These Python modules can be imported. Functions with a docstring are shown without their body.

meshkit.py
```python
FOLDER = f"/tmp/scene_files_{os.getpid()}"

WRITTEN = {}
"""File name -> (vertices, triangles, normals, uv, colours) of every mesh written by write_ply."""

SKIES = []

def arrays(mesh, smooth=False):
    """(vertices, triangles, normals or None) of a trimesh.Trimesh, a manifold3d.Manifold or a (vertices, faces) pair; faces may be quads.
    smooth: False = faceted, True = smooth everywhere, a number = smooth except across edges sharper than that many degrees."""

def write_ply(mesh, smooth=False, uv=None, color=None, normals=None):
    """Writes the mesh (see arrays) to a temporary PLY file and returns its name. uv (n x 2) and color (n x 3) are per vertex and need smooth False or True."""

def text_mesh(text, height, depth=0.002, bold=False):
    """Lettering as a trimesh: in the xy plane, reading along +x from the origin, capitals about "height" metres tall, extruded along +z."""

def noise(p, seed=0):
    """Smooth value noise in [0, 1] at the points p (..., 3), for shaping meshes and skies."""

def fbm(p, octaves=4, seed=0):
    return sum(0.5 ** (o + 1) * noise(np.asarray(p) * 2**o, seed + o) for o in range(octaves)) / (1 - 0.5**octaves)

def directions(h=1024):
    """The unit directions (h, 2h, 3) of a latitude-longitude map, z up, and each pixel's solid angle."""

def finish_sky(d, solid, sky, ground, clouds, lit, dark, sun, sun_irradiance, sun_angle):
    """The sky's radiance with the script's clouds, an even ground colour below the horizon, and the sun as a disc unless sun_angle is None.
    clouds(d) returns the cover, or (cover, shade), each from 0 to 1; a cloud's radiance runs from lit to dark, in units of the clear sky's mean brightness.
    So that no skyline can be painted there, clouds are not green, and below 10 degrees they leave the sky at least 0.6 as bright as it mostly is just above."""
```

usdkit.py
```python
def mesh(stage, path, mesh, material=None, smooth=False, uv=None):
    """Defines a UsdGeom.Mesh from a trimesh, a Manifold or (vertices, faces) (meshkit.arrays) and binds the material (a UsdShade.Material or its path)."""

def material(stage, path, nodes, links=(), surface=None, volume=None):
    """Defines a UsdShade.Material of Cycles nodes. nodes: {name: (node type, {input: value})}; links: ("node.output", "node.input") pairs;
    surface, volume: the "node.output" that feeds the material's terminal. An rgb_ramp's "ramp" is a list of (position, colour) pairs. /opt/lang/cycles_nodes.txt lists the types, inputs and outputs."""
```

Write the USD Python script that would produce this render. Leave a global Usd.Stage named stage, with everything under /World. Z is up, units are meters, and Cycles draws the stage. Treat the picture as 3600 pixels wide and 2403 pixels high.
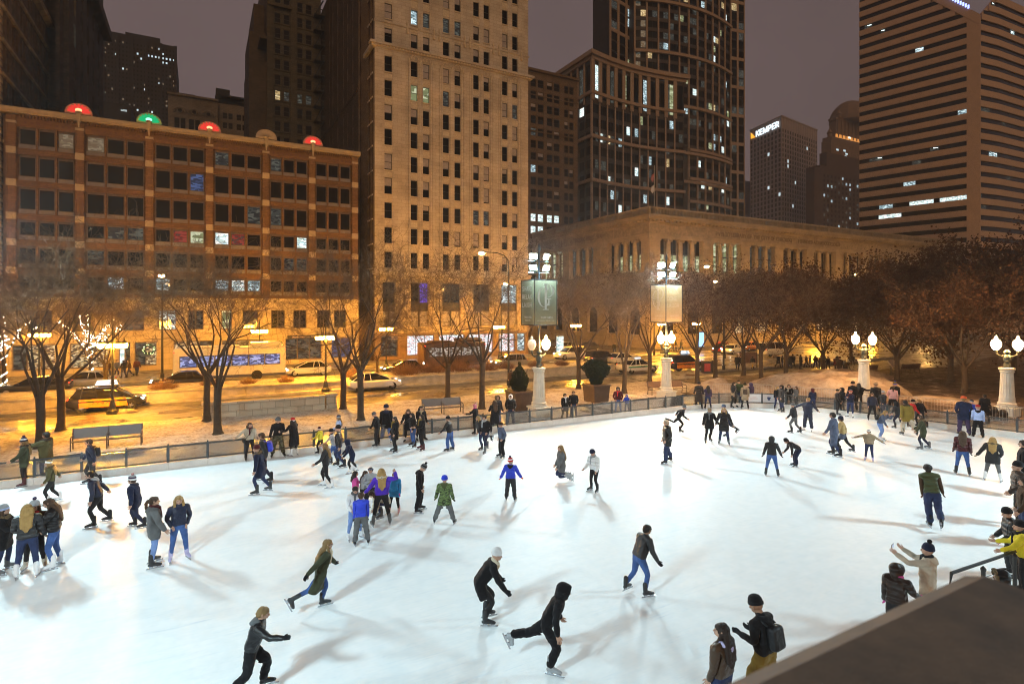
import math, random
import numpy as np, trimesh, manifold3d, usdkit, meshkit
from pxr import Usd, UsdGeom, UsdLux, UsdShade, Gf, Sdf

stage = Usd.Stage.CreateInMemory()
UsdGeom.SetStageUpAxis(stage, UsdGeom.Tokens.z)
UsdGeom.SetStageMetersPerUnit(stage, 1.0)
UsdGeom.Xform.Define(stage, '/World'); UsdGeom.Scope.Define(stage, '/World/Looks')
R = np.random.default_rng(7)

# ---------------------------------------------------------------- camera
# x runs north along the avenue, y runs west across it, z up; ice at z = 0
H, F, HY = 6.7, 2000.0, 1085.0          # eye height, focal length and horizon row in photograph pixels
SS, CC = 0.8769757, 0.4805347           # the avenue's direction seen from the camera (right, forward)
cam = UsdGeom.Camera.Define(stage, '/World/camera')
cam.CreateFocalLengthAttr(20.0)
cam.CreateHorizontalApertureAttr(36.0); cam.CreateVerticalApertureAttr(24.03)
cam.CreateVerticalApertureOffsetAttr(-(1201.5 - HY) / 100.0)
cam.CreateClippingRangeAttr(Gf.Vec2f(0.1, 5000)); cam.CreateFStopAttr(1.6); cam.CreateFocusDistanceAttr(22.0)
cam.CreateExposureAttr(0.0)
right, fwd = np.array([SS, -CC, 0]), np.array([CC, SS, 0])
m = Gf.Matrix4d(); m.SetRow(0, Gf.Vec4d(*right, 0)); m.SetRow(1, Gf.Vec4d(0, 0, 1, 0)); m.SetRow(2, Gf.Vec4d(*(-fwd), 0)); m.SetRow(3, Gf.Vec4d(0, 0, H, 1))
cam.AddTransformOp().Set(m)

def lin(r, g=None, b=None):
    c = np.array(r if g is None else (r, g, b), float) / 255
    return tuple(float(x) for x in np.where(c < 0.04045, c / 12.92, ((c + 0.055) / 1.055) ** 2.4))

# ---------------------------------------------------------------- sky: low cloud lit from below by the city, no sun
SKY_STRENGTH = 0.145
dome = UsdLux.DomeLight.Define(stage, '/World/sky'); dome.CreateIntensityAttr(1.0)
skym = usdkit.material(stage, '/World/Looks/night_sky', {
    'sky': ('sky_texture', {'sky_type': 'single_scattering', 'sun_disc': False, 'sun_elevation': -0.12, 'sun_rotation': 2.2}),
    'tc': ('texture_coordinate', {}), 'n': ('noise_texture', {'scale': 1.5, 'detail': 5.0, 'roughness': 0.55}),
    'r': ('rgb_ramp', {'ramp': [(0.25, (0.74, 0.53, 0.52)), (0.75, (1.12, 0.80, 0.79))]}),
    'm': ('mix_color', {'fac': 0.96, 'use_clamp': False}), 'bg': ('background_shader', {'strength': SKY_STRENGTH})},
    [('tc.generated', 'n.vector'), ('n.fac', 'r.fac'), ('sky.color', 'm.a'), ('r.color', 'm.b'), ('m.result', 'bg.color')], surface='bg.background')
UsdShade.MaterialBindingAPI.Apply(dome.GetPrim()).Bind(skym)
sun = UsdLux.DistantLight.Define(stage, '/World/cloud_glow')     # the city's warm glow under the overcast, low from the lake side
sun.CreateIntensityAttr(0.19); sun.CreateAngleAttr(40.0); sun.CreateNormalizeAttr(True); sun.CreateColorAttr(Gf.Vec3f(1.0, 0.57, 0.24))
sun.AddRotateXYZOp().Set(Gf.Vec3f(68, 0, -20))

# ---------------------------------------------------------------- floodlights of the rink and street lamps: strengths
FLOOD, FLOOD_COL = 1350.0, (0.64, 0.91, 1.0)
SODIUM = (1.0, 0.46, 0.075)
ACORN, GLOBE, COBRA = 1700.0, 90.0, 2500.0

# ---------------------------------------------------------------- helpers
def gp(px, py, z=0.0):
    """where the ray through a pixel of the photograph meets the level z"""
    Z = F * (H - z) / (py - HY); X = (px - 1800) / F * Z
    return X * SS + Z * CC, -X * CC + Z * SS
def pv(px, v):
    x = (px - 1800) / F; Z = v / (-x * CC + SS); return Z * (x * SS + CC), Z
def pu(px, u):
    x = (px - 1800) / F; Z = u / (x * SS + CC); return Z * (-x * CC + SS), Z
def hz(py, Z): return H + (HY - py) / F * Z
def depth(u, v): return u * CC + v * SS

used = {}
def numbered(path):
    k = used.get(path, -1) + 1; used[path] = k
    return path if k == 0 else f'{path}_{k:03d}'
def tag(prim, label=None, cat=None, group=None, kind=None):
    for k, v in (('label', label), ('category', cat), ('group', group), ('kind', kind)):
        if v: prim.SetCustomDataByKey(k, v)
    return prim
def thing(name, label, cat, loc=(0, 0, 0), rz=0.0, group=None, kind=None):
    x = UsdGeom.Xform.Define(stage, numbered('/World/' + name))
    x.AddTranslateOp().Set(Gf.Vec3d(*map(float, loc)))
    if rz: x.AddRotateZOp().Set(float(rz))
    return tag(x.GetPrim(), label, cat, group, kind)
def obj(name, mesh, mat, parent=None, smooth=False, label=None, cat=None, group=None, kind=None):
    path = numbered((str(parent.GetPath()) if parent else '/World') + '/' + name)
    if isinstance(mesh, MB): mesh = mesh.get()
    p = usdkit.mesh(stage, path, mesh, mat, smooth).GetPrim()
    return tag(p, label, cat, group, kind)
def copy(src, loc, rz=0.0, label=None, scale=None, group=None):
    d = src.GetCustomData()
    x = UsdGeom.Xform.Define(stage, numbered('/World/' + __import__('re').sub(r'_\d{3}$', '', src.GetName())))
    p = x.GetPrim(); p.GetReferences().AddInternalReference(src.GetPath())
    x.ClearXformOpOrder()
    M = Gf.Matrix4d().SetScale(Gf.Vec3d(*(scale or (1, 1, 1)))) * Gf.Matrix4d().SetRotate(Gf.Rotation(Gf.Vec3d(0, 0, 1), rz)) * Gf.Matrix4d().SetTranslate(Gf.Vec3d(*map(float, loc)))
    x.AddTransformOp(opSuffix='place').Set(M)
    p.SetInstanceable(True)
    return tag(p, label or d.get('label'), d.get('category'), group or d.get('group'))

BOXF = np.array([[0, 2, 1], [0, 3, 2], [4, 5, 6], [4, 6, 7], [0, 1, 5], [0, 5, 4], [1, 2, 6], [1, 6, 5], [2, 3, 7], [2, 7, 6], [3, 0, 4], [3, 4, 7]])
class MB:
    """collects boxes, tubes, lathes and loose meshes in one mesh; B is the frame (origin, along, out, up)"""
    def __init__(s, B=None): s.v, s.f, s.n, s.B = [], [], 0, B
    def add(s, v, f):
        v = np.asarray(v, float); s.v.append(v); s.f.append(np.asarray(f, int) + s.n); s.n += len(v); return s
    def mesh(s, m): return s.add(m.vertices, m.faces)
    def box(s, x0, x1, y0, y1, z0, z1, ch=0.0):
        if ch: 
            a = hull_box(x0, x1, y0, y1, z0, z1, ch); return s.add(*a)
        return s.add([[x0, y0, z0], [x1, y0, z0], [x1, y1, z0], [x0, y1, z0], [x0, y0, z1], [x1, y0, z1], [x1, y1, z1], [x0, y1, z1]], BOXF)
    def quad(s, a, b, c, d): return s.add([a, b, c, d], [[0, 1, 2], [0, 2, 3]])
    def tube(s, pts, rad, n=8, cap=True):
        p = np.asarray(pts, float); k = len(p); r = np.broadcast_to(rad, (k,)).astype(float)
        t = np.gradient(p, axis=0); t /= np.linalg.norm(t, axis=1, keepdims=True) + 1e-12
        a = np.cross(t, np.where(np.abs(t[:, 2:]) < 0.9, [0, 0, 1.0], [1.0, 0, 0])); a /= np.linalg.norm(a, axis=1, keepdims=True) + 1e-12
        b = np.cross(t, a); ang = np.arange(n) * 2 * np.pi / n
        v = (p[:, None] + r[:, None, None] * (np.cos(ang)[None, :, None] * a[:, None] + np.sin(ang)[None, :, None] * b[:, None])).reshape(-1, 3)
        i, j = np.meshgrid(np.arange(k - 1), np.arange(n), indexing='ij')
        q = np.stack([i * n + j, i * n + (j + 1) % n, (i + 1) * n + (j + 1) % n, (i + 1) * n + j], -1).reshape(-1, 4)
        f = np.vstack([q[:, [0, 1, 2]], q[:, [0, 2, 3]]])
        if cap:
            v = np.vstack([v, p[0], p[-1]]); j = np.arange(n)
            f = np.vstack([f, np.stack([np.full(n, k * n), (j + 1) % n, j], 1), np.stack([np.full(n, k * n + 1), (k - 1) * n + j, (k - 1) * n + (j + 1) % n], 1)])
        return s.add(v, f)
    def lathe(s, prof, n=16, c=(0, 0), flute=0.0, nf=0):
        prof = np.asarray(prof, float); k = len(prof); ang = np.arange(n) * 2 * np.pi / n
        rr = prof[:, 0][:, None] * (1 - (flute * (0.5 + 0.5 * np.cos(nf * ang)))[None, :] if nf else np.ones((1, n)))
        v = np.stack([c[0] + rr * np.cos(ang), c[1] + rr * np.sin(ang), np.repeat(prof[:, 1][:, None], n, 1)], -1).reshape(-1, 3)
        i, j = np.meshgrid(np.arange(k - 1), np.arange(n), indexing='ij')
        q = np.stack([i * n + j, i * n + (j + 1) % n, (i + 1) * n + (j + 1) % n, (i + 1) * n + j], -1).reshape(-1, 4)
        v = np.vstack([v, [c[0], c[1], prof[0, 1]], [c[0], c[1], prof[-1, 1]]]); j = np.arange(n)
        f = np.vstack([q[:, [0, 1, 2]], q[:, [0, 2, 3]], np.stack([np.full(n, k * n), (j + 1) % n, j], 1), np.stack([np.full(n, k * n + 1), (k - 1) * n + j, (k - 1) * n + (j + 1) % n], 1)])
        return s.add(v, f)
    def ball(s, c, r, sub=2, sc=(1, 1, 1)):
        m = trimesh.creation.icosphere(subdivisions=sub, radius=1.0); return s.add(m.vertices * np.array(sc) * r + np.array(c), m.faces)
    def prism(s, poly, y0, y1):
        """polygon in (x, z) pushed from y0 to y1"""
        from shapely.geometry import Polygon
        m = trimesh.creation.extrude_polygon(Polygon(poly), 1.0, engine='earcut'); v = m.vertices
        return s.add(np.stack([v[:, 0], y0 + v[:, 2] * (y1 - y0), v[:, 1]], 1), m.faces[:, ::-1] if y1 > y0 else m.faces)
    def get(s):
        v, f = np.vstack(s.v), np.vstack(s.f)
        if s.B is not None:
            o, a, b = s.B; v = np.asarray(o)[None] + v[:, :1] * a + v[:, 1:2] * b + v[:, 2:] * np.array([0, 0, 1.0])
            if np.dot(np.cross(a, b), [0, 0, 1]) < 0: f = f[:, ::-1]
        return v, f
def hull_box(x0, x1, y0, y1, z0, z1, c):
    P = []
    for x, sx in ((x0, 1), (x1, -1)):
        for y, sy in ((y0, 1), (y1, -1)):
            for z, sz in ((z0, 1), (z1, -1)):
                P += [(x + sx * c, y + sy * c, z), (x + sx * c, y, z + sz * c), (x, y + sy * c, z + sz * c)]
    h = trimesh.convex.convex_hull(np.array(P)); return h.vertices, h.faces
def frame(o, along, out):
    a, b = np.array([*along, 0.0]), np.array([*out, 0.0]); return np.array(o, float), a / np.linalg.norm(a), b / np.linalg.norm(b)

# ---------------------------------------------------------------- materials
mats = {}
def mat(name, col, rough=0.7, spec=0.5, metal=0.0, var=0.0, vscale=3.0, bump=0.0, bscale=20.0, emit=None, es=0.0, coat=0.0, sheen=0.0, stretch=None, bdist=0.02):
    if name in mats: return mats[name]
    n = {'p': ('principled_bsdf', {'base_color': col, 'roughness': rough, 'specular_ior_level': spec, 'metallic': metal, 'coat_weight': coat, 'sheen_weight': sheen})}; l = []
    if emit is not None: n['p'][1].update({'emission_color': emit, 'emission_strength': es})
    if var or bump:
        n['tc'] = ('geometry', {}) if stretch is None else ('geometry', {})
        src = 'tc.position'
        if stretch is not None:
            n['mp'] = ('mapping', {'scale': stretch}); l.append((src, 'mp.vector')); src = 'mp.vector'
    if var:
        n['n'] = ('noise_texture', {'scale': vscale, 'detail': 5.0, 'roughness': 0.6})
        lo, hi = tuple(c * (1 - var) for c in col), tuple(min(1, c * (1 + var)) for c in col)
        n['r'] = ('rgb_ramp', {'ramp': [(0.3, lo), (0.7, hi)]}); l += [(src, 'n.vector'), ('n.fac', 'r.fac'), ('r.color', 'p.base_color')]
    if bump:
        n['b'] = ('noise_texture', {'scale': bscale, 'detail': 4.0}); n['bp'] = ('bump', {'strength': bump, 'distance': bdist}); l += [(src, 'b.vector'), ('b.fac', 'bp.height'), ('bp.normal', 'p.normal')]
    mats[name] = usdkit.material(stage, '/World/Looks/' + name, n, l, surface='p.BSDF'); return mats[name]
def emis(name, col, strength):
    if name in mats: return mats[name]
    mats[name] = usdkit.material(stage, '/World/Looks/' + name, {'e': ('emission', {'color': col, 'strength': float(strength)})}, [], surface='e.emission'); return mats[name]
def litroom(name, cols, strength, scale=1.2, blinds=False):
    """what shows behind a lit window: patches of lit ceiling, wall and furniture"""
    if name in mats: return mats[name]
    n = {'g': ('geometry', {}), 'mp': ('mapping', {'scale': (1.0, 1.0, 2.4)}), 'v': ('voronoi_texture', {'scale': scale * 2.0, 'metric': 'chebychev'}), 'bw': ('separate_color', {}), 'r': ('rgb_ramp', {'ramp': [(i / (len(cols)), c) for i, c in enumerate(cols)], 'interpolate': False}), 'e': ('emission', {'strength': float(strength)}), 'gl': ('glossy_bsdf', {'roughness': 0.08, 'color': (0.06, 0.06, 0.06)}), 'ad': ('add_closure', {})}
    mats[name] = usdkit.material(stage, '/World/Looks/' + name, n, [('g.position', 'mp.vector'), ('mp.vector', 'v.vector'), ('v.color', 'bw.color'), ('bw.r', 'r.fac'), ('r.color', 'e.color'), ('e.emission', 'ad.closure1'), ('gl.BSDF', 'ad.closure2')], surface='ad.closure'); return mats[name]
def pane_mat(name, tint=(1, 1, 1), rough=0.02, dirt=0.0):
    if name in mats: return mats[name]
    mats[name] = usdkit.material(stage, '/World/Looks/' + name, {'t': ('transparent_bsdf', {'color': tint}), 'g': ('glossy_bsdf', {'roughness': rough, 'color': (0.9, 0.9, 0.9)}), 'd': ('diffuse_bsdf', {'color': (0.5, 0.52, 0.54)}), 'f': ('fresnel', {'IOR': 1.45}), 'm': ('mix_closure', {}), 'm2': ('mix_closure', {'fac': dirt})},
        [('f.fac', 'm.fac'), ('t.BSDF', 'm.closure1'), ('g.BSDF', 'm.closure2'), ('m.closure', 'm2.closure1'), ('d.BSDF', 'm2.closure2')], surface='m2.closure'); return mats[name]
def stone(name, base, mortar, bw, bh, rough=0.75, var=0.18, msize=0.02, axis='xz', bump=0.4):
    """coursed masonry too far off to build block by block"""
    if name in mats: return mats[name]
    rot = {'xz': (math.pi / 2, 0, 0), 'yz': (math.pi / 2, 0, math.pi / 2)}[axis]
    n = {'g': ('geometry', {}), 'vr': ('vector_rotate', {'rotate_type': 'x_axis', 'angle': -math.pi / 2}), 'br': ('brick_texture', {'color1': tuple(c * (1 - var) for c in base), 'color2': tuple(c * (1 + var) for c in base), 'mortar': mortar, 'scale': 1.0, 'brick_width': bw, 'row_height': bh, 'mortar_size': msize, 'mortar_smooth': 0.3}), 'n': ('noise_texture', {'scale': 0.35, 'detail': 6.0}), 'nr': ('rgb_ramp', {'ramp': [(0.3, (0.75, 0.74, 0.72)), (0.7, (1.1, 1.1, 1.1))]}), 'mx': ('mix_color', {'blend_type': 'multiply', 'fac': 1.0}), 'bp': ('bump', {'strength': bump, 'distance': 0.03}), 'inv': ('invert', {}), 'p': ('principled_bsdf', {'roughness': rough, 'specular_ior_level': 0.3})}
    l = [('g.position', 'sx.vector'), ('sx.x', 'ad.value1'), ('sx.y', 'ad.value2'), ('ad.value', 'cx.x'), ('sx.z', 'cx.y'), ('cx.vector', 'br.vector'), ('g.position', 'n.vector'), ('n.fac', 'nr.fac'), ('br.color', 'mx.a'), ('nr.color', 'mx.b'), ('mx.result', 'p.base_color'), ('br.fac', 'bp.height'), ('bp.normal', 'p.normal')]
    n['sx'] = ('separate_xyz', {}); n['ad'] = ('math', {'math_type': 'add'}); n['cx'] = ('combine_xyz', {})
    del n['vr'], n['inv']; n['bp'][1]['invert'] = True
    mats[name] = usdkit.material(stage, '/World/Looks/' + name, n, l, surface='p.BSDF'); return mats[name]
# ================================================================ ground, rink, street
ROAD = -0.12
asphalt = usdkit.material(stage, '/World/Looks/wet_asphalt', {'g': ('geometry', {}), 'mp': ('mapping', {'scale': (0.35, 1.0, 1.0)}), 'n': ('noise_texture', {'scale': 0.55, 'detail': 6.0, 'roughness': 0.62}), 'n2': ('noise_texture', {'scale': 9.0, 'detail': 3.0}),
    'rr': ('rgb_ramp', {'ramp': [(0.38, (0.12, 0.12, 0.12)), (0.62, (0.5, 0.5, 0.5))]}), 'rc': ('rgb_ramp', {'ramp': [(0.35, (0.055, 0.053, 0.05)), (0.7, (0.11, 0.105, 0.1))]}), 'bp': ('bump', {'strength': 0.25, 'distance': 0.01}), 'p': ('principled_bsdf', {'specular_ior_level': 0.6})},
    [('g.position', 'mp.vector'), ('mp.vector', 'n.vector'), ('g.position', 'n2.vector'), ('n.fac', 'rr.fac'), ('n.fac', 'rc.fac'), ('rr.color', 'p.roughness'), ('rc.color', 'p.base_color'), ('n2.fac', 'bp.height'), ('bp.normal', 'p.normal')], surface='p.BSDF')
wetpave = usdkit.material(stage, '/World/Looks/damp_paving', {'g': ('geometry', {}), 'n': ('noise_texture', {'scale': 0.45, 'detail': 6.0, 'roughness': 0.6}), 'n2': ('noise_texture', {'scale': 14.0, 'detail': 3.0}), 'rr': ('rgb_ramp', {'ramp': [(0.4, (0.18, 0.18, 0.18)), (0.6, (0.65, 0.65, 0.65))]}), 'rc': ('rgb_ramp', {'ramp': [(0.35, (0.10, 0.09, 0.08)), (0.7, (0.2, 0.185, 0.165))]}), 'bp': ('bump', {'strength': 0.2, 'distance': 0.01}), 'p': ('principled_bsdf', {'specular_ior_level': 0.5})},
    [('g.position', 'n.vector'), ('g.position', 'n2.vector'), ('n.fac', 'rr.fac'), ('n.fac', 'rc.fac'), ('rr.color', 'p.roughness'), ('rc.color', 'p.base_color'), ('n2.fac', 'bp.height'), ('bp.normal', 'p.normal')], surface='p.BSDF')
snowgrass = usdkit.material(stage, '/World/Looks/trodden_snow', {'g': ('geometry', {}), 'n': ('noise_texture', {'scale': 1.1, 'detail': 8.0, 'roughness': 0.72}), 'n2': ('noise_texture', {'scale': 7.0, 'detail': 5.0, 'roughness': 0.7}), 'a': ('mix_float', {'fac': 0.55}), 'rc': ('rgb_ramp', {'ramp': [(0.36, (0.13, 0.085, 0.045)), (0.46, (0.42, 0.36, 0.29)), (0.62, (0.68, 0.64, 0.58))]}), 'bp': ('bump', {'strength': 0.9, 'distance': 0.06}), 'p': ('principled_bsdf', {'roughness': 0.75, 'specular_ior_level': 0.3})},
    [('g.position', 'n.vector'), ('g.position', 'n2.vector'), ('n.fac', 'a.a'), ('n2.fac', 'a.b'), ('a.result', 'rc.fac'), ('rc.color', 'p.base_color'), ('n2.fac', 'bp.height'), ('bp.normal', 'p.normal')], surface='p.BSDF')
dirtysnow = usdkit.material(stage, '/World/Looks/old_snow', {'g': ('geometry', {}), 'n': ('noise_texture', {'scale': 0.9, 'detail': 8.0, 'roughness': 0.7}), 'n2': ('noise_texture', {'scale': 5.0, 'detail': 6.0, 'roughness': 0.7}), 'rc': ('rgb_ramp', {'ramp': [(0.3, (0.12, 0.08, 0.05)), (0.5, (0.27, 0.205, 0.15)), (0.75, (0.42, 0.36, 0.30))]}), 'bp': ('bump', {'strength': 0.8, 'distance': 0.12}), 'p': ('principled_bsdf', {'roughness': 0.7})},
    [('g.position', 'n.vector'), ('g.position', 'n2.vector'), ('n.fac', 'rc.fac'), ('rc.color', 'p.base_color'), ('n2.fac', 'bp.height'), ('bp.normal', 'p.normal')], surface='p.BSDF')
def scratches(k, rot, sc):
    return {f'r{k}': ('mapping', {'rotation': (0, 0, rot), 'scale': sc}), f's{k}': ('noise_texture', {'scale': 1.0, 'detail': 6.0, 'roughness': 0.7, 'distortion': 1.4})}
icen = {'g': ('geometry', {}), 'big': ('noise_texture', {'scale': 0.22, 'detail': 4.0, 'roughness': 0.6}), 'zm': ('mapping', {'location': (-0.62, -1.62, 0), 'scale': (0.105, 0.105, 0.0)}), 'zone': ('gradient_texture', {'gradient_type': 'spherical'}), 'za': ('math', {'math_type': 'multiply_add', 'value2': 0.45}), 'rb': ('rgb_ramp', {'ramp': [(0.42, (0.12, 0.12, 0.12)), (0.75, (1, 1, 1))]}),
    'fl': ('noise_texture', {'scale': 3.0, 'detail': 7.0, 'roughness': 0.75}), 'rf': ('rgb_ramp', {'ramp': [(0.3, (0.90, 0.925, 0.935)), (0.65, (1, 1, 1))]}), 'mf': ('mix_color', {'blend_type': 'multiply', 'fac': 1.0}),
    'mx1': ('math', {'math_type': 'minimum'}), 'mx2': ('math', {'math_type': 'minimum'}), 'mx3': ('math', {'math_type': 'minimum'}), 'mx4': ('math', {'math_type': 'minimum'}), 'rs': ('rgb_ramp', {'ramp': [(0.20, (0.50, 0.57, 0.66)), (0.30, (0.76, 0.81, 0.85)), (0.37, (0.86, 0.89, 0.90)), (0.5, (0.90, 0.915, 0.91))]}), 'rs2': ('rgb_ramp', {'ramp': [(0.20, (0.72, 0.78, 0.84)), (0.29, (0.86, 0.885, 0.90)), (0.5, (0.905, 0.915, 0.915))]}),
    'mx': ('mix_color', {}), 'bp': ('bump', {'strength': 0.3, 'distance': 0.012}), 'p': ('principled_bsdf', {'roughness': 0.5, 'specular_ior_level': 0.13})}
SCR = ((0.5, (0.35, 9, 1)), (-0.35, (0.4, 12, 1)), (1.25, (0.5, 10, 1)), (0.05, (0.3, 16, 1)), (-1.0, (0.45, 14, 1)))
for k, (rt_, sc) in enumerate(SCR): icen.update(scratches(k, rt_, sc))
ice_m = usdkit.material(stage, '/World/Looks/skated_ice', icen, [('g.position', 'big.vector'), ('g.position', 'zm.vector'), ('zm.vector', 'zone.vector'), ('zone.fac', 'za.value1'), ('big.fac', 'za.value3'), ('za.value', 'rb.fac'), ('g.position', 'fl.vector'), ('fl.fac', 'rf.fac')] + [(f'g.position', f'r{k}.vector') for k in range(5)] + [(f'r{k}.vector', f's{k}.vector') for k in range(5)] +
    [('s0.fac', 'mx1.value1'), ('s1.fac', 'mx1.value2'), ('mx1.value', 'mx2.value1'), ('s2.fac', 'mx2.value2'), ('mx2.value', 'mx3.value1'), ('s3.fac', 'mx3.value2'), ('mx3.value', 'mx4.value1'), ('s4.fac', 'mx4.value2'), ('mx4.value', 'rs.fac'), ('mx4.value', 'rs2.fac'), ('rb.color', 'mx.fac'), ('rs2.color', 'mx.a'), ('rs.color', 'mx.b'), ('mx.result', 'mf.a'), ('rf.color', 'mf.b'), ('mf.result', 'p.base_color'), ('mx4.value', 'bp.height'), ('bp.normal', 'p.normal')], surface='p.BSDF')
concrete = mat('kerb_concrete', (0.30, 0.27, 0.23), 0.8, var=0.25, vscale=2.0, bump=0.2)
limestone = stone('wall_limestone', (0.42, 0.37, 0.29), (0.16, 0.13, 0.1), 0.9, 0.42, msize=0.012)
board_m = mat('white_dasher_board', (0.74, 0.73, 0.70), 0.5, var=0.12, vscale=1.3)
slate = mat('blue_grey_steel', (0.035, 0.055, 0.07), 0.4, 0.5, bump=0.05)
blackm = mat('black_iron', (0.012, 0.013, 0.013), 0.45, 0.5)
glass_m = pane_mat('fence_glass', (0.86, 0.89, 0.90), dirt=0.035)

def sheet(name, poly, z, m, **k):
    from shapely.geometry import Polygon
    v, f = trimesh.creation.triangulate_polygon(Polygon(poly), engine='earcut')
    v = np.c_[v, np.full(len(v), z)]
    n = np.cross(v[f[:, 1]] - v[f[:, 0]], v[f[:, 2]] - v[f[:, 0]])[:, 2]
    f = np.where((n < 0)[:, None], f[:, ::-1], f)
    return obj(name, (v, f), m, kind=k.get('kind', 'structure'))
rect = lambda a, b, c, d: [(a, c), (b, c), (b, d), (a, d)]
sheet('ground', rect(-1500, 2500, -1500, 2500), -0.3, mat('far_ground', (0.06, 0.055, 0.05), 0.9))
sheet('road', rect(-300, 600, 44.2, 63), ROAD, asphalt)
sheet('cross_street', rect(45, 66, 63, 400), ROAD + 0.0, asphalt)

def slab(name, poly, z0, z1, m):
    from shapely.geometry import Polygon
    e = trimesh.creation.extrude_polygon(Polygon(poly), z1 - z0, engine='earcut'); e.apply_translation([0, 0, z0])
    return obj(name, e, m, kind='structure')

# the rink's edge, a rounded rectangle followed from its south-west side round its north end
ctrl = np.array([(-34, 27.75), (-15, 27.75), (0, 27.75), (15, 27.65), (27, 27.6), (29.6, 27.45), (32.0, 26.75), (33.9, 25.4), (35.0, 23.7), (35.4, 21.8), (35.7, 19.9), (36.2, 17.3), (36.7, 15.2), (37.4, 12.8), (38.0, 9), (38.4, 5.5), (38.4, 2.6)])
def chaikin(p, n=3):
    for _ in range(n):
        q = np.empty((2 * len(p) - 2, 2)); q[0::2] = .75 * p[:-1] + .25 * p[1:]; q[1::2] = .25 * p[:-1] + .75 * p[1:]
        p = np.vstack([p[:1], q, p[-1:]])
    return p
edge = chaikin(ctrl)
arc = np.r_[0, np.cumsum(np.linalg.norm(np.diff(edge, axis=0), axis=1))]
def on_edge(t, off=0.0):
    """point at arc length t along the rink's edge, off metres outside it, and the direction of travel"""
    p = np.array([np.interp(t, arc, edge[:, k]) for k in (0, 1)]); q = np.array([np.interp(t + .05, arc, edge[:, k]) - np.interp(t - .05, arc, edge[:, k]) for k in (0, 1)])
    q = q / np.linalg.norm(q); return p + off * np.array([-q[1], q[0]]), q
T_of = lambda u: float(np.interp(u, edge[:120, 0], arc[:120])) if False else float(arc[np.argmin(np.abs(edge[:, 0] - u) + 100 * (edge[:, 1] < 26))])
outer = np.array([on_edge(t, 0.06)[0] for t in np.linspace(0, arc[-1], 160)])
sheet('ice', [tuple(p) for p in outer] + [(38.4, 2.2), (-34, 2.2)], 0.0, ice_m)
slab('rink_deck', [(-60, -8), (46, -8), (46, 2.2), (-60, 2.2)], -0.25, 0.05, wetpave)
walk = [tuple(p) for p in outer] + [(41.2, 2.6), (41.2, 12), (39.6, 18), (38.8, 24), (36.5, 29.5), (33, 31.6), (26, 32.4), (-60, 32.4), (-60, 2.3), (-34.2, 2.3), (-34.2, 27.9)]
slab('rink_walkway', walk, -0.25, 0.03, wetpave)
slab('sidewalk', rect(-300, 46, 39.8, 44.0), -0.25, 0.0, wetpave)
slab('park_path', [(46, 39.8), (70, 39.8), (100, 46), (600, 46), (600, 44.0), (600, 38), (100, 38), (75, 33), (58, 37.0), (46, 38.5)], -0.25, 0.015, wetpave)
slab('kerb', rect(-300, 600, 44.0, 44.2), -0.25, 0.004, concrete)
slab('far_sidewalk', rect(-300, 44.8, 63.2, 73.2), -0.25, 0.0, wetpave)
slab('far_sidewalk', rect(66.2, 600, 63.2, 73.2), -0.25, 0.0, wetpave)
slab('far_kerb', rect(-300, 44.8, 63.0, 63.2), -0.25, 0.004, concrete)
slab('far_kerb', rect(66.2, 600, 63.0, 63.2), -0.25, 0.004, concrete)
white_paint = mat('road_paint', (0.55, 0.53, 0.48), 0.6, var=0.3, vscale=4)
mk = MB()
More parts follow.
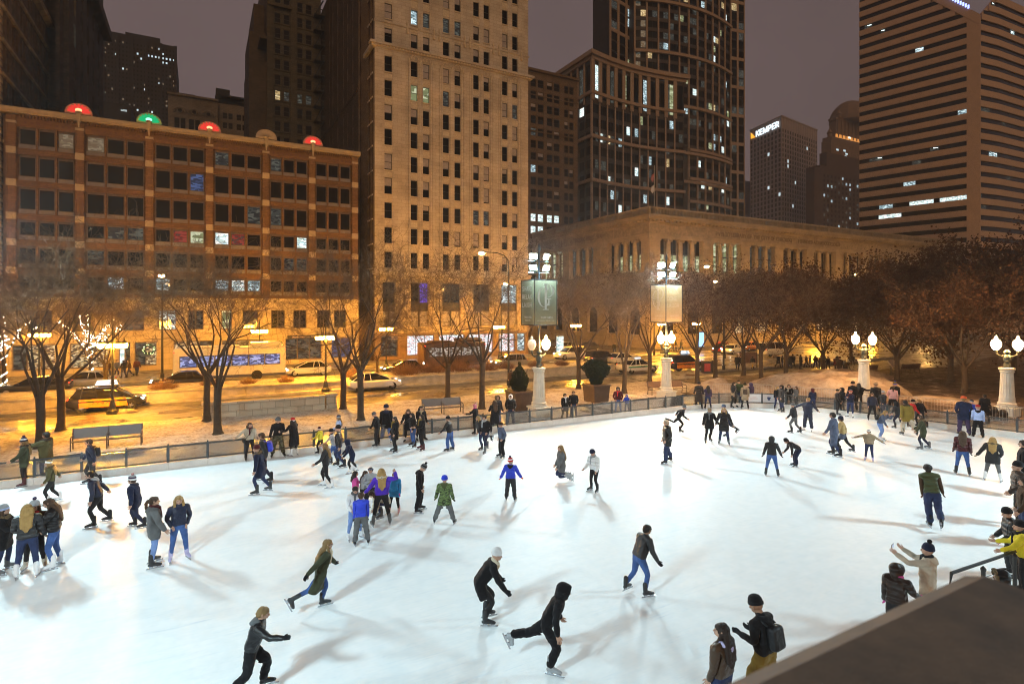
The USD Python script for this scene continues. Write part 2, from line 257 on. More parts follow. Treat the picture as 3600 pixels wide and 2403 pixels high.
for i in range(9): mk.box(39.4 + i * 0.0, 39.8, 54 + i * 0.95, 54.55 + i * 0.95, ROAD, ROAD + 0.006)
for i in range(14): mk.box(46 + i * 1.4, 46.7 + i * 1.4, 63.4, 66.4, ROAD, ROAD + 0.006)
for i in range(30): mk.box(-60 + i * 6, -57 + i * 6, 57.9, 58.02, ROAD, ROAD + 0.006)
obj('road_marking', mk, white_paint, kind='structure')

def hfield(name, u0, u1, v0, v1, step, z0, amp, m, inside=None, mounds=(), seed=0, **k):
    nu, nv = int((u1 - u0) / step) + 1, int((v1 - v0) / step) + 1
    U, V = np.meshgrid(np.linspace(u0, u1, nu), np.linspace(v0, v1, nv), indexing='ij')
    P = np.stack([U, V, 0 * U], -1)
    Z = z0 + amp * (meshkit.fbm(P * 0.8, 4, seed) - 0.4) + amp * 0.6 * (meshkit.fbm(P * 3.1, 3, seed + 5) - 0.5)
    ok = np.ones_like(U, bool) if inside is None else inside(U, V)
    idx = np.arange(nu * nv).reshape(nu, nv)
    q = np.stack([idx[:-1, :-1], idx[1:, :-1], idx[1:, 1:], idx[:-1, 1:]], -1)[ok[:-1, :-1] & ok[1:, 1:] & ok[1:, :-1] & ok[:-1, 1:]].reshape(-1, 4)
    P = np.stack([U, V, Z], -1).reshape(-1, 3); keep, inv = np.unique(q, return_inverse=True)
    return obj(name, (P[keep], inv.reshape(-1, 4)), m, smooth=True, kind='structure')
hfield('snowy_lawn', -40, 38.5, 32.3, 39.9, 0.3, 0.05, 0.12, snowgrass)
from shapely.geometry import Polygon, Point
import shapely
wp = Polygon(walk).buffer(-0.35); pp = Polygon([(46, 39.8), (70, 39.8), (100, 46), (100, 38), (75, 33), (58, 37.0), (46, 38.5)]).buffer(-0.2)
mulch = usdkit.material(stage, '/World/Looks/wet_mulch', {'g': ('geometry', {}), 'n': ('noise_texture', {'scale': 0.7, 'detail': 9.0, 'roughness': 0.75}), 'n2': ('noise_texture', {'scale': 9.0, 'detail': 5.0}), 'rc': ('rgb_ramp', {'ramp': [(0.42, (0.05, 0.03, 0.018)), (0.56, (0.13, 0.085, 0.055)), (0.68, (0.42, 0.36, 0.30))]}), 'bp': ('bump', {'strength': 0.9, 'distance': 0.06}), 'p': ('principled_bsdf', {'roughness': 0.7})}, [('g.position', 'n.vector'), ('g.position', 'n2.vector'), ('n.fac', 'rc.fac'), ('rc.color', 'p.base_color'), ('n2.fac', 'bp.height'), ('bp.normal', 'p.normal')], surface='p.BSDF')
hfield('park_lawn', 33, 130, -20, 41, 0.45, 0.06, 0.14, mulch, inside=lambda U, V: (~shapely.contains_xy(wp, U, V)) & (~shapely.contains_xy(pp, U, V)) & ((V < 39.6)) & ((U > 38.5) | ((V > 28) & (V < 32.9))) , seed=3)

def snow_pile(label, cx, cy, rx, ry, h, rz=0, seed=0, group=None, m=dirtysnow, res=46):
    t = np.linspace(-1, 1, res); X, Y = np.meshgrid(t, t, indexing='ij'); r2 = np.sqrt(X**2 + Y**2)
    P = np.stack([X * rx, Y * ry, 0 * X + seed], -1)
    edge_n = 0.35 * (meshkit.fbm(np.stack([X * 2.2, Y * 2.2, 0 * X + seed * 3.1], -1), 3) - 0.5)
    Z = h * np.clip(1 - (r2 + edge_n) ** 2, 0, 1) ** 0.7 * (0.65 + 0.7 * meshkit.fbm(P * 0.9, 3, seed)) + 0.12 * h * (meshkit.fbm(P * 3.5, 3, seed + 2) - 0.5)
    Z = np.where(r2 + edge_n > 1, -0.15, Z)
    i = np.arange(res * res).reshape(res, res); q = np.stack([i[:-1, :-1], i[1:, :-1], i[1:, 1:], i[:-1, 1:]], -1).reshape(-1, 4)
    q = q[np.any(Z.reshape(-1)[q] > -0.1, axis=1)]
    a = math.radians(rz); x, y = X * rx, Y * ry
    P = np.stack([cx + x * math.cos(a) - y * math.sin(a), cy + x * math.sin(a) + y * math.cos(a), Z + 0.03], -1).reshape(-1, 3); keep, inv = np.unique(q, return_inverse=True)
    o = obj('snow_pile', (P[keep], inv.reshape(-1, 4)), m, smooth=True)
    return tag(o, label, 'snow pile', group)
snow_pile('largest heap of old snow behind the rink fence, left of the second white column', 44.2, 27.8, 6.0, 3.6, 1.55, -50, 1)
snow_pile('long low bank of dirty snow beside the path where the crowd stands', 53.5, 33.0, 5.5, 1.6, 0.9, -30, 2)
snow_pile('rounded heap of snow just right of the brown bench by the fence', 35.9, 31.9, 2.7, 1.7, 1.0, 20, 3)
snow_pile('small lumpy heap of snow behind the pair in purple hood and backpack', 39.6, 30.6, 2.2, 1.5, 0.7, 0, 4)
snow_pile('low ridge of snow in the dark under the brown-leaved trees', 46.5, 20.6, 3.4, 0.9, 0.4, -70, 5)
snow_pile('flat remnant of snow behind the metal barriers near the bags', 43.0, 17.4, 1.8, 1.0, 0.25, -70, 6)
snow_pile('little heap of shovelled slush at the kerb below the white hatchback', *gp(1312, 1390), 0.9, 0.45, 0.22, 0, 7)
snow_pile('little heap of slush at the foot of the street lamp by the taxi', *gp(440, 1450), 0.7, 0.4, 0.25, 0, 8)

# ---------------------------------------------------------------- rink fence: boards, posts, glass, rail
fence = thing('rink_fence', 'low glass rink fence on white boards round the ice', 'fence')
SP = 1.46
t0, t1 = 8.0, arc[-1] - 0.2
nb = int((t1 - t0) / SP)
rail = [np.r_[on_edge(t, 0.09)[0], 0.93] for t in np.linspace(t0, t0 + nb * SP, nb * 3 + 1)]
obj('top_rail', MB().tube(rail, 0.032, 6), slate, fence)
obj('bottom_rail', MB().tube([p - np.array([0, 0, 0.6]) for p in rail], 0.028, 4), slate, fence)
banner_m = mat('white_banner', (0.72, 0.71, 0.72), 0.55)
banner_slots = []
for i in range(nb):
    ta, tb = t0 + i * SP, t0 + (i + 1) * SP
    (pa, d), (pb, _) = on_edge(ta, 0.09), on_edge(tb, 0.09)
    along = pb - pa; L = np.linalg.norm(along); n = np.array([-along[1], along[0]]) / L
    B = frame([*pa, 0], along / L, n)
    sag = (i * 7919 % 13 - 6) * 0.0012
    obj('post', MB(B).box(-0.05, 0.05, -0.04, 0.05, 0.27, 0.92, 0.008).lathe([(0.05, 0.92), (0.05, 0.97), (0.02, 0.985), (0.034, 1.0), (0.034, 1.03), (0.01, 1.05)], 8, (0, 0.0)), slate, fence)
    obj('dasher_board', MB(B).box(0.004, L - 0.004, -0.09 + sag, 0.05, -0.01, 0.275, 0.01), board_m, fence)
    mid = (pa + pb) / 2
    is_banner = 31.9 < mid[0] < 35.0 and mid[1] > 24.2
    if is_banner:
        o = obj('banner', MB(B).box(0.055, L - 0.055, -0.012, 0.0, 0.36, 0.90), banner_m, fence); banner_slots.append((B, L))
        bl = [(-.13, .66), (-.10, .74), (-.04, .72), (0, .78), (.04, .72), (.10, .74), (.13, .66), (.08, .64), (.09, .55), (.04, .52), (0, .5), (-.04, .52), (-.09, .55), (-.08, .64)]
        e = MB(B); [e.add(np.stack([L - (x + 0.36), 0 * x - 0.016, y], -1), [[0, 1, 2]]) for x, y in []]
        e.prism([(L - 1.05 + x * 1.0, z - 0.01) for x, z in bl], -0.012, -0.018)
        obj('crest', e, mat('crest_blue', (0.03, 0.05, 0.16), 0.6), o)
        for k, (wd, hh) in enumerate((("#SweetHome", 0.035), ("#GameOnChicago", 0.042))):
            tm = meshkit.text_mesh(wd, hh, 0.004)
            v = tm.vertices; obj('lettering', MB(B).add(np.stack([0.95 - 0.0 + (v[:, 0] - tm.bounds[:, 0].mean()) * -1 + 0, -0.013 - v[:, 2], 0.66 - 0.08 * k + v[:, 1]], -1) * np.array([1, 1, 1]), tm.faces), mat('banner_red', (0.5, 0.06, 0.03), 0.6), o)
    else:
        obj('glass_panel', MB(B).box(0.05, L - 0.05, 0.0, 0.012, 0.345, 0.895), glass_m, fence)
# ================================================================ buildings
dark_glass = usdkit.material(stage, '/World/Looks/dark_window_glass', {'g': ('geometry', {}), 'w': ('noise_texture', {'scale': 0.7, 'detail': 1.0}), 'bp': ('bump', {'strength': 0.06, 'distance': 0.05}), 'oi': ('geometry', {}), 'wn': ('white_noise_texture', {}), 'r': ('rgb_ramp', {'ramp': [(0.0, (0.002, 0.002, 0.003)), (0.7, (0.005, 0.004, 0.004)), (1.0, (0.016, 0.012, 0.01))]}), 'p': ('principled_bsdf', {'roughness': 0.28, 'specular_ior_level': 0.10})},
    [('g.position', 'w.vector'), ('w.fac', 'bp.height'), ('bp.normal', 'p.normal'), ('oi.random_per_island', 'r.fac'), ('r.color', 'p.base_color')], surface='p.BSDF')
blind_m = mat('window_blind', (0.30, 0.26, 0.24), 0.8, var=0.15, vscale=3.0)
frame_dark = mat('dark_window_frame', (0.025, 0.02, 0.017), 0.5)
cold = litroom('office_light_cold', [(0.10, 0.15, 0.17), (0.3, 0.42, 0.46), (0.75, 0.95, 1.0), (0.2, 0.3, 0.32)], 1.1)
cold2 = litroom('office_light_bright', [(0.35, 0.5, 0.52), (0.8, 1.0, 1.0), (1.0, 1.0, 0.95), (0.5, 0.6, 0.55)], 1.3)
warm = litroom('room_light_warm', [(0.25, 0.16, 0.06), (0.6, 0.42, 0.18), (1.0, 0.8, 0.45), (0.35, 0.25, 0.12)], 0.9)
greenish = litroom('office_light_green', [(0.25, 0.28, 0.13), (0.42, 0.46, 0.25), (0.7, 0.75, 0.5), (0.2, 0.22, 0.1)], 0.8, 0.5)
dim = litroom('room_light_dim', [(0.02, 0.022, 0.02), (0.07, 0.08, 0.07), (0.16, 0.17, 0.14), (0.03, 0.03, 0.03)], 0.5)
blue = litroom('room_light_blue', [(0.02, 0.03, 0.06), (0.04, 0.06, 0.14), (0.08, 0.13, 0.3)], 0.7)
redroom = litroom('room_light_red', [(0.5, 0.05, 0.03), (0.8, 0.12, 0.08), (0.2, 0.1, 0.08)], 0.32)
purple = litroom('tree_light_purple', [(0.05, 0.01, 0.2), (0.12, 0.05, 0.6), (0.3, 0.2, 1.0), (0.02, 0.01, 0.05)], 1.4, 6.0)
shopm = litroom('shop_light', [(0.5, 0.55, 0.6), (0.9, 0.95, 1.0), (0.9, 0.5, 0.5), (0.6, 0.7, 0.75), (0.25, 0.2, 0.2)], 1.6, 2.4)
shopwarm = litroom('shop_light_warm', [(0.12, 0.07, 0.03), (0.5, 0.35, 0.15), (0.9, 0.75, 0.45), (0.25, 0.16, 0.08), (0.06, 0.04, 0.03)], 0.8, 2.2)

def wall_grid(M, cols, rows, a0, a1, zb, zt, th, sp_in=0.04):
    """masonry left between window columns and rows: piers, and spandrels set slightly back"""
    x = a0
    for c0, c1 in cols:
        if c0 - x > 1e-3: M.box(x, c0, -th, 0, zb, zt)
        z = zb
        for r0, r1 in rows:
            if r0 - z > 1e-3: M.box(c0, c1, -th, -sp_in, z, r0)
            z = r1
        if zt - z > 1e-3: M.box(c0, c1, -th, -sp_in, z, zt)
        x = c1
    if a1 - x > 1e-3: M.box(x, a1, -th, 0, zb, zt)
    return M
def windows(parent, B, cols, rows, rec, pick, fm=None, fw=0.07, sash=True, mull=False, limit=300, name='window'):
    """one window per opening, its pane a sub-part where the frame can be told apart; past the limit joined"""
    rest, n = {}, 0
    for j, (z0, z1) in enumerate(rows):
        for i, (c0, c1) in enumerate(cols):
            g = pick(i, j)
            if g is False: continue
            q = [(c0, -rec, z0), (c1, -rec, z0), (c1, -rec, z1), (c0, -rec, z1)]
            n += 1
            if n > limit: rest.setdefault(str(g.GetPath()), (MB(B), g))[0].quad(*q); continue
            if fm is None: obj(name, MB(B).quad(*q), g, parent); continue
            M = MB(B); y0, y1 = -rec, -rec + 0.07
            M.box(c0, c0 + fw, y0, y1, z0, z1).box(c1 - fw, c1, y0, y1, z0, z1).box(c0 + fw, c1 - fw, y0, y1, z0, z0 + fw).box(c0 + fw, c1 - fw, y0, y1, z1 - fw, z1)
            if sash: zm = z0 + (z1 - z0) * 0.5; M.box(c0 + fw, c1 - fw, y0 - 0.0, y1 - 0.02, zm - fw / 2, zm + fw / 2)
            if mull: xm = (c0 + c1) / 2; M.box(xm - fw / 2, xm + fw / 2, y0, y1 - 0.01, z0 + fw, z1 - fw)
            w = obj(name, M, fm, parent)
            if isinstance(g, tuple):                 # a blind drawn part of the way: (material below, share covered)
                zb_ = z1 - (z1 - z0) * g[1]
                obj('pane', MB(B).quad((c0, -rec + .015, z0), (c1, -rec + .015, z0), (c1, -rec + .015, zb_), (c0, -rec + .015, zb_)), g[0], w)
                obj('blind', MB(B).quad((c0, -rec + .01, zb_), (c1, -rec + .01, zb_), (c1, -rec + .01, z1), (c0, -rec + .01, z1)), blind_m, w)
            else: obj('pane', MB(B).quad(*[(x, -rec + .015, z) for x, _, z in q]), g, w)
    for M, g in rest.values(): obj('far_windows', M, g, parent, kind='stuff')
VF = 73.2     # the street front along the avenue

# ---------------------------------------------------------------- red brick block with the fan lamps
terra = stone('red_terracotta', (0.165, 0.088, 0.036), (0.08, 0.042, 0.02), 0.6, 0.2, msize=0.01, var=0.14)
tan = mat('tan_stone', (0.34, 0.26, 0.15), 0.8, var=0.12, vscale=2.0, bump=0.15)
brown_frame = mat('bronze_frame', (0.10, 0.065, 0.035), 0.5)
grey_panel = mat('grey_sill_panel', (0.17, 0.145, 0.12), 0.7, var=0.1)
ashlar = stone('tan_ashlar', (0.42, 0.34, 0.22), (0.2, 0.15, 0.09), 1.3, 0.62, msize=0.012, var=0.1)
rb = thing('office_block', 'red terracotta office block with glowing fan lamps along its roof edge', 'building')
u0, u1 = -17.15, 17.75
B = frame((0, VF, 0), (1, 0), (0, -1))
pil = [-16.41, -10.94, -4.85, 0.92, 6.82, 12.06, 17.28]
ZR = [(23.35, 24.75), (19.85, 21.5), (16.6, 18.4), (13.85, 15.0), (11.1, 12.5), (8.35, 9.75)]
floors = [22.4, 19.2, 15.9, 13.3, 10.5, 7.95]
M = MB(B); M.box(u0, u1, -14, -0.55, -0.1, 25.9); obj('core', M, terra, rb)
for k in range(6):
    a, b = pil[k] + 0.36, pil[k + 1] - 0.36
    for f in floors:
        M = MB(B); M.box(a, b, -0.55, -0.12, f - 0.28, f + 0.32); M.box(a, b, -0.12, -0.02, f + 0.20, f + 0.32)
        M.box(a, b, -0.12, -0.04, f - 0.28, f - 0.18); obj('spandrel', M, terra, rb)
    obj('spandrel', MB(B).box(a, b, -0.55, -0.1, 24.9, 26.05), terra, rb)
cap = 0
for k, p in enumerate(pil):
    M = MB(B); M.box(p - 0.36, p + 0.36, -0.55, 0.12, 7.9, 25.95)
    for s in (-1, 1): M.box(p + s * 0.30 - 0.05, p + s * 0.30 + 0.05, 0.12, 0.19, 7.9, 25.2)
    o = obj('pilaster', M, terra, rb)
    for f in floors[:-1]: obj('stone_band', MB(B).box(p - 0.38, p + 0.38, -0.3, 0.22, f - 0.32, f + 0.36), tan, o)
    obj('stone_band', MB(B).box(p - 0.38, p + 0.38, -0.3, 0.22, 25.1, 25.35), tan, o)
lit_red = {(2, 0): 'h', (3, 0): 'h2', (6, 1): 0}
special = {(2, 0): dim, (3, 0): dim, (8, 1): blue, (7, 3): redroom, (8, 3): greenish, (9, 3): cold2, (10, 3): redroom, (14, 3): cold2, (13, 4): dim, (14, 4): dim, (4, 3): dim, (5, 3): dim, (12, 2): dim, (11, 2): dim, (4, 5): cold, (6, 5): cold, (9, 5): cold, (10, 5): cold2, (11, 5): cold, (9, 0): dim, (12, 0): dim, (3, 4): dim}
wc = []
for k in range(6):
    a, b = pil[k] + 0.42, pil[k + 1] - 0.42; w = (b - a) / 3
    for i in range(3): wc.append((a + i * w + 0.1, a + (i + 1) * w - 0.1))
M = MB(B)
for i, (a, b) in enumerate(wc):
    if i % 3: M.box(a - 0.17, a - 0.03, -0.5, -0.05, 7.9, 25.0)
obj('mullion', M, terra, rb)
def pick_red(i, j): return special.get((i, j), dark_glass)
rows = [(f + 0.74, up - 0.14) for f, up in zip(floors, [24.9] + [f_ - 0.28 for f_ in floors])]
for (z0, z1), f in zip(rows, floors):
    for a, b in wc: obj('sill_panel', MB(B).box(a, b, -0.5, -0.2, f + 0.32, z0), grey_panel, rb); obj('window_head', MB(B).box(a, b, -0.5, -0.3, z1, z1 + 0.14), brown_frame, rb)
windows(rb, B, wc, rows, 0.42, pick_red, brown_frame, 0.09, sash=False)
M = MB(B)
M.box(u0 - 0.1, u1 + 0.1, -0.8, 0.50, 26.05, 26.2).box(u0 - 0.15, u1 + 0.12, -0.8, 0.62, 26.2, 26.5); M.box(u0 - 0.15, u1 + 0.12, -0.8, 0.55, 26.5, 26.62)
obj('roof_ledge', M, tan, rb)
M = MB(B)
for a in np.arange(u0 + 0.6, u1 - 0.3, 0.26):
    if min(abs(a - p) for p in pil) > 0.45: M.box(a, a + 0.13, -0.1, 0.32, 25.72, 26.04)
obj('corbel_row', M, terra, rb, kind='stuff')
M = MB(B)
for a in np.arange(u0 + 0.7, u1 - 0.4, 0.5):
    if min(abs(a - p) for p in pil) > 0.55: M.box(a, a + 0.24, -0.1, -0.05, 25.2, 25.44)
obj('frieze_square', M, mat('dark_terracotta', (0.12, 0.055, 0.03), 0.8), rb, kind='stuff')
# the tan two storey base
M = MB(B); base_cols = [(-15.2, -13.2), (-11.6, -9.8), (-7.22, -5.34), (-4.03, -2.35), (-1.23, 0.33), (2.11, 3.22), (4.31, 5.98), (7.4, 8.95), (9.89, 11.43), (12.66, 14.2), (14.7, 16.2)]
wall_grid(M, base_cols, [(4.35, 6.55)], u0, u1, 3.4, 7.6, 0.4)
M.box(u0 - .05, u1 + .05, -.5, 0.16, 7.6, 7.9); obj('base_wall', M, ashlar, rb)
def pick_base(i, j): return {3: cold, 4: dim, 5: greenish, 6: dim, 2: dim, 0: dim}.get(i, dark_glass)
windows(rb, B, base_cols, [(4.35, 6.55)], 0.3, pick_base, brown_frame, 0.08, sash=False, mull=True)
shops = [(-16.4, -13.0), (-11.8, -8.6), (-7.6, -6.6), (-6.2, -4.2), (-2.6, 1.2), (2.2, 6.6), (9.0, 13.2), (14.4, 16.8)]
M = MB(B); wall_grid(M, shops, [(0.5, 3.1)], u0, u1, -0.1, 3.38, 0.6); obj('shopfront_wall', M, ashlar, rb)
for i, (a, b) in enumerate(shops):
    o = obj('shop_window', MB(B).box(a, b, -0.5, -0.42, 3.0, 3.1).box(a, b, -0.5, -0.4, 0.5, 0.6), brown_frame, rb)
    n = max(2, int((b - a) / 1.1))
    for k in range(n):
        x0 = a + (b - a) * k / n; x1 = a + (b - a) * (k + 1) / n
        obj('pane', MB(B).quad((x0 + .05, -.46, .6), (x1 - .05, -.46, .6), (x1 - .05, -.46, 3.0), (x0 + .05, -.46, 3.0)), [shopwarm, shopwarm, cold2, shopwarm, shopwarm, dim, dim, blue][i] if (k + i) % 3 else dim, o)
        obj('mullion', MB(B).box(x0 - .05, x0 + .05, -.47, -.38, .6, 3.0), brown_frame, o)
sg = obj('shop_sign', MB(B).box(9.2, 13.0, -0.05, 0.12, 3.05, 3.5), mat('sign_black', (0.015, 0.012, 0.01), 0.5), rb)
tm = meshkit.text_mesh('North American Grill', 0.2, 0.02); v = tm.vertices - [tm.bounds[:, 0].mean(), 0, 0]
obj('lettering', MB(B).add(np.stack([11.1 + v[:, 0], 0.12 + v[:, 2], 3.18 + v[:, 1]], -1), tm.faces), emis('sign_cream', (1.0, 0.6, 0.25), 0.8), sg)
# wreaths with lights
for a in (-4.9, 8.1):
    w = thing('wreath', f'lit Christmas wreath on the tan wall {"left of the bus" if a < 0 else "above the rear of the bus"}', 'wreath', (a, VF - 0.15, 2.3), group=None)
    t = np.linspace(0, 2 * np.pi, 25); obj('greenery', MB().tube(np.stack([0.5 * np.cos(t), 0 * t, 0.5 * np.sin(t)], -1), 0.13 + 0.02 * np.sin(t * 9), 7, False), mat('fir_green', (0.02, 0.06, 0.02), 0.9, bump=0.8), w)
    M = MB(); rr = np.random.default_rng(5)
    for q in rr.uniform(0, 6.28, 22): M.ball((0.5 * math.cos(q) + rr.normal(0, .05), -0.13, 0.5 * math.sin(q) + rr.normal(0, .05)), 0.035, 0)
    obj('fairy_light', M, emis('fairy_warm', (0.75, 1.0, 0.45), 6), w, kind='stuff')
# fan lamps
fan_red = emis('fan_red', (1.0, 0.06, 0.04), 0.85); fan_hot = emis('fan_hot', (1.0, 0.40, 0.18), 2.2); fan_green = emis('fan_green', (0.02, 0.8, 0.28), 0.6); fan_ghot = emis('fan_green_hot', (0.4, 1.0, 0.75), 1.6)
for k, (p, colr, lab) in enumerate(((pil[1], 'r', 'red glowing fan lamp nearest the left end of the red block roof'), (pil[2], 'g', 'green glowing fan lamp on the roof edge of the red block'), (pil[3], 'r', 'red glowing fan lamp between the green one and the unlit one'), (pil[4], 'o', 'unlit tan fan lamp on the roof edge of the red block'), (pil[5], 'r', 'red glowing fan lamp nearest the right end of the red block roof'))):
    t = thing('fan_lamp', lab, 'lamp', (p, VF - 0.75, 26.62), group='fan lamps along the roof edge')
    a = np.linspace(-0.12, np.pi + 0.12, 33)
    obj('bracket', MB().add(np.array([[-.2, -.1, .1], [.2, -.1, .1], [.2, .25, .1], [-.2, .25, .1], [-.05, 0.0, -1.3], [.05, 0.0, -1.3], [.05, .2, -1.3], [-.05, .2, -1.3]]), BOXF[:, ::-1]).lathe([(.0, .08), (.25, .1), (.3, .22), (.18, .3)], 12), tan, t)
    shell = MB(); shell.prism([(1.3 * math.cos(q) * .88, 0.16 + 1.15 * math.sin(q) * 0.86) for q in a], 0.16, 0.10)
    obj('shell', shell, mat('fan_shell', (0.34, 0.25, 0.15), 0.6) if colr == 'o' else (mat('fan_shell_red', (0.34, 0.14, 0.09), 0.5, emit=(1.0, 0.2, 0.1), es=0.07) if colr == 'r' else mat('fan_shell_green', (0.2, 0.3, 0.12), 0.5, emit=(0.4, 0.7, 0.2), es=0.06)), t)
    for i in range(9):
        q = math.pi * (i + 0.5) / 9; c, s_ = math.cos(q), math.sin(q) * 0.86
        P = []
        for w in np.linspace(0, np.pi * 2, 14, endpoint=False):
            rr_, tt = 0.58 + 0.42 * math.cos(w), 0.165 * math.sin(w) * (0.5 + 0.5 * (0.5 + 0.5 * math.cos(w)))
            P.append((c * rr_ - math.sin(q) * tt, 0.2 + s_ * rr_ + math.cos(q) * tt))
        if colr == 'o': obj('petal', MB().prism(P, 0.10, 0.09), mat('fan_petal', (0.36, 0.27, 0.17), 0.6), t)
        else: obj('petal', MB().prism(P, 0.10, 0.06), {'r': fan_red, 'g': fan_green}[colr], t)
    if colr != 'o': obj('bulb', MB().ball((0, 0.02, 0.42), 0.2, 2, (1.5, .4, 1.0)), {'r': fan_hot, 'g': fan_ghot}[colr], t)

# ---------------------------------------------------------------- dark tower at the left edge
lt = thing('corner_tower', 'dark stone tower cut by the left edge of the photo', 'building')
buff = stone('buff_banded_stone', (0.30, 0.23, 0.14), (0.09, 0.065, 0.04), 1.6, 0.42, msize=0.05, var=0.1)
dkstone = stone('dark_brown_stone', (0.12, 0.085, 0.055), (0.06, 0.04, 0.03), 1.0, 0.35, var=0.12)
uq = -17.3
B = frame((0, VF + 0.25, 0), (1, 0), (0, -1))
M = MB(B)
fl = [(26.3 + k * 3.35 - 26.8, 26.3 + k * 3.35 - 24.6) for k in range(0, 22)]
wcl = [(-22.8 - k * 3.0, -21.4 - k * 3.0) for k in range(5)][::-1]
wall_grid(M, wcl, [(z0 + 0.6, z1 + .6) for z0, z1 in fl], -40, uq, -0.1, 72, 0.5)
for z in np.arange(0.5, 70, 0.84): M.box(-19.6, uq + 0.06, -0.6, 0.07, z, z + 0.5)
obj('front_wall', M, buff, lt)
windows(lt, B, wcl, [(z0 + .6, z1 + .6) for z0, z1 in fl], 0.4, lambda i, j: dark_glass)
Bs = frame((uq, VF + 0.25, 0), (0, 1), (1, 0))       # side wall, facing north over the red block
scols = [(0.9 + k * 3.1 + d, 1.75 + k * 3.1 + d) for k in range(6) for d in (0, 1.25)]
srows = [(24.2 + k * 3.35, 26.5 + k * 3.35) for k in range(0, 14)]
M = MB(Bs); wall_grid(M, scols, srows, 0.25, 20.0, -0.1, 72, 0.5)
obj('side_wall', M, dkstone, lt)
M = MB(Bs)
for z in [23.2 + k * 3.35 for k in range(0, 14)]: M.box(0.25, 20.0, 0, 0.22, z, z + 0.35)
M.box(0.1, 20.2, 0, 0.7, 43.0, 43.6)
obj('belt_course', M, buff, lt)
windows(lt, Bs, scols, srows, 0.3, lambda i, j: dark_glass)
Bw = frame((uq + 2.2, VF + 20.2, 0), (0, 1), (1, 0))
wcols = [(3 + k * 5.2, 4.8 + k * 5.2) for k in range(5)]; wrows = [(25 + k * 4.4, 28.0 + k * 4.4) for k in range(12)]
M = MB(Bw); wall_grid(M, wcols, wrows, 0, 30.0, -0.1, 80, 0.5); M.box(-2.2, 0.01, -1.0, -0.6, 0, 80)
M.box(0, 30.6, 0, 1.2, 54.5, 56.0); obj('rear_wing_wall', M, dkstone, lt)
windows(lt, Bw, wcols, wrows, 0.35, lambda i, j: {(0, 5): warm, (0, 4): cold, (2, 4): dim, (3, 5): dim, (4, 5): dim, (2, 3): dim, (3, 4): dim}.get((i, j), dark_glass), frame_dark, 0.08)
Bf = frame((uq, VF + 20.2, 0), (1, 0), (0, -1)); obj('wing_face', MB(Bf).box(0, 2.19, -1, -0.02, 0, 80), dkstone, lt)

# ---------------------------------------------------------------- cream tower
cream = stone('cream_terracotta', (0.46, 0.39, 0.30), (0.24, 0.19, 0.14), 1.05, 0.46, msize=0.012, var=0.07)
cream_p = mat('cream_ornament', (0.46, 0.375, 0.26), 0.75, var=0.15, vscale=5.0, bump=0.9, bscale=9.0, bdist=0.06)
ct = thing('terracotta_tower', 'tall cream terracotta tower lit by the street, ornate cornice', 'building')
B = frame((0, VF, 0), (1, 0), (0, -1)); a0, a1 = 19.85, 42.85
cc = [(21.11, 22.15), (24.70, 25.64), (26.40, 27.34), (29.29, 30.23), (31.00, 31.94), (33.86, 34.78), (35.50, 36.42), (38.47, 39.40), (40.15, 41.08)]
cz = [(12.1, 14.2), (15.3, 17.4), (18.55, 20.65), (21.75, 23.9), (24.9, 27.05), (28.15, 30.3), (31.35, 33.5), (34.55, 36.7), (37.75, 39.85), (41.6, 43.5), (44.7, 46.75), (48.1, 50.2), (51.5, 53.6), (54.9, 57.0)]
M = MB(B); wall_grid(M, cc, cz, a0, a1, 11.4, 62, 0.55, 0.10); obj('front_wall', M, cream, ct)
M = MB(B)
for i in (1, 3, 5, 7):
    x0, x1 = cc[i][0], cc[i + 1][1]; xm = (cc[i][1] + cc[i + 1][0]) / 2
    for x in (x0 - 0.22, x1 + 0.22): M.box(x - 0.09, x + 0.09, 0, 0.14, 11.5, 39.9)
    for x in (x0 - 0.5, x1 + 0.5): M.box(x - 0.06, x + 0.06, 0, 0.09, 11.5, 39.9)
    M.box(xm - 0.2, xm + 0.2, 0, 0.1, 11.5, 39.9)
obj('colonnette', M, cream, ct)
orn = MB(B)
for i, (x0, x1) in enumerate(cc):
    for (p0, p1), (q0, q1) in zip(cz[:-1], cz[1:]):
        if q0 > 41 and p0 < 40: continue
        orn.box(x0 - .02, x1 + .02, -0.1, -0.045, p1 + 0.25, q0 - 0.25); orn.box(x0 - 0.1, x1 + 0.1, -0.1, 0.06, q0 - 0.14, q0 - 0.003)
        if i: orn.box(x0 + .15, x1 - .15, -0.1, -0.01, p1 + 0.42, q0 - 0.42)
obj('carved_panel', orn, cream_p, ct)
M = MB(B)
M.box(a0 - 0.5, a1 + 0.5, -0.3, 0.35, 40.75, 40.95).box(a0 - 0.75, a1 + 0.75, -0.3, 0.62, 40.95, 41.25).box(a0 - 0.55, a1 + 0.55, -0.3, 0.42, 41.25, 41.38)
M.box(a0 - .1, a1 + .1, -.3, .18, 44.05, 44.25)
M.box(a0 - 0.3, a1 + 0.3, -0.3, 0.3, 11.15, 11.45).box(a0 - 0.4, a1 + 0.4, -0.3, 0.42, 11.45, 11.62)
obj('cornice', M, cream, ct)
M = MB(B)
for x in np.arange(a0 - .2, a1 + .2, 0.42): M.box(x, x + 0.2, 0.35, 0.46, 40.78, 40.94)
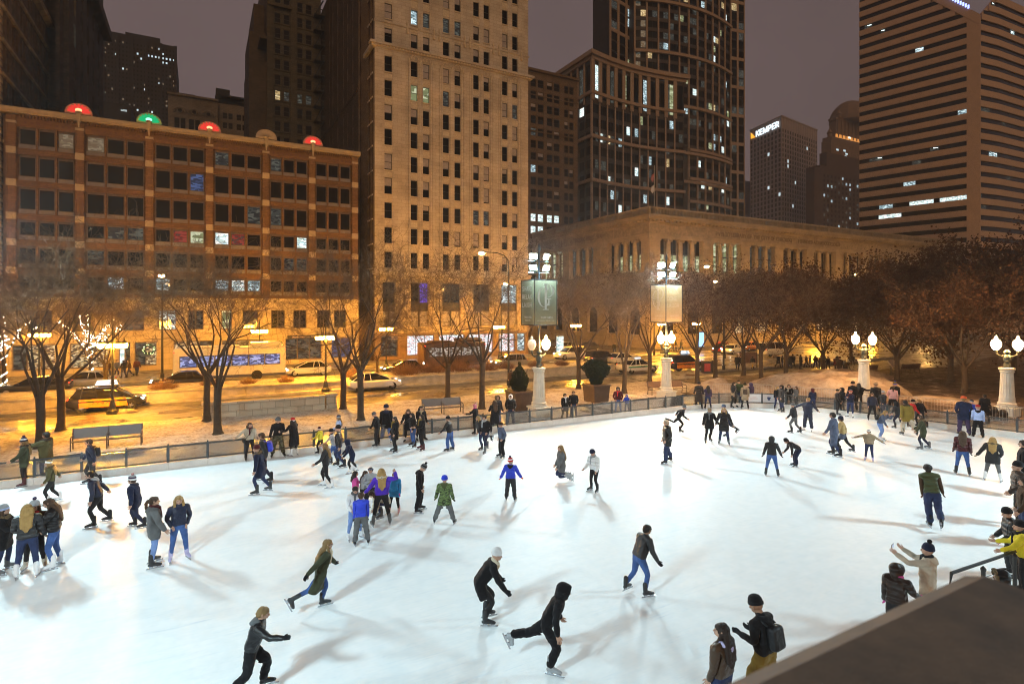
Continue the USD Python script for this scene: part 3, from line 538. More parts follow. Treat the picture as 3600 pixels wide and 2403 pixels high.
for i in (1, 3, 5, 7):                       # tracery hoods under the cornice
    for s0, s1 in (cc[i], cc[i + 1]):
        t = np.linspace(0, np.pi, 9); xc = (s0 + s1) / 2
        for k in (-1, 1): M.tube(np.stack([xc + k * 0.22 + 0.26 * np.cos(t), 0 * t + 0.12, 40.05 + 0.42 * np.sin(t)], -1), 0.055, 5)
        M.tube(np.stack([xc + 0.5 * np.cos(t), 0 * t + 0.1, 40.12 + 0.5 * np.sin(t)], -1), 0.07, 5)
    for x in (cc[i][0] - 0.3, cc[i + 1][1] + 0.3, (cc[i][1] + cc[i + 1][0]) / 2): M.add(np.array([[-.16, 0, .1], [.16, 0, .1], [.16, .3, .1], [-.16, .3, .1], [-.03, .05, -.5], [.03, .05, -.5], [.03, .1, -.5], [-.03, .1, -.5]]) + [x, 0, 39.95], BOXF[:, ::-1])
for x in (cc[1][0] - .9, cc[7][1] + 1.1): M.lathe([(.3, 11.7), (.35, 12.0), (.18, 12.2), (.3, 12.6), (.14, 13.0), (.2, 13.3), (.02, 14.0)], 8, (x, 0.2))
for x in [c for i in (1, 3, 5, 7) for c in (cc[i][0] - .55, cc[i + 1][1] + .55)]: M.lathe([(.16, 43.3), (.2, 43.6), (.1, 44.2), (.18, 44.5), (.02, 45.0)], 6, (x, 0.15))
obj('tracery', M, cream_p, ct)
blinds = R.random((9, 14))
def pick_cream(i, j):
    sp = {(2, 7): greenish, (1, 7): greenish, (3, 7): dim, (1, 10): cold, (2, 10): dim, (2, 0): None, (3, 10): dim, (4, 10): dim, (5, 2): dim, (6, 2): dim, (8, 7): dim}
    if (i, j) in sp and sp[(i, j)]: return sp[(i, j)]
    b = blinds[i, j]
    return (dark_glass, 0.5) if b < 0.3 else (dark_glass, 0.9) if b < 0.42 else (dark_glass, 0.3) if b < 0.5 else dark_glass
windows(ct, B, cc, cz, 0.32, pick_cream, frame_dark, 0.06)
obj('core', MB(B).box(a0 + .05, a1 - .05, -38, -0.6, -0.1, 62), dkstone, ct)
# lower storeys
bcols = [(20.9, 22.6), (24.7, 27.2), (29.2, 31.9), (33.9, 36.5), (38.4, 41.0)]
M = MB(B); wall_grid(M, bcols, [(4.3, 10.2)], a0, a1, 3.7, 11.15, 0.6, 0.05); M.box(a0 - .1, a1 + .1, -.4, .15, 3.45, 3.7)
for x in [a0 + .4, 23.6, 28.2, 32.9, 37.4, a1 - .4]: M.box(x - .45, x + .45, 0, .16, 3.72, 11.1)
obj('base_wall', M, stone('cream_base', (0.40, 0.32, 0.21), (0.2, 0.15, 0.1), 1.1, 0.5, msize=0.012), ct)
for i, (x0, x1) in enumerate(bcols):
    o = obj('bay_window', MB(B).box(x0, x1, -.5, -.3, 6.4, 7.5).box((x0 + x1) / 2 - .08, (x0 + x1) / 2 + .08, -.46, -.3, 4.3, 10.2), frame_dark, ct)
    xm = (x0 + x1) / 2
    for (p, q) in ((x0, xm - .08), (xm + .08, x1)):
        for (z0, z1) in ((4.3, 6.4), (7.5, 10.2)):
            up = z0 > 7
            g = dark_glass if up else blind_m
            if i == 1 and up and p > x0: g = purple
            if i == 2 and up: g = dim
            if i == 4 and up: g = cold
            obj('pane', MB(B).quad((p + .05, -.42, z0 + .05), (q - .05, -.42, z0 + .05), (q - .05, -.42, z1 - .05), (p + .05, -.42, z1 - .05)), g, o)
shop = [(20.6, 22.9), (24.2, 28.0), (28.7, 32.5), (33.2, 37.0), (37.9, 40.6), (41.0, 42.4)]
M = MB(B); wall_grid(M, shop, [(0.45, 3.15)], a0, a1, -0.1, 3.44, 0.5, 0.02); obj('shopfront_wall', M, mat('shop_granite', (0.16, 0.10, 0.06), 0.4, var=0.2), ct)
for i, (x0, x1) in enumerate(shop):
    o = obj('shop_window', MB(B).box(x0, x1, -.4, -.3, 3.05, 3.15).box(x0, x1, -.4, -.3, .45, .52), frame_dark, ct)
    n = 1 if x1 - x0 < 2.5 else 3
    for k in range(n):
        p, q = x0 + (x1 - x0) * k / n, x0 + (x1 - x0) * (k + 1) / n
        obj('pane', MB(B).quad((p + .04, -.36, .52), (q - .04, -.36, .52), (q - .04, -.36, 3.05), (p + .04, -.36, 3.05)), [dim, shopm, shopm, shopm, shopm, cold][i], o)
# side wall looking south, dark brick
Bs = frame((a0, VF, 0), (0, 1), (-1, 0))
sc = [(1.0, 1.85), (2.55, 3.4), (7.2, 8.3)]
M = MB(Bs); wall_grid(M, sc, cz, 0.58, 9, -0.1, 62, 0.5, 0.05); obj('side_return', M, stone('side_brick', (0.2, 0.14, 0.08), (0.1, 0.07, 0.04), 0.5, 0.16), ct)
windows(ct, Bs, sc, cz, 0.25, lambda i, j: dark_glass, frame_dark, 0.06)
M = MB(Bs); M.box(0.3, 4.4, 0, 0.45, 40.75, 41.25)
for z0, z1 in cz:
    for x0, x1 in sc[:2]: M.box(x0 - .1, x1 + .1, 0, .12, z0 - .16, z0 - .01)
obj('side_sill', M, cream, ct)
sc2 = [(11.5, 12.3), (15, 15.8), (18, 18.7), (22, 22.8), (26, 26.8), (29, 29.8)]
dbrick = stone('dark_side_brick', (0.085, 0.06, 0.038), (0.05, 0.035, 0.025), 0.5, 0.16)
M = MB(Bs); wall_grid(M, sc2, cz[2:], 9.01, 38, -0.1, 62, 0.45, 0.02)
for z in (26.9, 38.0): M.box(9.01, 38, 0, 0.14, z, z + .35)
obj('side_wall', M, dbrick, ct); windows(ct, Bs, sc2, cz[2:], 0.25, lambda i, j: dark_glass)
# lettering beside the cream tower's door
for k, w_ in enumerate(('NORTH', 'MICHIGAN', 'AVENUE')):
    tm = meshkit.text_mesh(w_, 0.16, 0.02); v = tm.vertices
    obj('lettering', MB(frame((0, VF, 0), (1, 0), (0, -1))).add(np.stack([23.0 + v[:, 0] * 1.0 - 1.0, 0.17 + v[:, 2], 3.2 - .28 * k + v[:, 1]], -1), tm.faces), emis('sign_cream', (1.0, 0.6, 0.25), 0.8), ct)

def far_block(name, label, u0, u1, v, dep, h, wallm, cols, rows, pick, th=0.4, top=None, fm=None, limit=300, lim_side=True, sidem=None, z0=0, rec=0.25):
    """a plain building seen from the street side: front wall with openings, core behind"""
    t = thing(name, label, 'building'); B = frame((0, v, 0), (1, 0), (0, -1))
    M = MB(B); wall_grid(M, cols, rows, u0, u1, z0 - 0.1, h, th, 0.03)
    if top: top(M)
    obj('front_wall', M, wallm, t); obj('core', MB(B).box(u0 + .02, u1 - .02, -dep, -th - 0.05, z0 - .1, h - .02), sidem or wallm, t)
    windows(t, B, cols, rows, rec, pick, fm, 0.08, limit=limit); return t, B
def U(px, v): return pv(px, v)[0]
def Zz(px, py, v): return hz(py, pv(px, v)[1])

# ---- dark block with fire escapes between the red block and the cream tower
v = 108.0; X = lambda px: U(px, v); zk = lambda py: Zz(1000, py, v)
cols = [(X(966), X(987)), (X(997), X(1018)), (X(1045), X(1064)), (X(1075), X(1096))]
pitch = (zk(163) - zk(218)) ; rows = [(zk(193 + 54 * k) , zk(159 + 54 * k)) for k in range(7, -4, -1)]
rows = [(a, b) for a, b in rows if b < 200]
litm = {(0, 4): warm, (1, 4): dim, (0, 0): dim, (1, 0): dim, (2, 0): warm, (3, 4): dim, (2, 4): dim}
grim = stone('soot_brick', (0.075, 0.06, 0.036), (0.04, 0.032, 0.02), 0.9, 0.35, var=0.2)
fb, B = far_block('loft_block', 'dark sooty block with fire escapes, left of the cream tower', X(945), X(1128), v, 30, zk(-170), grim, cols, rows, lambda i, j: litm.get((i, j), dark_glass), fm=frame_dark)
M = MB(B)
for a, b in ((X(938), X(962)), (X(1022), X(1042))): M.box(a, b, 0, 0.35, 0, zk(-170))
M.box(X(940), X(1024), 0, .8, zk(35), zk(24))
for z0, z1 in rows:
    for a, b in cols: M.box(a - .15, b + .15, 0, .2, z0 - .3, z0 - .05)
obj('pier', M, grim, fb)
M = MB(B)
for z0, z1 in rows:
    z = z0 - 0.5
    M.box(X(1100), X(1136), 0.1, 1.8, z, z + .1)
    for k in range(8): x = X(1100) + (X(1136) - X(1100)) * k / 7; M.box(x - .03, x + .03, 1.72, 1.8, z, z + 1.0)
    M.box(X(1100), X(1136), 1.7, 1.8, z + 1.0, z + 1.08)
    M.tube([(X(1104), 1.2, z), (X(1132), 1.2, z + 3.0)], 0.12, 4)
obj('fire_escape', M, blackm, fb)
Bs2 = frame((X(945), v, 0), (0, 1), (-1, 0)); M = MB(Bs2); M.box(0.01, 30, 0, .02, 0, zk(-170)); M.box(0, 30, 0.02, 1.4, zk(150), zk(140)); obj('side_wall', M, dbrick, fb)
M = MB(B); M.box(X(880), X(944.5), -16, -3, 0, zk(205)); M.box(X(884), X(944.5), -16, -5, zk(205), zk(90)); M.box(X(905), X(944.5), -20, -8, zk(90), zk(-40)); obj('west_wing', M, dbrick, fb)

# ---- distant slab with scattered lights
v = 260.0; X = lambda px: U(px, v); zk = lambda py: Zz(490, py, v)
n = 20; e = np.linspace(362, 617, n + 1); cols = [(X(e[i] + 4), X(e[i + 1] - 3)) for i in range(n)]
rows = [(zk(y + 7.0), zk(y)) for y in np.arange(430, 150, -15.2)]
rs = np.random.default_rng(11)
lit = {(i, len(rows) - 3): 1 for i in range(12, 20)}
def pk(i, j):
    if (i, j) in lit: return emis('tower_light', (0.75, 0.95, 1.0), 0.9)
    r = rs.random()
    return emis('tower_light', (0.75, 0.95, 1.0), 0.9) if r < 0.03 else dim if r < 0.1 else dark_glass
far_wall = mat('far_dark_wall', (0.026, 0.022, 0.022), 0.8)
ft, B = far_block('far_slab_tower', 'distant dark slab tower dotted with lit windows, beyond the red block', X(362), X(618), v, 40, zk(140), far_wall, cols, rows, pk, limit=300, rec=0.1)
M = MB(B); M.box(X(440), X(562), -20, -0.5, zk(140), zk(120)); M.box(X(362), X(441), -20, -.5, zk(140.05), zk(128)); obj('parapet', M, far_wall, ft)
M = MB(B)
for i in range(0, n + 1, 4): M.box(X(e[i]) - .5, X(e[i]) + .5, 0, .6, 0, zk(140))
obj('pier', M, far_wall, ft)
v = 170; X = lambda px: U(px, v); zk = lambda py: Zz(430, py, v)
far_block('low_dark_block', 'low dark block in front of the distant slab tower', X(362), X(460), v, 25, zk(366), far_wall, [(X(424), X(446)), (X(428), X(441))][:1], [(zk(391), zk(384))], lambda i, j: cold, rec=0.1)

# ---- small beige loft with three round windows, and its neighbour
v = 150.0; X = lambda px: U(px, v); zk = lambda py: Zz(680, py, v)
beige = stone('beige_brick', (0.25, 0.20, 0.145), (0.12, 0.1, 0.07), 0.8, 0.3, var=0.08)
cs = [(613, 631), (635, 652), (664, 682), (686, 703), (715, 733), (737, 754)]
t, B = far_block('arched_loft', 'small beige building with three round windows behind the fan lamps', X(591), X(766), v, 25, zk(345), beige, [(X(a), X(b)) for a, b in cs], [(zk(462), zk(420))], lambda i, j: dark_glass, fm=frame_dark)
M = MB(B); M.box(X(588), X(768), -1, .5, zk(345), zk(338)); obj('cornice', M, beige, t)
for c_ in (633, 683, 733):
    a = np.linspace(0, np.pi, 13); r = (X(652) - X(612)) / 2
    M = MB(B); M.tube(np.stack([X(c_) + r * np.cos(a), 0 * a + .1, zk(402) + r * 1.0 * np.sin(a)], -1), .3, 5); a = np.linspace(0, 2 * np.pi, 17); M.tube(np.stack([X(c_) + .5 * r * np.cos(a), 0 * a + .1, zk(395) + .5 * r * np.sin(a)], -1), .18, 5, False)
    o = obj('arch', M, beige, t)
    obj('round_window', MB(B).prism([(X(c_) + .48 * r * math.cos(q), zk(395) + .48 * r * math.sin(q)) for q in np.linspace(0, 6.28, 20)[:-1]], 0.02, 0.06), dark_glass, t)
M = MB(B); M.box(X(600), X(686), -20, -4, zk(346), zk(314)); o = obj('penthouse', M, far_wall, t); obj('window', MB(B).quad((X(637), -3.9, zk(341)), (X(650), -3.9, zk(341)), (X(650), -3.9, zk(333)), (X(637), -3.9, zk(333))), cold, o)
v = 152.0; X = lambda px: U(px, v); zk = lambda py: Zz(820, py, v)
t, B = far_block('stepped_loft', 'beige loft with paired windows and stepped roof beside the round windowed one', X(767), X(876), v, 25, zk(370), beige, [(X(a), X(b)) for a, b in ((783, 799), (803, 818), (832, 848), (852, 867))], [(zk(455), zk(434)), (zk(421), zk(400))], lambda i, j: dark_glass, fm=frame_dark)
M = MB(B); M.box(X(757), X(870), -20, -2, zk(372), zk(336)); M.box(X(760), X(810), -20, -3, zk(336.1), zk(304)); M.box(X(768), X(870), -2, .4, zk(345), zk(340)); obj('roof_step', M, far_wall, t)

# ---- brown block across the side street
v = 118.0; X = lambda px: U(px, v); zk = lambda py: Zz(1940, py, v)
cs = [(1866, 1885), (1891, 1911), (1923, 1942), (1948, 1967), (1984, 1998), (2002, 2016)]
ytop = lambda px: 258 + (px - 1860) * 0.165
brownb = stone('brown_brick', (0.135, 0.088, 0.05), (0.08, 0.055, 0.03), 0.8, 0.3, var=0.1)
rows = [(zk(y + 27), zk(y)) for y in np.arange(1010, 270, -42.3)]
lb = {(0, 4): cold2, (1, 4): cold2, (2, 4): cold2, (3, 4): cold2, (0, 3): cold2, (1, 3): cold2, (0, 8): None}
def pk2(i, j):
    k = len(rows) - 1 - j; q = {(0, 11): cold2, (1, 11): cold2, (2, 11): cold2, (3, 11): cold2, (0, 12): cold2, (1, 12): cold2, (0, 7): cold, (0, 4): dim}
    return q.get((i, k), (dark_glass, .45) if (i * 7 + j * 3) % 5 == 0 else dark_glass)
t, B = far_block('brown_block', 'brown brick office block with paired windows behind the library', X(1845), X(2031), v, 30, zk(262), brownb, [(X(a), X(b)) for a, b in cs], rows, pk2, fm=frame_dark)
M = MB(B); M.box(X(1845), X(2034), -.5, .6, zk(266), zk(258)); 
for y in (345, 470, 570): M.box(X(1845), X(2031), 0, .15, zk(y + 4), zk(y))
obj('cornice', M, brownb, t)
M = MB(B); M.box(X(1880), X(2000), -22, -6, zk(262.1), zk(235)); M.box(X(1938), X(1996), -20, -7, zk(235.1), zk(226)); M.lathe([(1.15, zk(240)), (1.15, zk(200)), (1.3, zk(200)), (1.3, zk(197))], 12, (X(1976), -12)); obj('roof_house', M, far_wall, t)

# ---- curved apartment tower and its podium wing
her = thing('apartment_tower', 'tall curved apartment tower with many lit windows behind the library', 'building')
hs = mat('apartment_stone', (0.31, 0.22, 0.15), 0.8, var=0.08); hdark = mat('apartment_dark_wall', (0.045, 0.034, 0.028), 0.7)
rh = np.random.default_rng(21)
def hpick(p):
    def f(i, j):
        r = rh.random()
        return (cold2 if r < p * .25 else cold if r < p * .5 else warm if r < p * .65 else greenish if r < p else dim if r < p + .15 else dark_glass)
    return f
def curved(pts, z0, z1, nfl, belts, p, top_tall=0, stone_m=hs, post=0.5, wrow=(0.25, 0.9)):
    """a facade that follows a polyline: one bay per segment"""
    fh = (z1 - z0) / nfl
    for k in range(len(pts) - 1):
        a, b = np.array(pts[k]), np.array(pts[k + 1]); d = b - a; L = np.linalg.norm(d); d /= L
        o = np.array([d[1], -d[0]])
        if o @ a > 0: o = -o
        B = frame([*a, 0], d, o)
        rows = [(z0 + fh * (j + wrow[0]), z0 + fh * (j + wrow[1])) for j in range(nfl)]
        if top_tall: rows = rows[:-top_tall] + [(z0 + fh * (nfl - top_tall) + fh * .35, z1 - fh * 0.25)]
        M = MB(B); wall_grid(M, [(post / 2, L - post / 2)], rows, 0, L, z0, z1, 0.6, 0.25); o1 = obj('bay_wall', M, hdark, her)
        M = MB(B); M.box(-post / 2, post / 2, -0.5, 0.05, z0, z1)
        for z in belts: M.box(-0.1, L + .1, 0.0, 0.7, z - .45, z + .45)
        if top_tall:
            M.box(-.6, .6, .05, .4, z0 + fh * (nfl - top_tall) + .3, z1)
        obj('bay_stone', M, stone_m, her)
        windows(her, B, [(post / 2, L / 2 - .06), (L / 2 + .06, L - post / 2)], rows, 0.4, hpick(p), limit=300)
    return
vh = 130.0
def pt(px, v): return (U(px, v), v)
pod = [pt(2082, vh)] + [ (U(px, vv), vv) for px, vv in ((2117, 130.6), (2150, 131.2), (2180, 131.6), (2209, 131.9), (2240, 132.0), (2272, 131.9), (2305, 131.6), (2338, 131.2), (2372, 130.7), (2402, 130.2))]
ztop = hz(180, pv(2082, vh)[1])
def arc_pts(px0, px1, v0, v1, bow, n):
    a = np.array(pt(px0, v0)); b = np.array(pt(px1, v1)); d = b - a; nrm = np.array([d[1], -d[0]]) / np.linalg.norm(d)
    t = np.linspace(0, 1, n + 1); return [tuple(a + d * q + nrm * bow * 4 * q * (1 - q)) for q in t]
podp = arc_pts(2082, 2405, 130, 130, -2.2, 11)
fhp = 3.9
zb = [ztop - 11.5 - 12.4 * k for k in range(0, 4)]
curved(podp, 22.0, ztop - 2.2, 14, zb, 0.07, top_tall=3)
uc = podp[0][0]; vc = podp[0][1]
Bl = frame((uc, vc, 0), (0, 1), (-1, 0))
M = MB(Bl); lc = [(0.6 + 3.3 * k, 3.3 + 3.3 * k) for k in range(4)]; fh = (ztop - 2.2 - 22) / 14; lr = [(22 + fh * (j + .25), 22 + fh * (j + .9)) for j in range(11)] + [(22 + fh * 11.35, ztop - 2.2 - fh * .25)]
wall_grid(M, lc, lr, 0.3, 14, 22, ztop - 2.2, 0.6, .2); obj('side_wall', M, hdark, her); windows(her, Bl, lc, lr, .4, hpick(.07), limit=60)
M = MB(Bl)
for z in zb: M.box(-.7, 14, 0, .7, z - .45, z + .45)
for k in range(5): M.box(0.05 + 3.3 * k, .65 + 3.3 * k, 0, .3, 22 + fh * 11, ztop - 2.2)
obj('belt_course', M, hs, her)
Mc = MB(); poly = podp + [(podp[-1][0], 146), (uc, 146)]
def cap(poly, z0, z1, grow, m, nm):
    from shapely.geometry import Polygon
    pg = Polygon(poly).buffer(grow, join_style=2); e = trimesh.creation.extrude_polygon(pg, z1 - z0, engine='earcut'); e.apply_translation([0, 0, z0]); obj(nm, e, m, her)
cap(poly, ztop - 2.2, ztop - 1.2, 0.5, hs, 'cornice'); cap(poly, ztop - 1.2, ztop, 1.2, hs, 'cornice'); cap(poly, 0, ztop - 2.3, -0.7, hdark, 'core')
# the tower
twr = arc_pts(2232, 2568, 141, 139, 4.0, 11); zt = 150
zbt = [Zz(2310, y, 141) for y in (25, 200, 378, 540, 640)]
curved(twr, 60, zt, 27, zbt, 0.10, wrow=(0.2, .85))
zlow = 22; curved(twr[5:], zlow, 60, 11, [Zz(2540, y, 139) for y in (560, 655, 730)], 0.07, wrow=(.2, .85))
poly = twr + [(twr[-1][0], 165), (twr[0][0], 165)]; cap(poly, 0, zt + 1, -0.75, hdark, 'core')
def side_panel(px0, px1, v0, v1, ncol, dark=False, frac=(0.12, 0.88)):
    a, b = np.array(pt(px0, v0)), np.array(pt(px1, v1)); d = b - a; L = np.linalg.norm(d); d /= L; o = np.array([d[1], -d[0]]); o = -o if o @ a > 0 else o
    B = frame([*a, 0], d, o); w = L / ncol; c_ = [(k * w + w * frac[0], k * w + w * frac[1]) for k in range(ncol)]; r_ = [(25 + 3.33 * j + .3, 25 + 3.33 * j + 3.0) for j in range(37)]
    r2 = [(25 + 10 * j + .5, 25 + 10 * j + 9.4) for j in range(12)]
    M = MB(B); wall_grid(M, c_, r2, 0, L, 20, zt, .5, .05); obj('pier_wall', M, hs, her)
    M = MB(B)
    for z0, z1 in r_: M.box(0.02, L - .02, -.35, -.15, z0 - .35, z0)
    obj('spandrel', M, hdark, her); windows(her, B, c_, r_, .3, hpick(.07), limit=70)
side_panel(2146, 2231, 142, 145, 3); side_panel(2569, 2619, 138.5, 137.5, 2)
cap([pt(2147, 142.8), pt(2231, 145.8), pt(2240, 165), pt(2160, 165)], 0, zt + 1, 0, hdark, 'core'); cap([pt(2569, 139.3), pt(2618, 138.3), pt(2618, 165), pt(2569, 165)], 0, zt + 1, 0, hdark, 'core')

# ---- the library: classical stone building with a colonnade
lib = thing('library', 'long classical stone library with columns, frieze lettering and roof balustrade', 'building')
libm = stone('library_limestone', (0.33, 0.265, 0.185), (0.22, 0.17, 0.115), 1.4, 0.6, msize=0.01, var=0.06, bump=0.25)
libc = mat('library_carving', (0.28, 0.22, 0.15), 0.8, var=0.3, vscale=2.2, bump=1.0, bscale=5.0, bdist=0.1)
uL = 66.6
def colonnade(B, spans, zc0=13.3, zc1=18.8):
    """spans: (start, end, kind) along the facade: p = pier, w = window opening, c = column standing before the wall"""
    P = MB(B); n = 0
    for a, b, k in spans:
        if k == 'p':
            M = MB(B); M.box(a, b, -1.2, 0.12, zc0 - .5, zc1); M.box(a - .12, b + .12, -.5, .26, zc0 - .5, zc0 + .15).box(a - .12, b + .12, -.5, .26, zc1 - .45, zc1 - .002); obj('pier', M, libm, lib)
        elif k[0] == 'w':
            o = obj('window', MB(B).box(a, b, -.95, -.85, 16.1, 16.35).box((a + b) / 2 - .05, (a + b) / 2 + .05, -.95, -.86, zc0, zc1), frame_dark, lib)
            lo, hi = {'wd': (dark_glass, dark_glass), 'wh': (greenish, dark_glass), 'wl': (greenish, greenish), 'wm': (dim, dim)}[k]
            for z0, z1, g in ((zc0, 16.1, lo), (16.35, zc1, hi)): obj('pane', MB(B).quad((a, -.92, z0), (b, -.92, z0), (b, -.92, z1), (a, -.92, z1)), g, o)
        elif k == 'c':
            x = (a + b) / 2; r = .46
            M = MB(B); M.lathe([(r * 1.35, zc0), (r * 1.35, zc0 + .22), (r * 1.1, zc0 + .3), (r * 1.18, zc0 + .42), (r, zc0 + .5), (r * .98, zc0 + 2), (r * .86, zc1 - .55), (r * .95, zc1 - .5), (r * .95, zc1 - .4)], 16, (x, -.35), 0.06, 8)
            for s in (-1, 1): M.tube([(x + s * .42, -.75, zc1 - .36), (x + s * .42, 0.1, zc1 - .36)], .2, 8)
            M.box(x - .6, x + .6, -.9, .2, zc1 - .2, zc1 - .004); obj('column', M, libm, lib)
    return
def bays(a, n3, kinds, pier, win, col):
    s = []
    x = a
    for k in kinds:
        s.append((x, x + pier, 'p')); x += pier
        for q in range(3):
            s.append((x, x + win, k)); x += win
            if q < 2: s.append((x, x + col, 'c')); x += col
    s.append((x, x + pier, 'p')); return s, x + pier
BR = frame((0, VF, 0), (1, 0), (0, -1))
sp = [(66.6, 68.95, 'p')]; x = 68.95
for q in range(4):
    sp.append((x, x + 1.75, 'wh')); x += 1.75
    if q < 3: sp.append((x, x + 1.1, 'c')); x += 1.1
s2, xe = bays(x, 8, ['wl', 'wm', 'wd', 'wd', 'wd', 'wm', 'wd', 'wd'], 2.5, 1.75, 1.05)
colonnade(BR, sp + s2); uR = xe + 12
BL = frame((uL, VF, 0), (0, 1), (-1, 0))
spl = [(0.05, 2.0, 'p')]; x = 2.0
for q in range(4):
    spl.append((x, x + 1.5, 'wh' if q < 3 else 'wd')); x += 1.5
    if q < 3: spl.append((x, x + 1.05, 'c')); x += 1.05
spl.append((x, x + 1.9, 'p')); xs = x + 1.9
s3, xe3 = bays(xs + .1, 1, ['wm', 'wl'], 2.4, 1.8, 1.4); spl += s3
colonnade(BL, spl)
Llen = xe3 + 2.0
ent = MB()
def ring_box(M, z0, z1, out, inn=-3.0):
    """an L shaped course round the two street fronts"""
    M.box(uL - out, uR, VF - out, VF - inn, z0, z1); M.box(uL - out, uL - inn, VF - inn + .001, VF + Llen, z0, z1)
M = MB(); ring_box(M, 18.8, 19.35, .15); ring_box(M, 19.35, 19.5, .3); obj('architrave', M, libm, lib)
M = MB(); ring_box(M, 19.5, 21.2, .1); obj('frieze', M, libc, lib)
M = MB(); ring_box(M, 21.2, 21.45, .35); ring_box(M, 21.75, 22.1, 1.15); ring_box(M, 22.1, 22.5, 1.35); obj('cornice', M, libm, lib)
M = MB(); ring_box(M, 21.45, 21.75, .5)
for a in np.arange(uL - .9, uR, 0.9): M.box(a, a + .45, VF - 1.05, VF - .5, 21.48, 21.75)
for a in np.arange(VF - .9, VF + Llen, 0.9): M.box(uL - 1.05, uL - .5, a, a + .45, 21.48, 21.75)
obj('dentil_course', M, libm, lib)
M = MB(); ring_box(M, 22.5, 22.9, .2, -.6); ring_box(M, 23.75, 24.05, .2, -.6); obj('balustrade_rail', M, libm, lib)
M = MB()
for a in np.arange(uL - .1, uR, 0.34):
    w = 0.9 if int((a - uL) / .34) % 12 == 0 else 0.14; M.box(a, min(a + w, uR), VF - .12, VF + .35, 22.9, 23.75)
for a in np.arange(VF + .4, VF + Llen, 0.34):
    w = 0.9 if int((a - VF) / .34) % 12 == 0 else 0.14; M.box(uL - .12, uL + .35, a, a + w, 22.9, 23.75)
obj('balustrade', M, libm, lib)
obj('core', MB().box(uL + 1.25, uR, VF + 1.25, VF + Llen, 0, 22.4), libm, lib)
# lower storeys: rusticated wall with arched windows
arch_m = MB(); A = []
def arch_wall(B, L, a0, step, w):
    M = MB(B); x = a0; cols = []
    while x + w < L: cols.append((x, x + w)); x += step
    wall_grid(M, cols, [(2.2, 7.2)], 0.02, L, -0.1, 12.8, 1.0, 0.0)
    obj('lower_wall', M, libm, lib)
    for c0, c1 in cols:
        xm, r = (c0 + c1) / 2, w / 2; t = np.linspace(0, np.pi, 11)
        fan = MB(B)
        for i in range(10):
            p0, p1 = (xm + r * math.cos(t[i]), 7.2 - r + r * math.sin(t[i])), (xm + r * math.cos(t[i + 1]), 7.2 - r + r * math.sin(t[i + 1]))
            fan.prism([p0, (p0[0], 7.2), (p1[0] , 7.2), p1][::1] if abs(p0[1] - 7.2) > 1e-3 and abs(p1[1] - 7.2) > 1e-3 else [p0, p1, (p0[0] if p0[1] < p1[1] else p1[0], 7.2)], -.9, -.02)
        for off in (.12, .4): fan.tube(np.stack([xm + (r + off) * np.cos(t), 0 * t + .03, 7.2 - r + (r + off) * np.sin(t)], -1), .1, 5)
        o = obj('arch', fan, libc, lib)
        obj('window', MB(B).quad((c0, -.6, 2.2), (c1, -.6, 2.2), (c1, -.6, 7.2), (c0, -.6, 7.2)), dark_glass if int(c0) % 3 else warm, o)
    M = MB(B); M.box(-.2, L, 0, .3, 8.4, 8.8); M.box(-.25, L, 0, .45, 11.9, 12.3); M.box(-.1, L, 0, .2, -.1, 1.4); obj('string_course', M, libm, lib)
arch_wall(frame((uL, VF, 0), (1, 0), (0, -1)), uR - uL, 2.8, 6.1, 3.2)
arch_wall(frame((uL, VF, 0), (0, 1), (-1, 0)), Llen, 2.4, 6.0, 3.2)
lm = mat('carved_letter', (0.12, 0.085, 0.05), 0.8)
def letters(B, txt, a0, a1, z, h, out):
    tm = meshkit.text_mesh(txt, h, 0.05); v = tm.vertices; k = (a1 - a0) / np.ptp(v[:, 0]); obj('lettering', MB(B).add(np.stack([a0 + (v[:, 0] - v[:, 0].min()) * k, out + v[:, 2], z + v[:, 1]], -1), tm.faces), lm, lib)
letters(BR, 'PVBLIC LIBRARY OF THE CITY OF CHICAGO', 82.4, 104, 20.0, 0.75, 0.12); letters(BR, 'FOVNDED A D MDCCCLXXIII', 106, 120, 20.0, 0.75, .12)
tm = meshkit.text_mesh('CHICAGO PVBLIC LIBRARY', 0.75, 0.05); vv = tm.vertices; k = 9.5 / np.ptp(vv[:, 0])
obj('lettering', MB(frame((uL, VF + 21.5, 0), (0, -1), (-1, 0))).add(np.stack([(vv[:, 0] - vv[:, 0].min()) * k, .12 + vv[:, 2], 20.0 + vv[:, 1]], -1), tm.faces), lm, lib)
M = MB(); M.lathe([(1.9, 22.4), (1.9, 24.6), (2.5, 24.9), (2.5, 25.6), (1.7, 25.8)], 20, (97.5, VF + 14)); obj('roof_tank', M, far_wall, lib)
fp = thing('flagpole', 'thin flagpole with two flags on the library roof corner', 'flagpole', (70.0, VF + 2.5, 22.4))
obj('pole', MB().tube([(0, 0, 0), (0, 0, 9.5)], [.07, .04], 6), mat('pole_white', (0.5, 0.48, 0.45), 0.5), fp)
for k, (z, cm) in enumerate(((7.0, mat('flag_stripe', (0.35, 0.12, 0.1), 0.8)), (5.0, mat('flag_white', (0.5, 0.5, 0.55), 0.8)))):
    g = np.array([[-.02, 0, z + 1.1], [-.5, .12, z + .7], [-.9, -.1, z - .1], [-.35, .05, z - .5], [-.02, 0, z]]); obj('flag', MB().add(np.vstack([g, g + [0, .02, 0]]), [[0, 1, 2], [0, 2, 3], [0, 3, 4], [5, 7, 6], [5, 8, 7], [5, 9, 8]]), cm, fp)

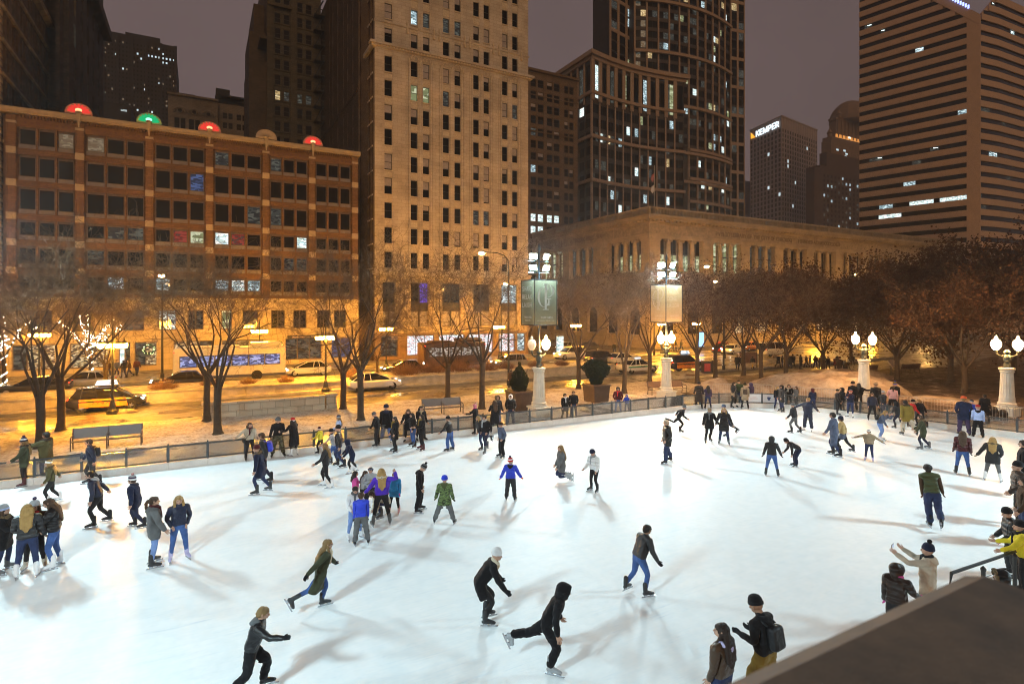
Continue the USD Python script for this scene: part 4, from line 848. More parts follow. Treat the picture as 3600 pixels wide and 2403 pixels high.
# ---- distant insurance tower with an illuminated roof sign
v = 330.0; X = lambda px: U(px, v); zk = lambda py: Zz(2700, py, v)
ktm = mat('far_grey_tower', (0.30, 0.24, 0.22), 0.8)
kt = thing('sign_tower', 'distant pale tower with a lit white sign along its roof line', 'building')
corner = np.array(pt(2748, v)); d1 = np.array(pt(2873, v + 10)) - corner; L1 = np.linalg.norm(d1); d1 /= L1
dl = np.array(pt(2637, v + 42)) - corner; L2 = np.linalg.norm(dl); dl /= L2
ztop = hz(410, depth(*corner))
rk = np.random.default_rng(4)
for d, L, nm in ((d1, L1, 'front_wall'), (dl, L2, 'side_wall')):
    o = np.array([d[1], -d[0]]); o = -o if o @ corner > 0 else o; B = frame([*corner, 0], d, o); n = 15 if nm[0] == 'f' else 9
    w = L / n; cs_ = [(i * w + .3 * w, i * w + .9 * w) for i in range(n)]; rws = [(20 + 4.4 * j, 20 + 4.4 * j + 3.0) for j in range(int((ztop - 26) / 4.4))]
    M = MB(B); wall_grid(M, cs_, rws, 0, L, 0, ztop, .5, .25); obj(nm, M, ktm, kt)
    def pkk(i, j):
        if j == 13: return emis('kemper_blue', (0.25, 0.4, 1.0), 0.9)
        r = rk.random(); return emis('tower_light', (0.75, 0.95, 1.0), 0.9) if r < .02 or (j in (11, 12) and r < .3) else dark_glass
    windows(kt, B, cs_, rws, .35, pkk, limit=150)
    M = MB(B); M.box(-.3, L + .3, -.5, .4, ztop, ztop + 1.2); obj('parapet', M, ktm, kt)
B = frame([*(corner + dl * L2), 0], -dl, np.array([-dl[1], dl[0]]) * (1 if np.array([-dl[1], dl[0]]) @ corner < 0 else -1))
tm = meshkit.text_mesh('KEMPER', 5.2, 0.3, bold=True); vv = tm.vertices; k = L2 * .72 / np.ptp(vv[:, 0]); zs = ztop - 8.2
obj('lettering', MB(B).add(np.stack([L2 * .22 + (vv[:, 0] - vv[:, 0].min()) * k, .6 + vv[:, 2], zs + vv[:, 1]], -1), tm.faces), emis('sign_white', (0.75, 0.92, 1.0), 2.2), kt)
obj('emblem', MB(B).prism([(L2 * .05, zs), (L2 * .05, zs + 6), (L2 * .13, zs + 3)], .6, .9).prism([(L2 * .07, zs), (L2 * .2, zs), (L2 * .12, zs + 3)], .61, .95), emis('sign_orange', (1.0, 0.42, 0.03), 1.5), kt)
obj('core', MB().add([[*(corner + d1 * .6 + dl * .6), 0], [*(corner + d1 * L1 + dl * .6), 0], [*(corner + d1 * L1 + dl * L2), 0], [*(corner + dl * L2 + d1 * .6), 0], [*(corner + d1 * .6 + dl * .6), ztop], [*(corner + d1 * L1 + dl * .6), ztop], [*(corner + d1 * L1 + dl * L2), ztop], [*(corner + dl * L2 + d1 * .6), ztop]], BOXF), ktm, kt)
v = 400; X = lambda px: U(px, v)
far_block('violet_block', 'far block washed with violet light, just right of the curved apartment tower', X(2612), X(2700), v, 20, Zz(2650, 640, v), mat('violet_wall', (0.10, 0.085, 0.14), .8), [(X(2640 + 9 * k), X(2643 + 9 * k)) for k in range(6)], [(40, Zz(2650, 650, v))], lambda i, j: dark_glass, rec=.1)

# ---- old tower with a dome and floodlit crown
v = 270.0; X = lambda px: U(px, v); zk = lambda py: Zz(2960, py, v)
dt = thing('domed_tower', 'old stone tower with a dome and floodlit crown beside the striped tower', 'building')
dm = mat('dome_tower_stone', (0.17, 0.11, 0.065), 0.8, var=0.2, vscale=.5); ddk = mat('dome_tower_dark', (0.07, 0.045, 0.033), 0.8)
B = frame((0, v, 0), (1, 0), (0, -1)); xc = X(3005); s = (X(3001) - X(2951)) / 50
M = MB(B); M.box(X(2922), X(3080), -8, 0, 0, zk(500)); M.box(X(2926), X(3080), -8, -.5, zk(500), zk(486)); obj('shaft', M, dm, dt)
M = MB(B); M.box(X(2954), X(3060), -9, -3, zk(486), zk(410)); M.box(X(2951), X(3062), -9.2, -2.6, zk(418), zk(410))
for i in range(7): x = X(2956) + i * 13 * s; M.box(x, x + 3.5 * s, -3, -2.2, zk(480), zk(418))
obj('crown', M, dm, dt)
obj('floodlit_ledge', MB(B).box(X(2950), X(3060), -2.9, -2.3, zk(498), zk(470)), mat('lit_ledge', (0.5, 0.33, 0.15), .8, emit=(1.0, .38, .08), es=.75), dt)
a = np.linspace(0, np.pi / 2, 8); r = 40 * s
obj('dome', MB(B).lathe([(r * math.cos(q), zk(410) + 46 * s * math.sin(q)) for q in a] + [(4.5 * s, zk(364)), (4.5 * s, zk(358)), (.5 * s, zk(354))], 14, (X(3006) + 2.9, -6)), dm, dt)
M = MB(B)
for x in (2925, 2957): 
    y0 = 486 if x < 2950 else 412
    M.lathe([(4.5 * s, zk(y0)), (4.5 * s, zk(y0 - 12)), (6 * s, zk(y0 - 14)), (1 * s, zk(y0 - 30))], 8, (X(x + 5), -3))
obj('turret', M, dm, dt)
for j, (x, y) in enumerate(((2965, 525), (2969, 545), (2970, 548), (2972, 535), (2940, 527), (2992, 470), (2975, 490), (2986, 486))):
    obj('window', MB(B).box(X(x), X(x + 8), 0 if y > 500 else -2.2, .1 if y > 500 else -2.1, zk(y + 6), zk(y)), emis('tower_light', (0.75, 0.95, 1.0), 0.9) if y > 500 else emis('crown_lamp', (1, .9, .7), 2.0), dt)
v = 240.0; X = lambda px: U(px, v); zk = lambda py: Zz(2940, py, v)
rd = np.random.default_rng(8); cs_ = [(X(2895 + 13 * i), X(2901 + 13 * i)) for i in range(11)]; rws = [(zk(y + 9), zk(y)) for y in np.arange(790, 610, -17)]
bt, B = far_block('brick_hotel', 'dark brick block below the domed tower, some windows lit', X(2863), X(3060), v, 6, zk(600), mat('hotel_brick', (0.07, 0.042, 0.032), .8), cs_, rws, lambda i, j: (cold if rd.random() < .12 else dim if rd.random() < .2 else dark_glass), rec=.1)
M = MB(B); M.box(X(2885), X(3060), -6, -.6, zk(600.1), zk(590)); M.box(X(2910), X(3060), -6, -.8, zk(590), zk(540)); obj('upper_storey', M, mat('hotel_brick', (0.07, 0.042, 0.032), .8), bt)

# ---- striped tower turned 45 degrees, its top cut by a slanting roof
st = thing('striped_tower', 'striped stone and dark glass tower with slanted roof, turned corner-on', 'building')
sm = mat('striped_stone', (0.44, 0.31, 0.225), 0.75, var=0.06)
zc = 0
c0 = np.array(gp(3437, 1085 + 6.7 * F / 150.0))           # 150 m off, at the vertical fold of the front
def at(px, Z): x = (px - 1800) / F * Z; return np.array([x * SS + Z * CC, -x * CC + Z * SS])
Z1 = 150.0; pA = at(3442, Z1); pL = at(3020, 172.0); pR1 = at(3512, 153.0); pR2 = at(3900, 182.0)
def zr(py, Z): return hz(py, Z)
zbase = 0; fhh = 3.9
yb = [zr(y, Z1) for y in ()]
# floors on the left face: band pitch about 38 px at the fold
nfl = 29
pit = 38.3 / F * Z1; zlo = zr(793, Z1)
slant = zr(75, Z1)                                          # height of the fold where the slanting roof meets it
def face(a, b, top_a, top_b, nm, skipfrac=0.0, edge0=0.0, edge1=0.0):
    d = b - a; L = np.linalg.norm(d); d /= L; o = np.array([d[1], -d[0]]); o = -o if o @ a > 0 else o; B = frame([*a, 0], d, o)
    W = MB(B); P = obj(nm, MB(B).box(0.02, L - .02, -0.9, -0.45, 0, max(top_a, top_b) - .2) if abs(top_a - top_b) < 1 else MB(B).prism([(0.02, 0), (L - .02, 0), (L - .02, top_b - .2), (0.02, top_a - .2)], -0.9, -0.45), sm, st)
    for j in range(-22, 60):
        z0 = zlo + (j - 1) * pit; z1 = z0 + pit * .56
        if z0 < 0: continue
        # keep only what lies under the slanting roof
        ta = [(max(0, min(L, (z - top_a) / (top_b - top_a) * L)) if abs(top_a - top_b) > 1 else (L if z < top_a else 0)) for z in (z0, z1)]
        if top_a < top_b: x0, x1 = ta[1], L
        else: x0, x1 = 0, ta[1]
        if abs(top_a - top_b) < 1: x0, x1 = 0, (L if z1 < top_a else 0)
        if x1 - x0 > .5: obj('spandrel_band', MB(B).box(x0, x1, -.45, 0.0, z0, z1), sm, st)
        zz0, zz1 = z1, z0 + pit
        x0b = x0; xl = 0 if top_a > top_b or abs(top_a - top_b) < 1 else max(0, min(L, (zz1 - top_a) / (top_b - top_a) * L))
        xr = L if top_a < top_b or abs(top_a - top_b) < 1 else max(0, min(L, (zz1 - top_a) / (top_b - top_a) * L))
        if abs(top_a - top_b) < 1 and zz1 > top_a: continue
        yield B, L, j, max(xl, edge0), min(xr, L - edge1), zz0, zz1
rt = np.random.default_rng(31)
ribbon = usdkit.material(stage, '/World/Looks/ribbon_glass', {'p': ('principled_bsdf', {'base_color': (0.008, 0.007, 0.01), 'roughness': 0.12})}, [], surface='p.BSDF')
hot = emis('office_tube', (0.8, 1.0, 1.0), 2.5)
for a, b, ta_, tb_, nm, e0, e1 in ((pA, pL, slant, slant + 29.5, 'left_core', 2.6, 0), (pR1, pA, slant + 9, slant + 1.2, 'middle_core', 0, 0.0), (pR1, pR2, slant + 9, slant + 9.1, 'right_core', 0, 0)):
    for B, L, j, x0, x1, z0, z1 in face(a, b, ta_, tb_, nm, edge0=e0, edge1=e1):
        if x1 - x0 < .4: continue
        w = obj('window_band', MB(B).quad((x0, -.35, z0), (x1, -.35, z0), (x1, -.35, z1), (x0, -.35, z1)), ribbon, st)
        k = rt.random()
        # lit rooms with their ceiling tubes
        for _ in range(rt.integers(0, 3) if j < 14 else rt.integers(0, 2)):
            if (nm[0] == 'r' and j < -1) or k < .4:
                xa = rt.uniform(x0, x1 - 1); xb = min(x1, xa + rt.choice([1.2, 2.0, 3.5]))
                obj('lit_room', MB(B).quad((xa, -.34, z0 + .1), (xb, -.34, z0 + .1), (xb, -.34, z1 - .1), (xa, -.34, z1 - .1)), dim if rt.random() < .8 else cold, w)
                if rt.random() < .55: obj('ceiling_tube', MB(B).quad((xa + .2, -.33, z1 - .55), (min(xb, xa + 1.5) - .2, -.33, z1 - .4), (min(xb, xa + 1.5) - .2, -.33, z1 - .22), (xa + .2, -.33, z1 - .37)), hot, w)
for (bnd, nm, jj, f0, f1, g) in (('l', 0, 3, .08, .30, cold2), ('l', 0, 3, .35, .55, cold2), ('l', 0, 2, .62, .82, cold2), ('l', 0, 5, .5, .6, cold), ('l', 0, 11, .05, .16, cold)):
    d = pL - pA; L = np.linalg.norm(d); d /= L; o = np.array([d[1], -d[0]]); o = -o if o @ pA > 0 else o; B = frame([*pA, 0], d, o)
    z0 = zlo + (jj - 1) * pit + pit * .56; z1 = z0 + pit * .44
    obj('lit_room', MB(B).quad((L * f0, -.33, z0 + .1), (L * f1, -.33, z0 + .1), (L * f1, -.33, z1 - .1), (L * f0, -.33, z1 - .1)), g, st)
d = pL - pA; L = np.linalg.norm(d); d /= L; o = np.array([d[1], -d[0]]); o = -o if o @ pA > 0 else o; B = frame([*pA, 0], d, o)
obj('fold_pier', MB(B).box(-.3, 2.6, -.44, .03, 0, slant + 1.6), sm, st)
obj('slant_edge', MB(B).add(np.array([[0, -.5, slant - .8], [L, -.5, slant + 28.7], [L, -.5, slant + 31.5], [0, -.5, slant + 2.0], [0, .1, slant - .8], [L, .1, slant + 28.7], [L, .1, slant + 31.5], [0, .1, slant + 2.0]]), [[0, 2, 1], [0, 3, 2], [4, 5, 6], [4, 6, 7], [3, 7, 6], [3, 6, 2], [0, 1, 5], [0, 5, 4], [0, 4, 7], [0, 7, 3]]), sm, st)
M = MB(B)
for i in range(24): x = 2 + i * .55; z = slant + 2.1 + x / L * 29.5; M.box(x, x + .36, 0.15, .4, z, z + .9)
obj('roof_light', M, emis('roof_blue', (0.30, 0.38, 1.0), 3.0), st)
# ================================================================ walls, lamps, benches, planters
conc2 = mat('median_concrete', (0.33, 0.29, 0.23), 0.8, var=0.25, vscale=1.5, bump=0.25)
med = thing('median_planter', 'long raised stone planter of snow down the middle of the avenue', 'planter wall')
MU0, MU1 = -62.0, 38.8
x = MU0; k = 0
while x < MU1 - .1:
    L = min(2.1, MU1 - x)
    obj('wall_block', MB().box(x + .006, x + L - .006, 48.5, 48.95, ROAD - .05, .62, .012), conc2, med)
    obj('coping_stone', MB().box(x + .004, x + L - .004, 48.42, 49.02, .622, .76, .015), conc2, med); x += L; k += 1
obj('kerb', MB().box(MU0, MU1 + .3, 48.1, 48.495, ROAD - .05, 0.06, .02), conc2, med)
obj('far_wall', MB().box(MU0, MU1, 52.6, 53.0, ROAD - .05, .72), conc2, med); obj('end_wall', MB().box(MU1 + .002, MU1 + .45, 48.45, 53.05, ROAD - .05, .74, .02), conc2, med)
hf = hfield('planter_snow', MU0, MU1, 48.95, 52.6, 0.35, 0.66, 0.18, snowgrass, seed=9)
lw = thing('low_wall', 'low stone wall with end piers on the snow between two tree trunks', 'wall')
x = 0.85
for k in range(5):
    L = 1.28
    for r, (z0, z1) in enumerate(((0, .34), (.35, .84))):
        d = .64 * (r % 2) * 0
        obj('stone_block', MB().box(x + .005, x + L - .005, 39.0, 39.5, z0, z1 - .004, .01), limestone, lw)
    x += L
obj('coping', MB().box(.82, 7.3, 38.93, 39.57, .842, .98, .02), limestone, lw)
for a in (.1, 7.3): obj('end_pier', MB().box(a, a + .72, 38.88, 39.62, 0, .3, .02).box(a + .04, a + .68, 38.94, 39.56, .3, .9, .01).box(a - .04, a + .76, 38.86, 39.64, .9, 1.06, .02), limestone, lw)

flood_face = emis('floodlight_face', FLOOD_COL, FLOOD)
globe_lit = emis('globe_lit', (1.0, 0.50, 0.16), GLOBE * 4)
globe_off = mat('globe_unlit', (0.6, 0.5, 0.38), 0.3, emit=(1, .5, .15), es=0.35)
acorn_lit = emis('street_lantern', (1.0, 0.40, 0.022), ACORN)
cobra_lit = emis('cobra_lens', (1.0, 0.50, 0.13), COBRA)
farlamp = emis('far_lamp', (1.0, 0.5, 0.1), 60)
colm = mat('white_column_paint', (0.62, 0.58, 0.49), 0.55, var=0.1, vscale=3)
bronze = mat('verdigris_bronze', (0.05, 0.06, 0.05), 0.45, metal=0.3, bump=0.2)
def flood_head(parent, c, yaw, tilt):
    """housing, glowing face and bracket of one floodlight; yaw = world direction it faces, tilt = degrees below level"""
    a, t = math.radians(yaw), math.radians(tilt); f = np.array([math.cos(a) * math.cos(t), math.sin(a) * math.cos(t), -math.sin(t)]); s = np.array([-math.sin(a), math.cos(a), 0]); w = np.cross(s, -f) * -1
    w = np.cross(f, s)
    def P(x, y, z): return np.array(c) + s * x + w * y + f * z
    back = [P(x, y, -.2) for x, y in ((-.13, -.1), (.13, -.1), (.13, .1), (-.13, .1))]; fr = [P(x, y, 0.0) for x, y in ((-.25, -.2), (.25, -.2), (.25, .2), (-.25, .2))]
    h = obj('floodlight', MB().add(np.array(back + fr), BOXF).tube([P(-.28, 0, -.05), P(-.28, -.3, -.05), P(.28, -.3, -.05), P(.28, 0, -.05)], .015, 4), blackm, parent)
    obj('glowing_face', MB().quad(P(-.22, -.17, .006), P(.22, -.17, .006), P(.22, .17, .006), P(-.22, .17, .006)), flood_face, h)
def light_column(name, label, u, v, flood=None, globes=(1, 1), axis=(1, 0), banner=None, group=None, rad=1.0):
    t = thing(name, label, 'lamp post', (u, v, 0.02), group=group)
    obj('plinth', MB().box(-.52, .52, -.52, .52, 0, .52, .03).box(-.58, .58, -.58, .58, .52, .62, .02), colm, t)
    obj('shaft', MB().lathe([(.5, .62), (.52, .68), (.47, .74), (.45, .78), (.49, .84), (.41, .9), (.40, 1.2)], 28).lathe([(.385, 1.2), (.32, 2.72)], 112, flute=.06, nf=16).lathe([(.33, 2.72), (.38, 2.78), (.33, 2.84), (.42, 2.92), (.42, 3.02), (.2, 3.04)], 28), colm, t)
    obj('bracket_base', MB().lathe([(.16, 3.04), (.2, 3.2), (.12, 3.35), (.2, 3.5), (.2, 3.7), (.11, 3.85), (.18, 4.0), (.07, 4.15)], 14), bronze, t)
    ax = np.array([*axis, 0.0])
    for k, s in enumerate((-1, 1)):
        P = [ax * s * r + np.array([0, 0, z]) for r, z in ((.1, 3.75), (.3, 3.72), (.48, 3.85), (.52, 4.1))]
        o = obj('lamp_arm', MB().tube(P, [.07, .06, .05, .08], 8), bronze, t)
        c = ax * s * .52
        obj('globe', MB().lathe([(.1, 4.12), (.17, 4.2), (.25, 4.36), (.27, 4.5), (.22, 4.68), (.1, 4.78), (.06, 4.84), (.09, 4.88), (.05, 4.95), (.0, 5.02)], 16, (c[0], c[1])), globe_lit if globes[k] else globe_off, t)
    if flood:
        yaw, tilts, spread = flood
        obj('pole', MB().tube([(0, 0, 3.9), (0, 0, 10.3)], [.07, .055], 10).lathe([(.09, 10.3), (.11, 10.45), (.05, 10.65), (.0, 10.75)], 8), slate, t)
        a = math.radians(yaw); s = np.array([-math.sin(a), math.cos(a), 0])
        M = MB()
        for z in (9.62, 8.92): M.tube([s * -.72 + [0, 0, z], s * .72 + [0, 0, z]], .03, 6)
        obj('cross_arm', M, slate, t)
        i = 0
        for z in (9.92, 9.22):
            for k in (-1, 1):
                flood_head(t, s * k * .45 + np.array([math.cos(a) * .12, math.sin(a) * .12, z]), yaw + spread[i], tilts[i]); i += 1
    if banner:
        bx = obj('banner_frame', banner_frame(), blackm, t); fab = mat('banner_mesh_green', (0.13, 0.14, 0.10), .8) if banner == 1 else None
        cloth = usdkit.material(stage, f'/World/Looks/banner_cloth_{banner}', {'g': ('geometry', {}), 'n': ('noise_texture', {'scale': 2.0, 'detail': 3}), 'bp': ('bump', {'strength': .5, 'distance': .08}), 'd': ('diffuse_bsdf', {'color': (0.16, 0.17, 0.115) if banner == 1 else (0.5, 0.42, 0.27)}), 't': ('translucent_bsdf', {'color': (0.12, 0.12, 0.08) if banner == 1 else (0.6, 0.45, 0.26)}), 'x': ('transparent_bsdf', {}), 'm': ('mix_closure', {'fac': .45}), 'm2': ('mix_closure', {'fac': .30 if banner == 1 else .1})},
            [('g.position', 'n.vector'), ('n.fac', 'bp.height'), ('bp.normal', 'd.normal'), ('d.BSDF', 'm.closure1'), ('t.BSDF', 'm.closure2'), ('m.closure', 'm2.closure1'), ('x.BSDF', 'm2.closure2')], surface='m2.closure')
        lt_ = mat('banner_letter', (0.45, 0.47, 0.44), .7) if banner == 1 else mat('banner_letter_faint', (0.62, 0.52, 0.38), .7)
        s_ = .8
        for (o, al, out, kind) in (((-s_, -s_), (1, 0), (0, -1), 0), ((-s_, s_), (0, -1), (-1, 0), 1), ((s_, s_), (-1, 0), (0, 1), 2), ((s_, -s_), (0, 1), (1, 0), 3)):
            B = frame([*o, 5.68], al, out); W = 1.6
            p = obj('banner_panel', MB(B).box(.03, W - .03, -.012, 0.0, .05, 2.72), cloth, t)
            def put(txt, h, x0, x1, z, mm=lt_):
                tm = meshkit.text_mesh(txt, h, .004); v = tm.vertices; k = (x1 - x0) / np.ptp(v[:, 0]); obj('lettering', MB(B).add(np.stack([x0 + (v[:, 0] - v[:, 0].min()) * k, .004 + v[:, 2], z + v[:, 1]], -1), tm.faces), mm, p)
            words = (kind in (1, 3)) == (banner == 1)
            if words:
                for k, w_ in enumerate(('SHARE', 'RELAX', 'LAUGH') if banner == 1 else ('DRINK', 'DINE', 'LAUGH')): put(w_, .28, .14, 1.28 if len(w_) == 5 else 1.1, 2.1 - .5 * k)
                put('PARK GRILL', .12, .4, 1.3, .42); put('Millennium Park', .07, .5, 1.1, .26)
            else:
                obj('monogram', monogram(B), lt_, p); put('PARK GRILL', .13, .45, 1.35, .40); put('MCCORMICK TRIBUNE PLAZA', .07, .2, 1.42, .24)
    return t
def banner_frame():
    M = MB(); s = .8
    for a in (-s, s):
        for b in (-s, s): M.tube([(a, b, 5.68), (a, b, 8.45)], .03, 6)
    for z in (5.68, 8.45):
        M.tube([(-s, -s, z), (s, -s, z), (s, s, z), (-s, s, z), (-s, -s, z)], .03, 6); M.tube([(-s, -s, z), (s, s, z)], .02, 4); M.tube([(s, -s, z), (-s, s, z)], .02, 4)
    return M
def monogram(B):
    """a tall serif P crossed with a round G"""
    M = MB(B); y0, y1 = .004, .012
    M.prism([(.72, .95), (.86, .95), (.86, 2.5), (.72, 2.5)], y0, y1); M.prism([(.58, .93), (1.0, .93), (1.0, .98), (.58, .98)], y0, y1); M.prism([(.6, 2.46), (.95, 2.46), (.95, 2.52), (.6, 2.52)], y0, y1)
    def arc(cx, cz, rx, rz, q0, q1, w0, w1, n=22, yy=0.0):
        t = np.linspace(math.radians(q0), math.radians(q1), n); f = np.abs(np.cos(t)); w = w0 + (w1 - w0) * f
        o = [(cx + rx * math.cos(a), cz + rz * math.sin(a)) for a in t]; i = [(cx + (rx - b) * math.cos(a), cz + (rz - b * .6) * math.sin(a)) for a, b in zip(t, w)]
        M.prism(o + i[::-1], y0 + .01 + yy, y1 + .01 + yy)
    arc(.9, 2.1, .5, .42, -100, 95, .03, .13); arc(.66, 1.72, .46, .62, 48, 318, .03, .14, yy=.01)
    M.prism([(.94, 1.2), (1.04, 1.2), (1.04, 1.6), (.94, 1.6)], y0 + .025, y1 + .025); M.prism([(.84, 1.58), (1.16, 1.58), (1.16, 1.63), (.84, 1.63)], y0 + .025, y1 + .025); M.prism([(1.0, 2.05), (1.04, 2.05), (1.06, 2.35), (1.02, 2.3)], y0 + .025, y1 + .025)
    return M
tl = (26, 22, 34, 30); 
light_column('floodlight_column', 'white fluted column carrying four floodlights and the green SHARE RELAX LAUGH banner', 18.52, 30.3, flood=(-95, tl, (-28, 22, -45, 8)), globes=(0, 1), banner=1, group=None)
light_column('floodlight_column', 'white fluted column carrying four floodlights and the cream monogram banner', 30.4, 31.6, flood=(-105, tl, (-25, 25, -40, 10)), banner=2)
light_column('twin_globe_column', 'white fluted column with two lit globes beside the snow heap', 42.0, 23.8, axis=(0.48, -0.88))
light_column('twin_globe_column', 'white fluted column with two lit globes behind the bags at the right edge', 43.9, 16.2, axis=(.48, -.88))
light_column('floodlight_column', 'white floodlight column just beyond the left edge of the photo', -8.2, 30.3, flood=(-55, tl, (-25, 25, -40, 10)), globes=(0, 0))
light_column('floodlight_column', 'white floodlight column on the near side, beyond the left of the photo', -8.5, 4.5, flood=(40, tl, (-30, 25, -12, 10)), globes=(0, 0))
light_column('floodlight_column', 'white floodlight column on the near side, beyond the right of the photo', 28.5, 0.6, flood=(125, tl, (-25, 32, -5, 15)), globes=(0, 0))

def acorn(u, v, label, base=0.0, lit=acorn_lit, axis=(1, 0)):
    t = thing('street_lamp', label, 'street lamp', (u, v, base))
    obj('base', MB().lathe([(.34, 0), (.34, .22), (.26, .3), (.2, .38), (.16, .7), (.12, .85), (.14, .9), (.085, .95)], 8), blackm, t)
    obj('pole', MB().lathe([(.085, .95), (.065, 4.05), (.1, 4.1), (.06, 4.25), (.09, 4.5), (.04, 5.0), (.07, 5.15), (.02, 5.6), (0, 5.75)], 12), blackm, t)
    ax = np.array([*axis, 0.0])
    for s in (-1, 1):
        o = obj('lamp_arm', MB().tube([(0, 0, 4.15), ax * s * .3 + [0, 0, 4.35], ax * s * .62 + [0, 0, 4.6]], .03, 5), blackm, t)
        for q in (.28, .62):
            c = ax * s * q
            obj('lantern_crown', MB().lathe([(.2, 4.48), (.17, 4.56), (.06, 4.66), (.03, 4.8), (0, 4.9)], 8, (c[0], c[1])), mat('gilt_crown', (.12, .08, .02), .4), o)
            obj('lantern', MB().lathe([(.09, 4.2), (.17, 4.26), (.19, 4.38), (.18, 4.48)], 10, (c[0], c[1])), lit, o)
    return t
acorn(-4.9, 44.0, 'ornate street lamp in front of the moving orange taxi')
acorn(8.9, 47.6, 'ornate street lamp rising behind the low stone wall')
far_acorn = emis('far_street_lantern', (1.0, 0.41, 0.03), ACORN * .7)
for px, lab in ((138, 'ornate street lamp half hidden by the tree nearest the left edge'), (912, 'ornate street lamp behind the bus, on the far pavement'), (1358, 'ornate street lamp before the cream tower doorway'), (1755, 'ornate street lamp by the bright shop windows'), (2025, 'ornate street lamp seen between the bare trees by the library corner'), (2328, 'ornate street lamp right behind the cream monogram banner column'), (2449, 'ornate street lamp before the library, right of the second floodlight column'), (2868, 'ornate street lamp glowing low among the brown-leaved trees'), (3058, 'ornate street lamp glimpsed above the left globe column')):
    u, Z = pv(px, 64.3); acorn(u, 64.3, lab, lit=far_acorn)

def cobra(u, v, label, h, arm, lit=cobra_lit):
    t = thing('street_light', label, 'street light', (u, v, 0)); a = np.array(arm, float)
    obj('pole', MB().tube([(0, 0, 0), (0, 0, h - 1.2)], [.11, .07], 8).tube([(0, 0, 0), (0, 0, .5)], .17, 8), blackm, t)
    P = [np.array([*(a * r), z]) for r, z in ((0, h - 1.25), (.02, h - .7), (.2, h - .25), (.5, h - .05), (1, h))]
    obj('arm', MB().tube(P, .045, 6), blackm, t); e = np.array([*a, h])
    d = np.array([*(a / np.linalg.norm(a)), 0])
    obj('lamp_head', MB().tube([e - d * .1, e + d * .3, e + d * .7], [.06, .16, .1], 8), mat('lamp_grey', (.2, .19, .18), .5), t)
    obj('lens', MB().ball(e + d * .38 - [0, 0, .12], .2, 2, (1.2, 1, .7)), lit, t)
cobra(23.6, 43.7, 'tall street light whose arm reaches over the avenue by the cream tower', 11.6, (-1.9, .6))
cobra(50.5, 43.7, 'tall street light whose arm crosses the library colonnade', 11.4, (-1.6, .5))
cobra(-30.0, 43.7, 'tall street light beyond the left edge of the photo', 11.4, (-1.6, .5))
cobra(-3.2, 64.0, 'tall street light on the far pavement before the red block', 9.9, (0.0, -.8))
cobra(78.0, 43.7, 'tall street light in the dark behind the brown trees', 11.4, (-1.6, .5))
cobra(57.5, 62.2, 'street light at the crossing, just right of the library corner', 10.0, (-.3, -.8))
cobra(33.5, 64.0, 'street light on the far pavement by the shop windows, hidden by the green banner', 9.9, (0.0, -.8))
cobra(100.0, 63.8, 'street light along the avenue, behind the brown trees and before the library', 11.0, (0, -1.2))
cobra(44.6, 86.0, 'street light in the side street between cream tower and library', 10.0, (.9, 0))
cobra(66.0, 118.0, 'far street light in the side street behind the library', 10.0, (-.9, 0))
cobra(132.0, 63.8, 'farther street light along the avenue before the striped tower', 11.0, (0, -1.2))
cobra(62.0, 53.5, 'street light over the junction between the two banners', 10.5, (-.5, .6))

bench_m = mat('bench_steel', (0.085, 0.07, 0.062), 0.45, metal=0.2)
bench_slat = mat('bench_back_grey', (0.11, 0.095, 0.09), 0.4)
def bench(label, u, v, rz, L=2.6, brown=False):
    t = thing('bench', label, 'bench', (u, v, .05), rz); n = 34
    bm = mat('bench_back_brown', (0.10, 0.055, 0.035), .5) if brown else bench_slat
    obj('backrest', MB().add(np.array([[-L / 2, .30, .5], [L / 2, .30, .5], [L / 2, .34, .5], [-L / 2, .34, .5], [-L / 2, .42, .98], [L / 2, .42, .98], [L / 2, .46, .98], [-L / 2, .46, .98]]), BOXF), bm, t)
    for k in range(5): obj('seat_slat', MB().box(-L / 2, L / 2, -.22 + k * .1, -.14 + k * .1, .42 - k * .006, .45 - k * .006), bench_m, t)
    for x in (-L / 2, 0, L / 2):
        obj('frame', MB().tube([(x, -.24, 0), (x, -.24, .62), (x, -.1, .68), (x, .33, .68)], .028, 6).tube([(x, .36, 0), (x, .28, .45), (x, .44, .98)], .03, 6).tube([(x, -.24, .42), (x, .3, .4)], .025, 5), bench_m, t)
bench('grey backed bench at the left, behind the walker with the backpack', -3.9, 33.2, 0, 2.75)
bench('grey backed bench with curled arms behind the woman in the scarf', 13.4, 33.5, -6, 2.5)
bench('brown bench half hidden by the second floodlight column', 31.9, 33.0, -8, 3.2, True)
bench('dark bench under the trees right of the snow heap', *gp(3040, 1318), 170, 2.6, True)
bench('dark bench deeper in the shade beside the sloping notice board', *gp(3190, 1312), 170, 2.6, True)

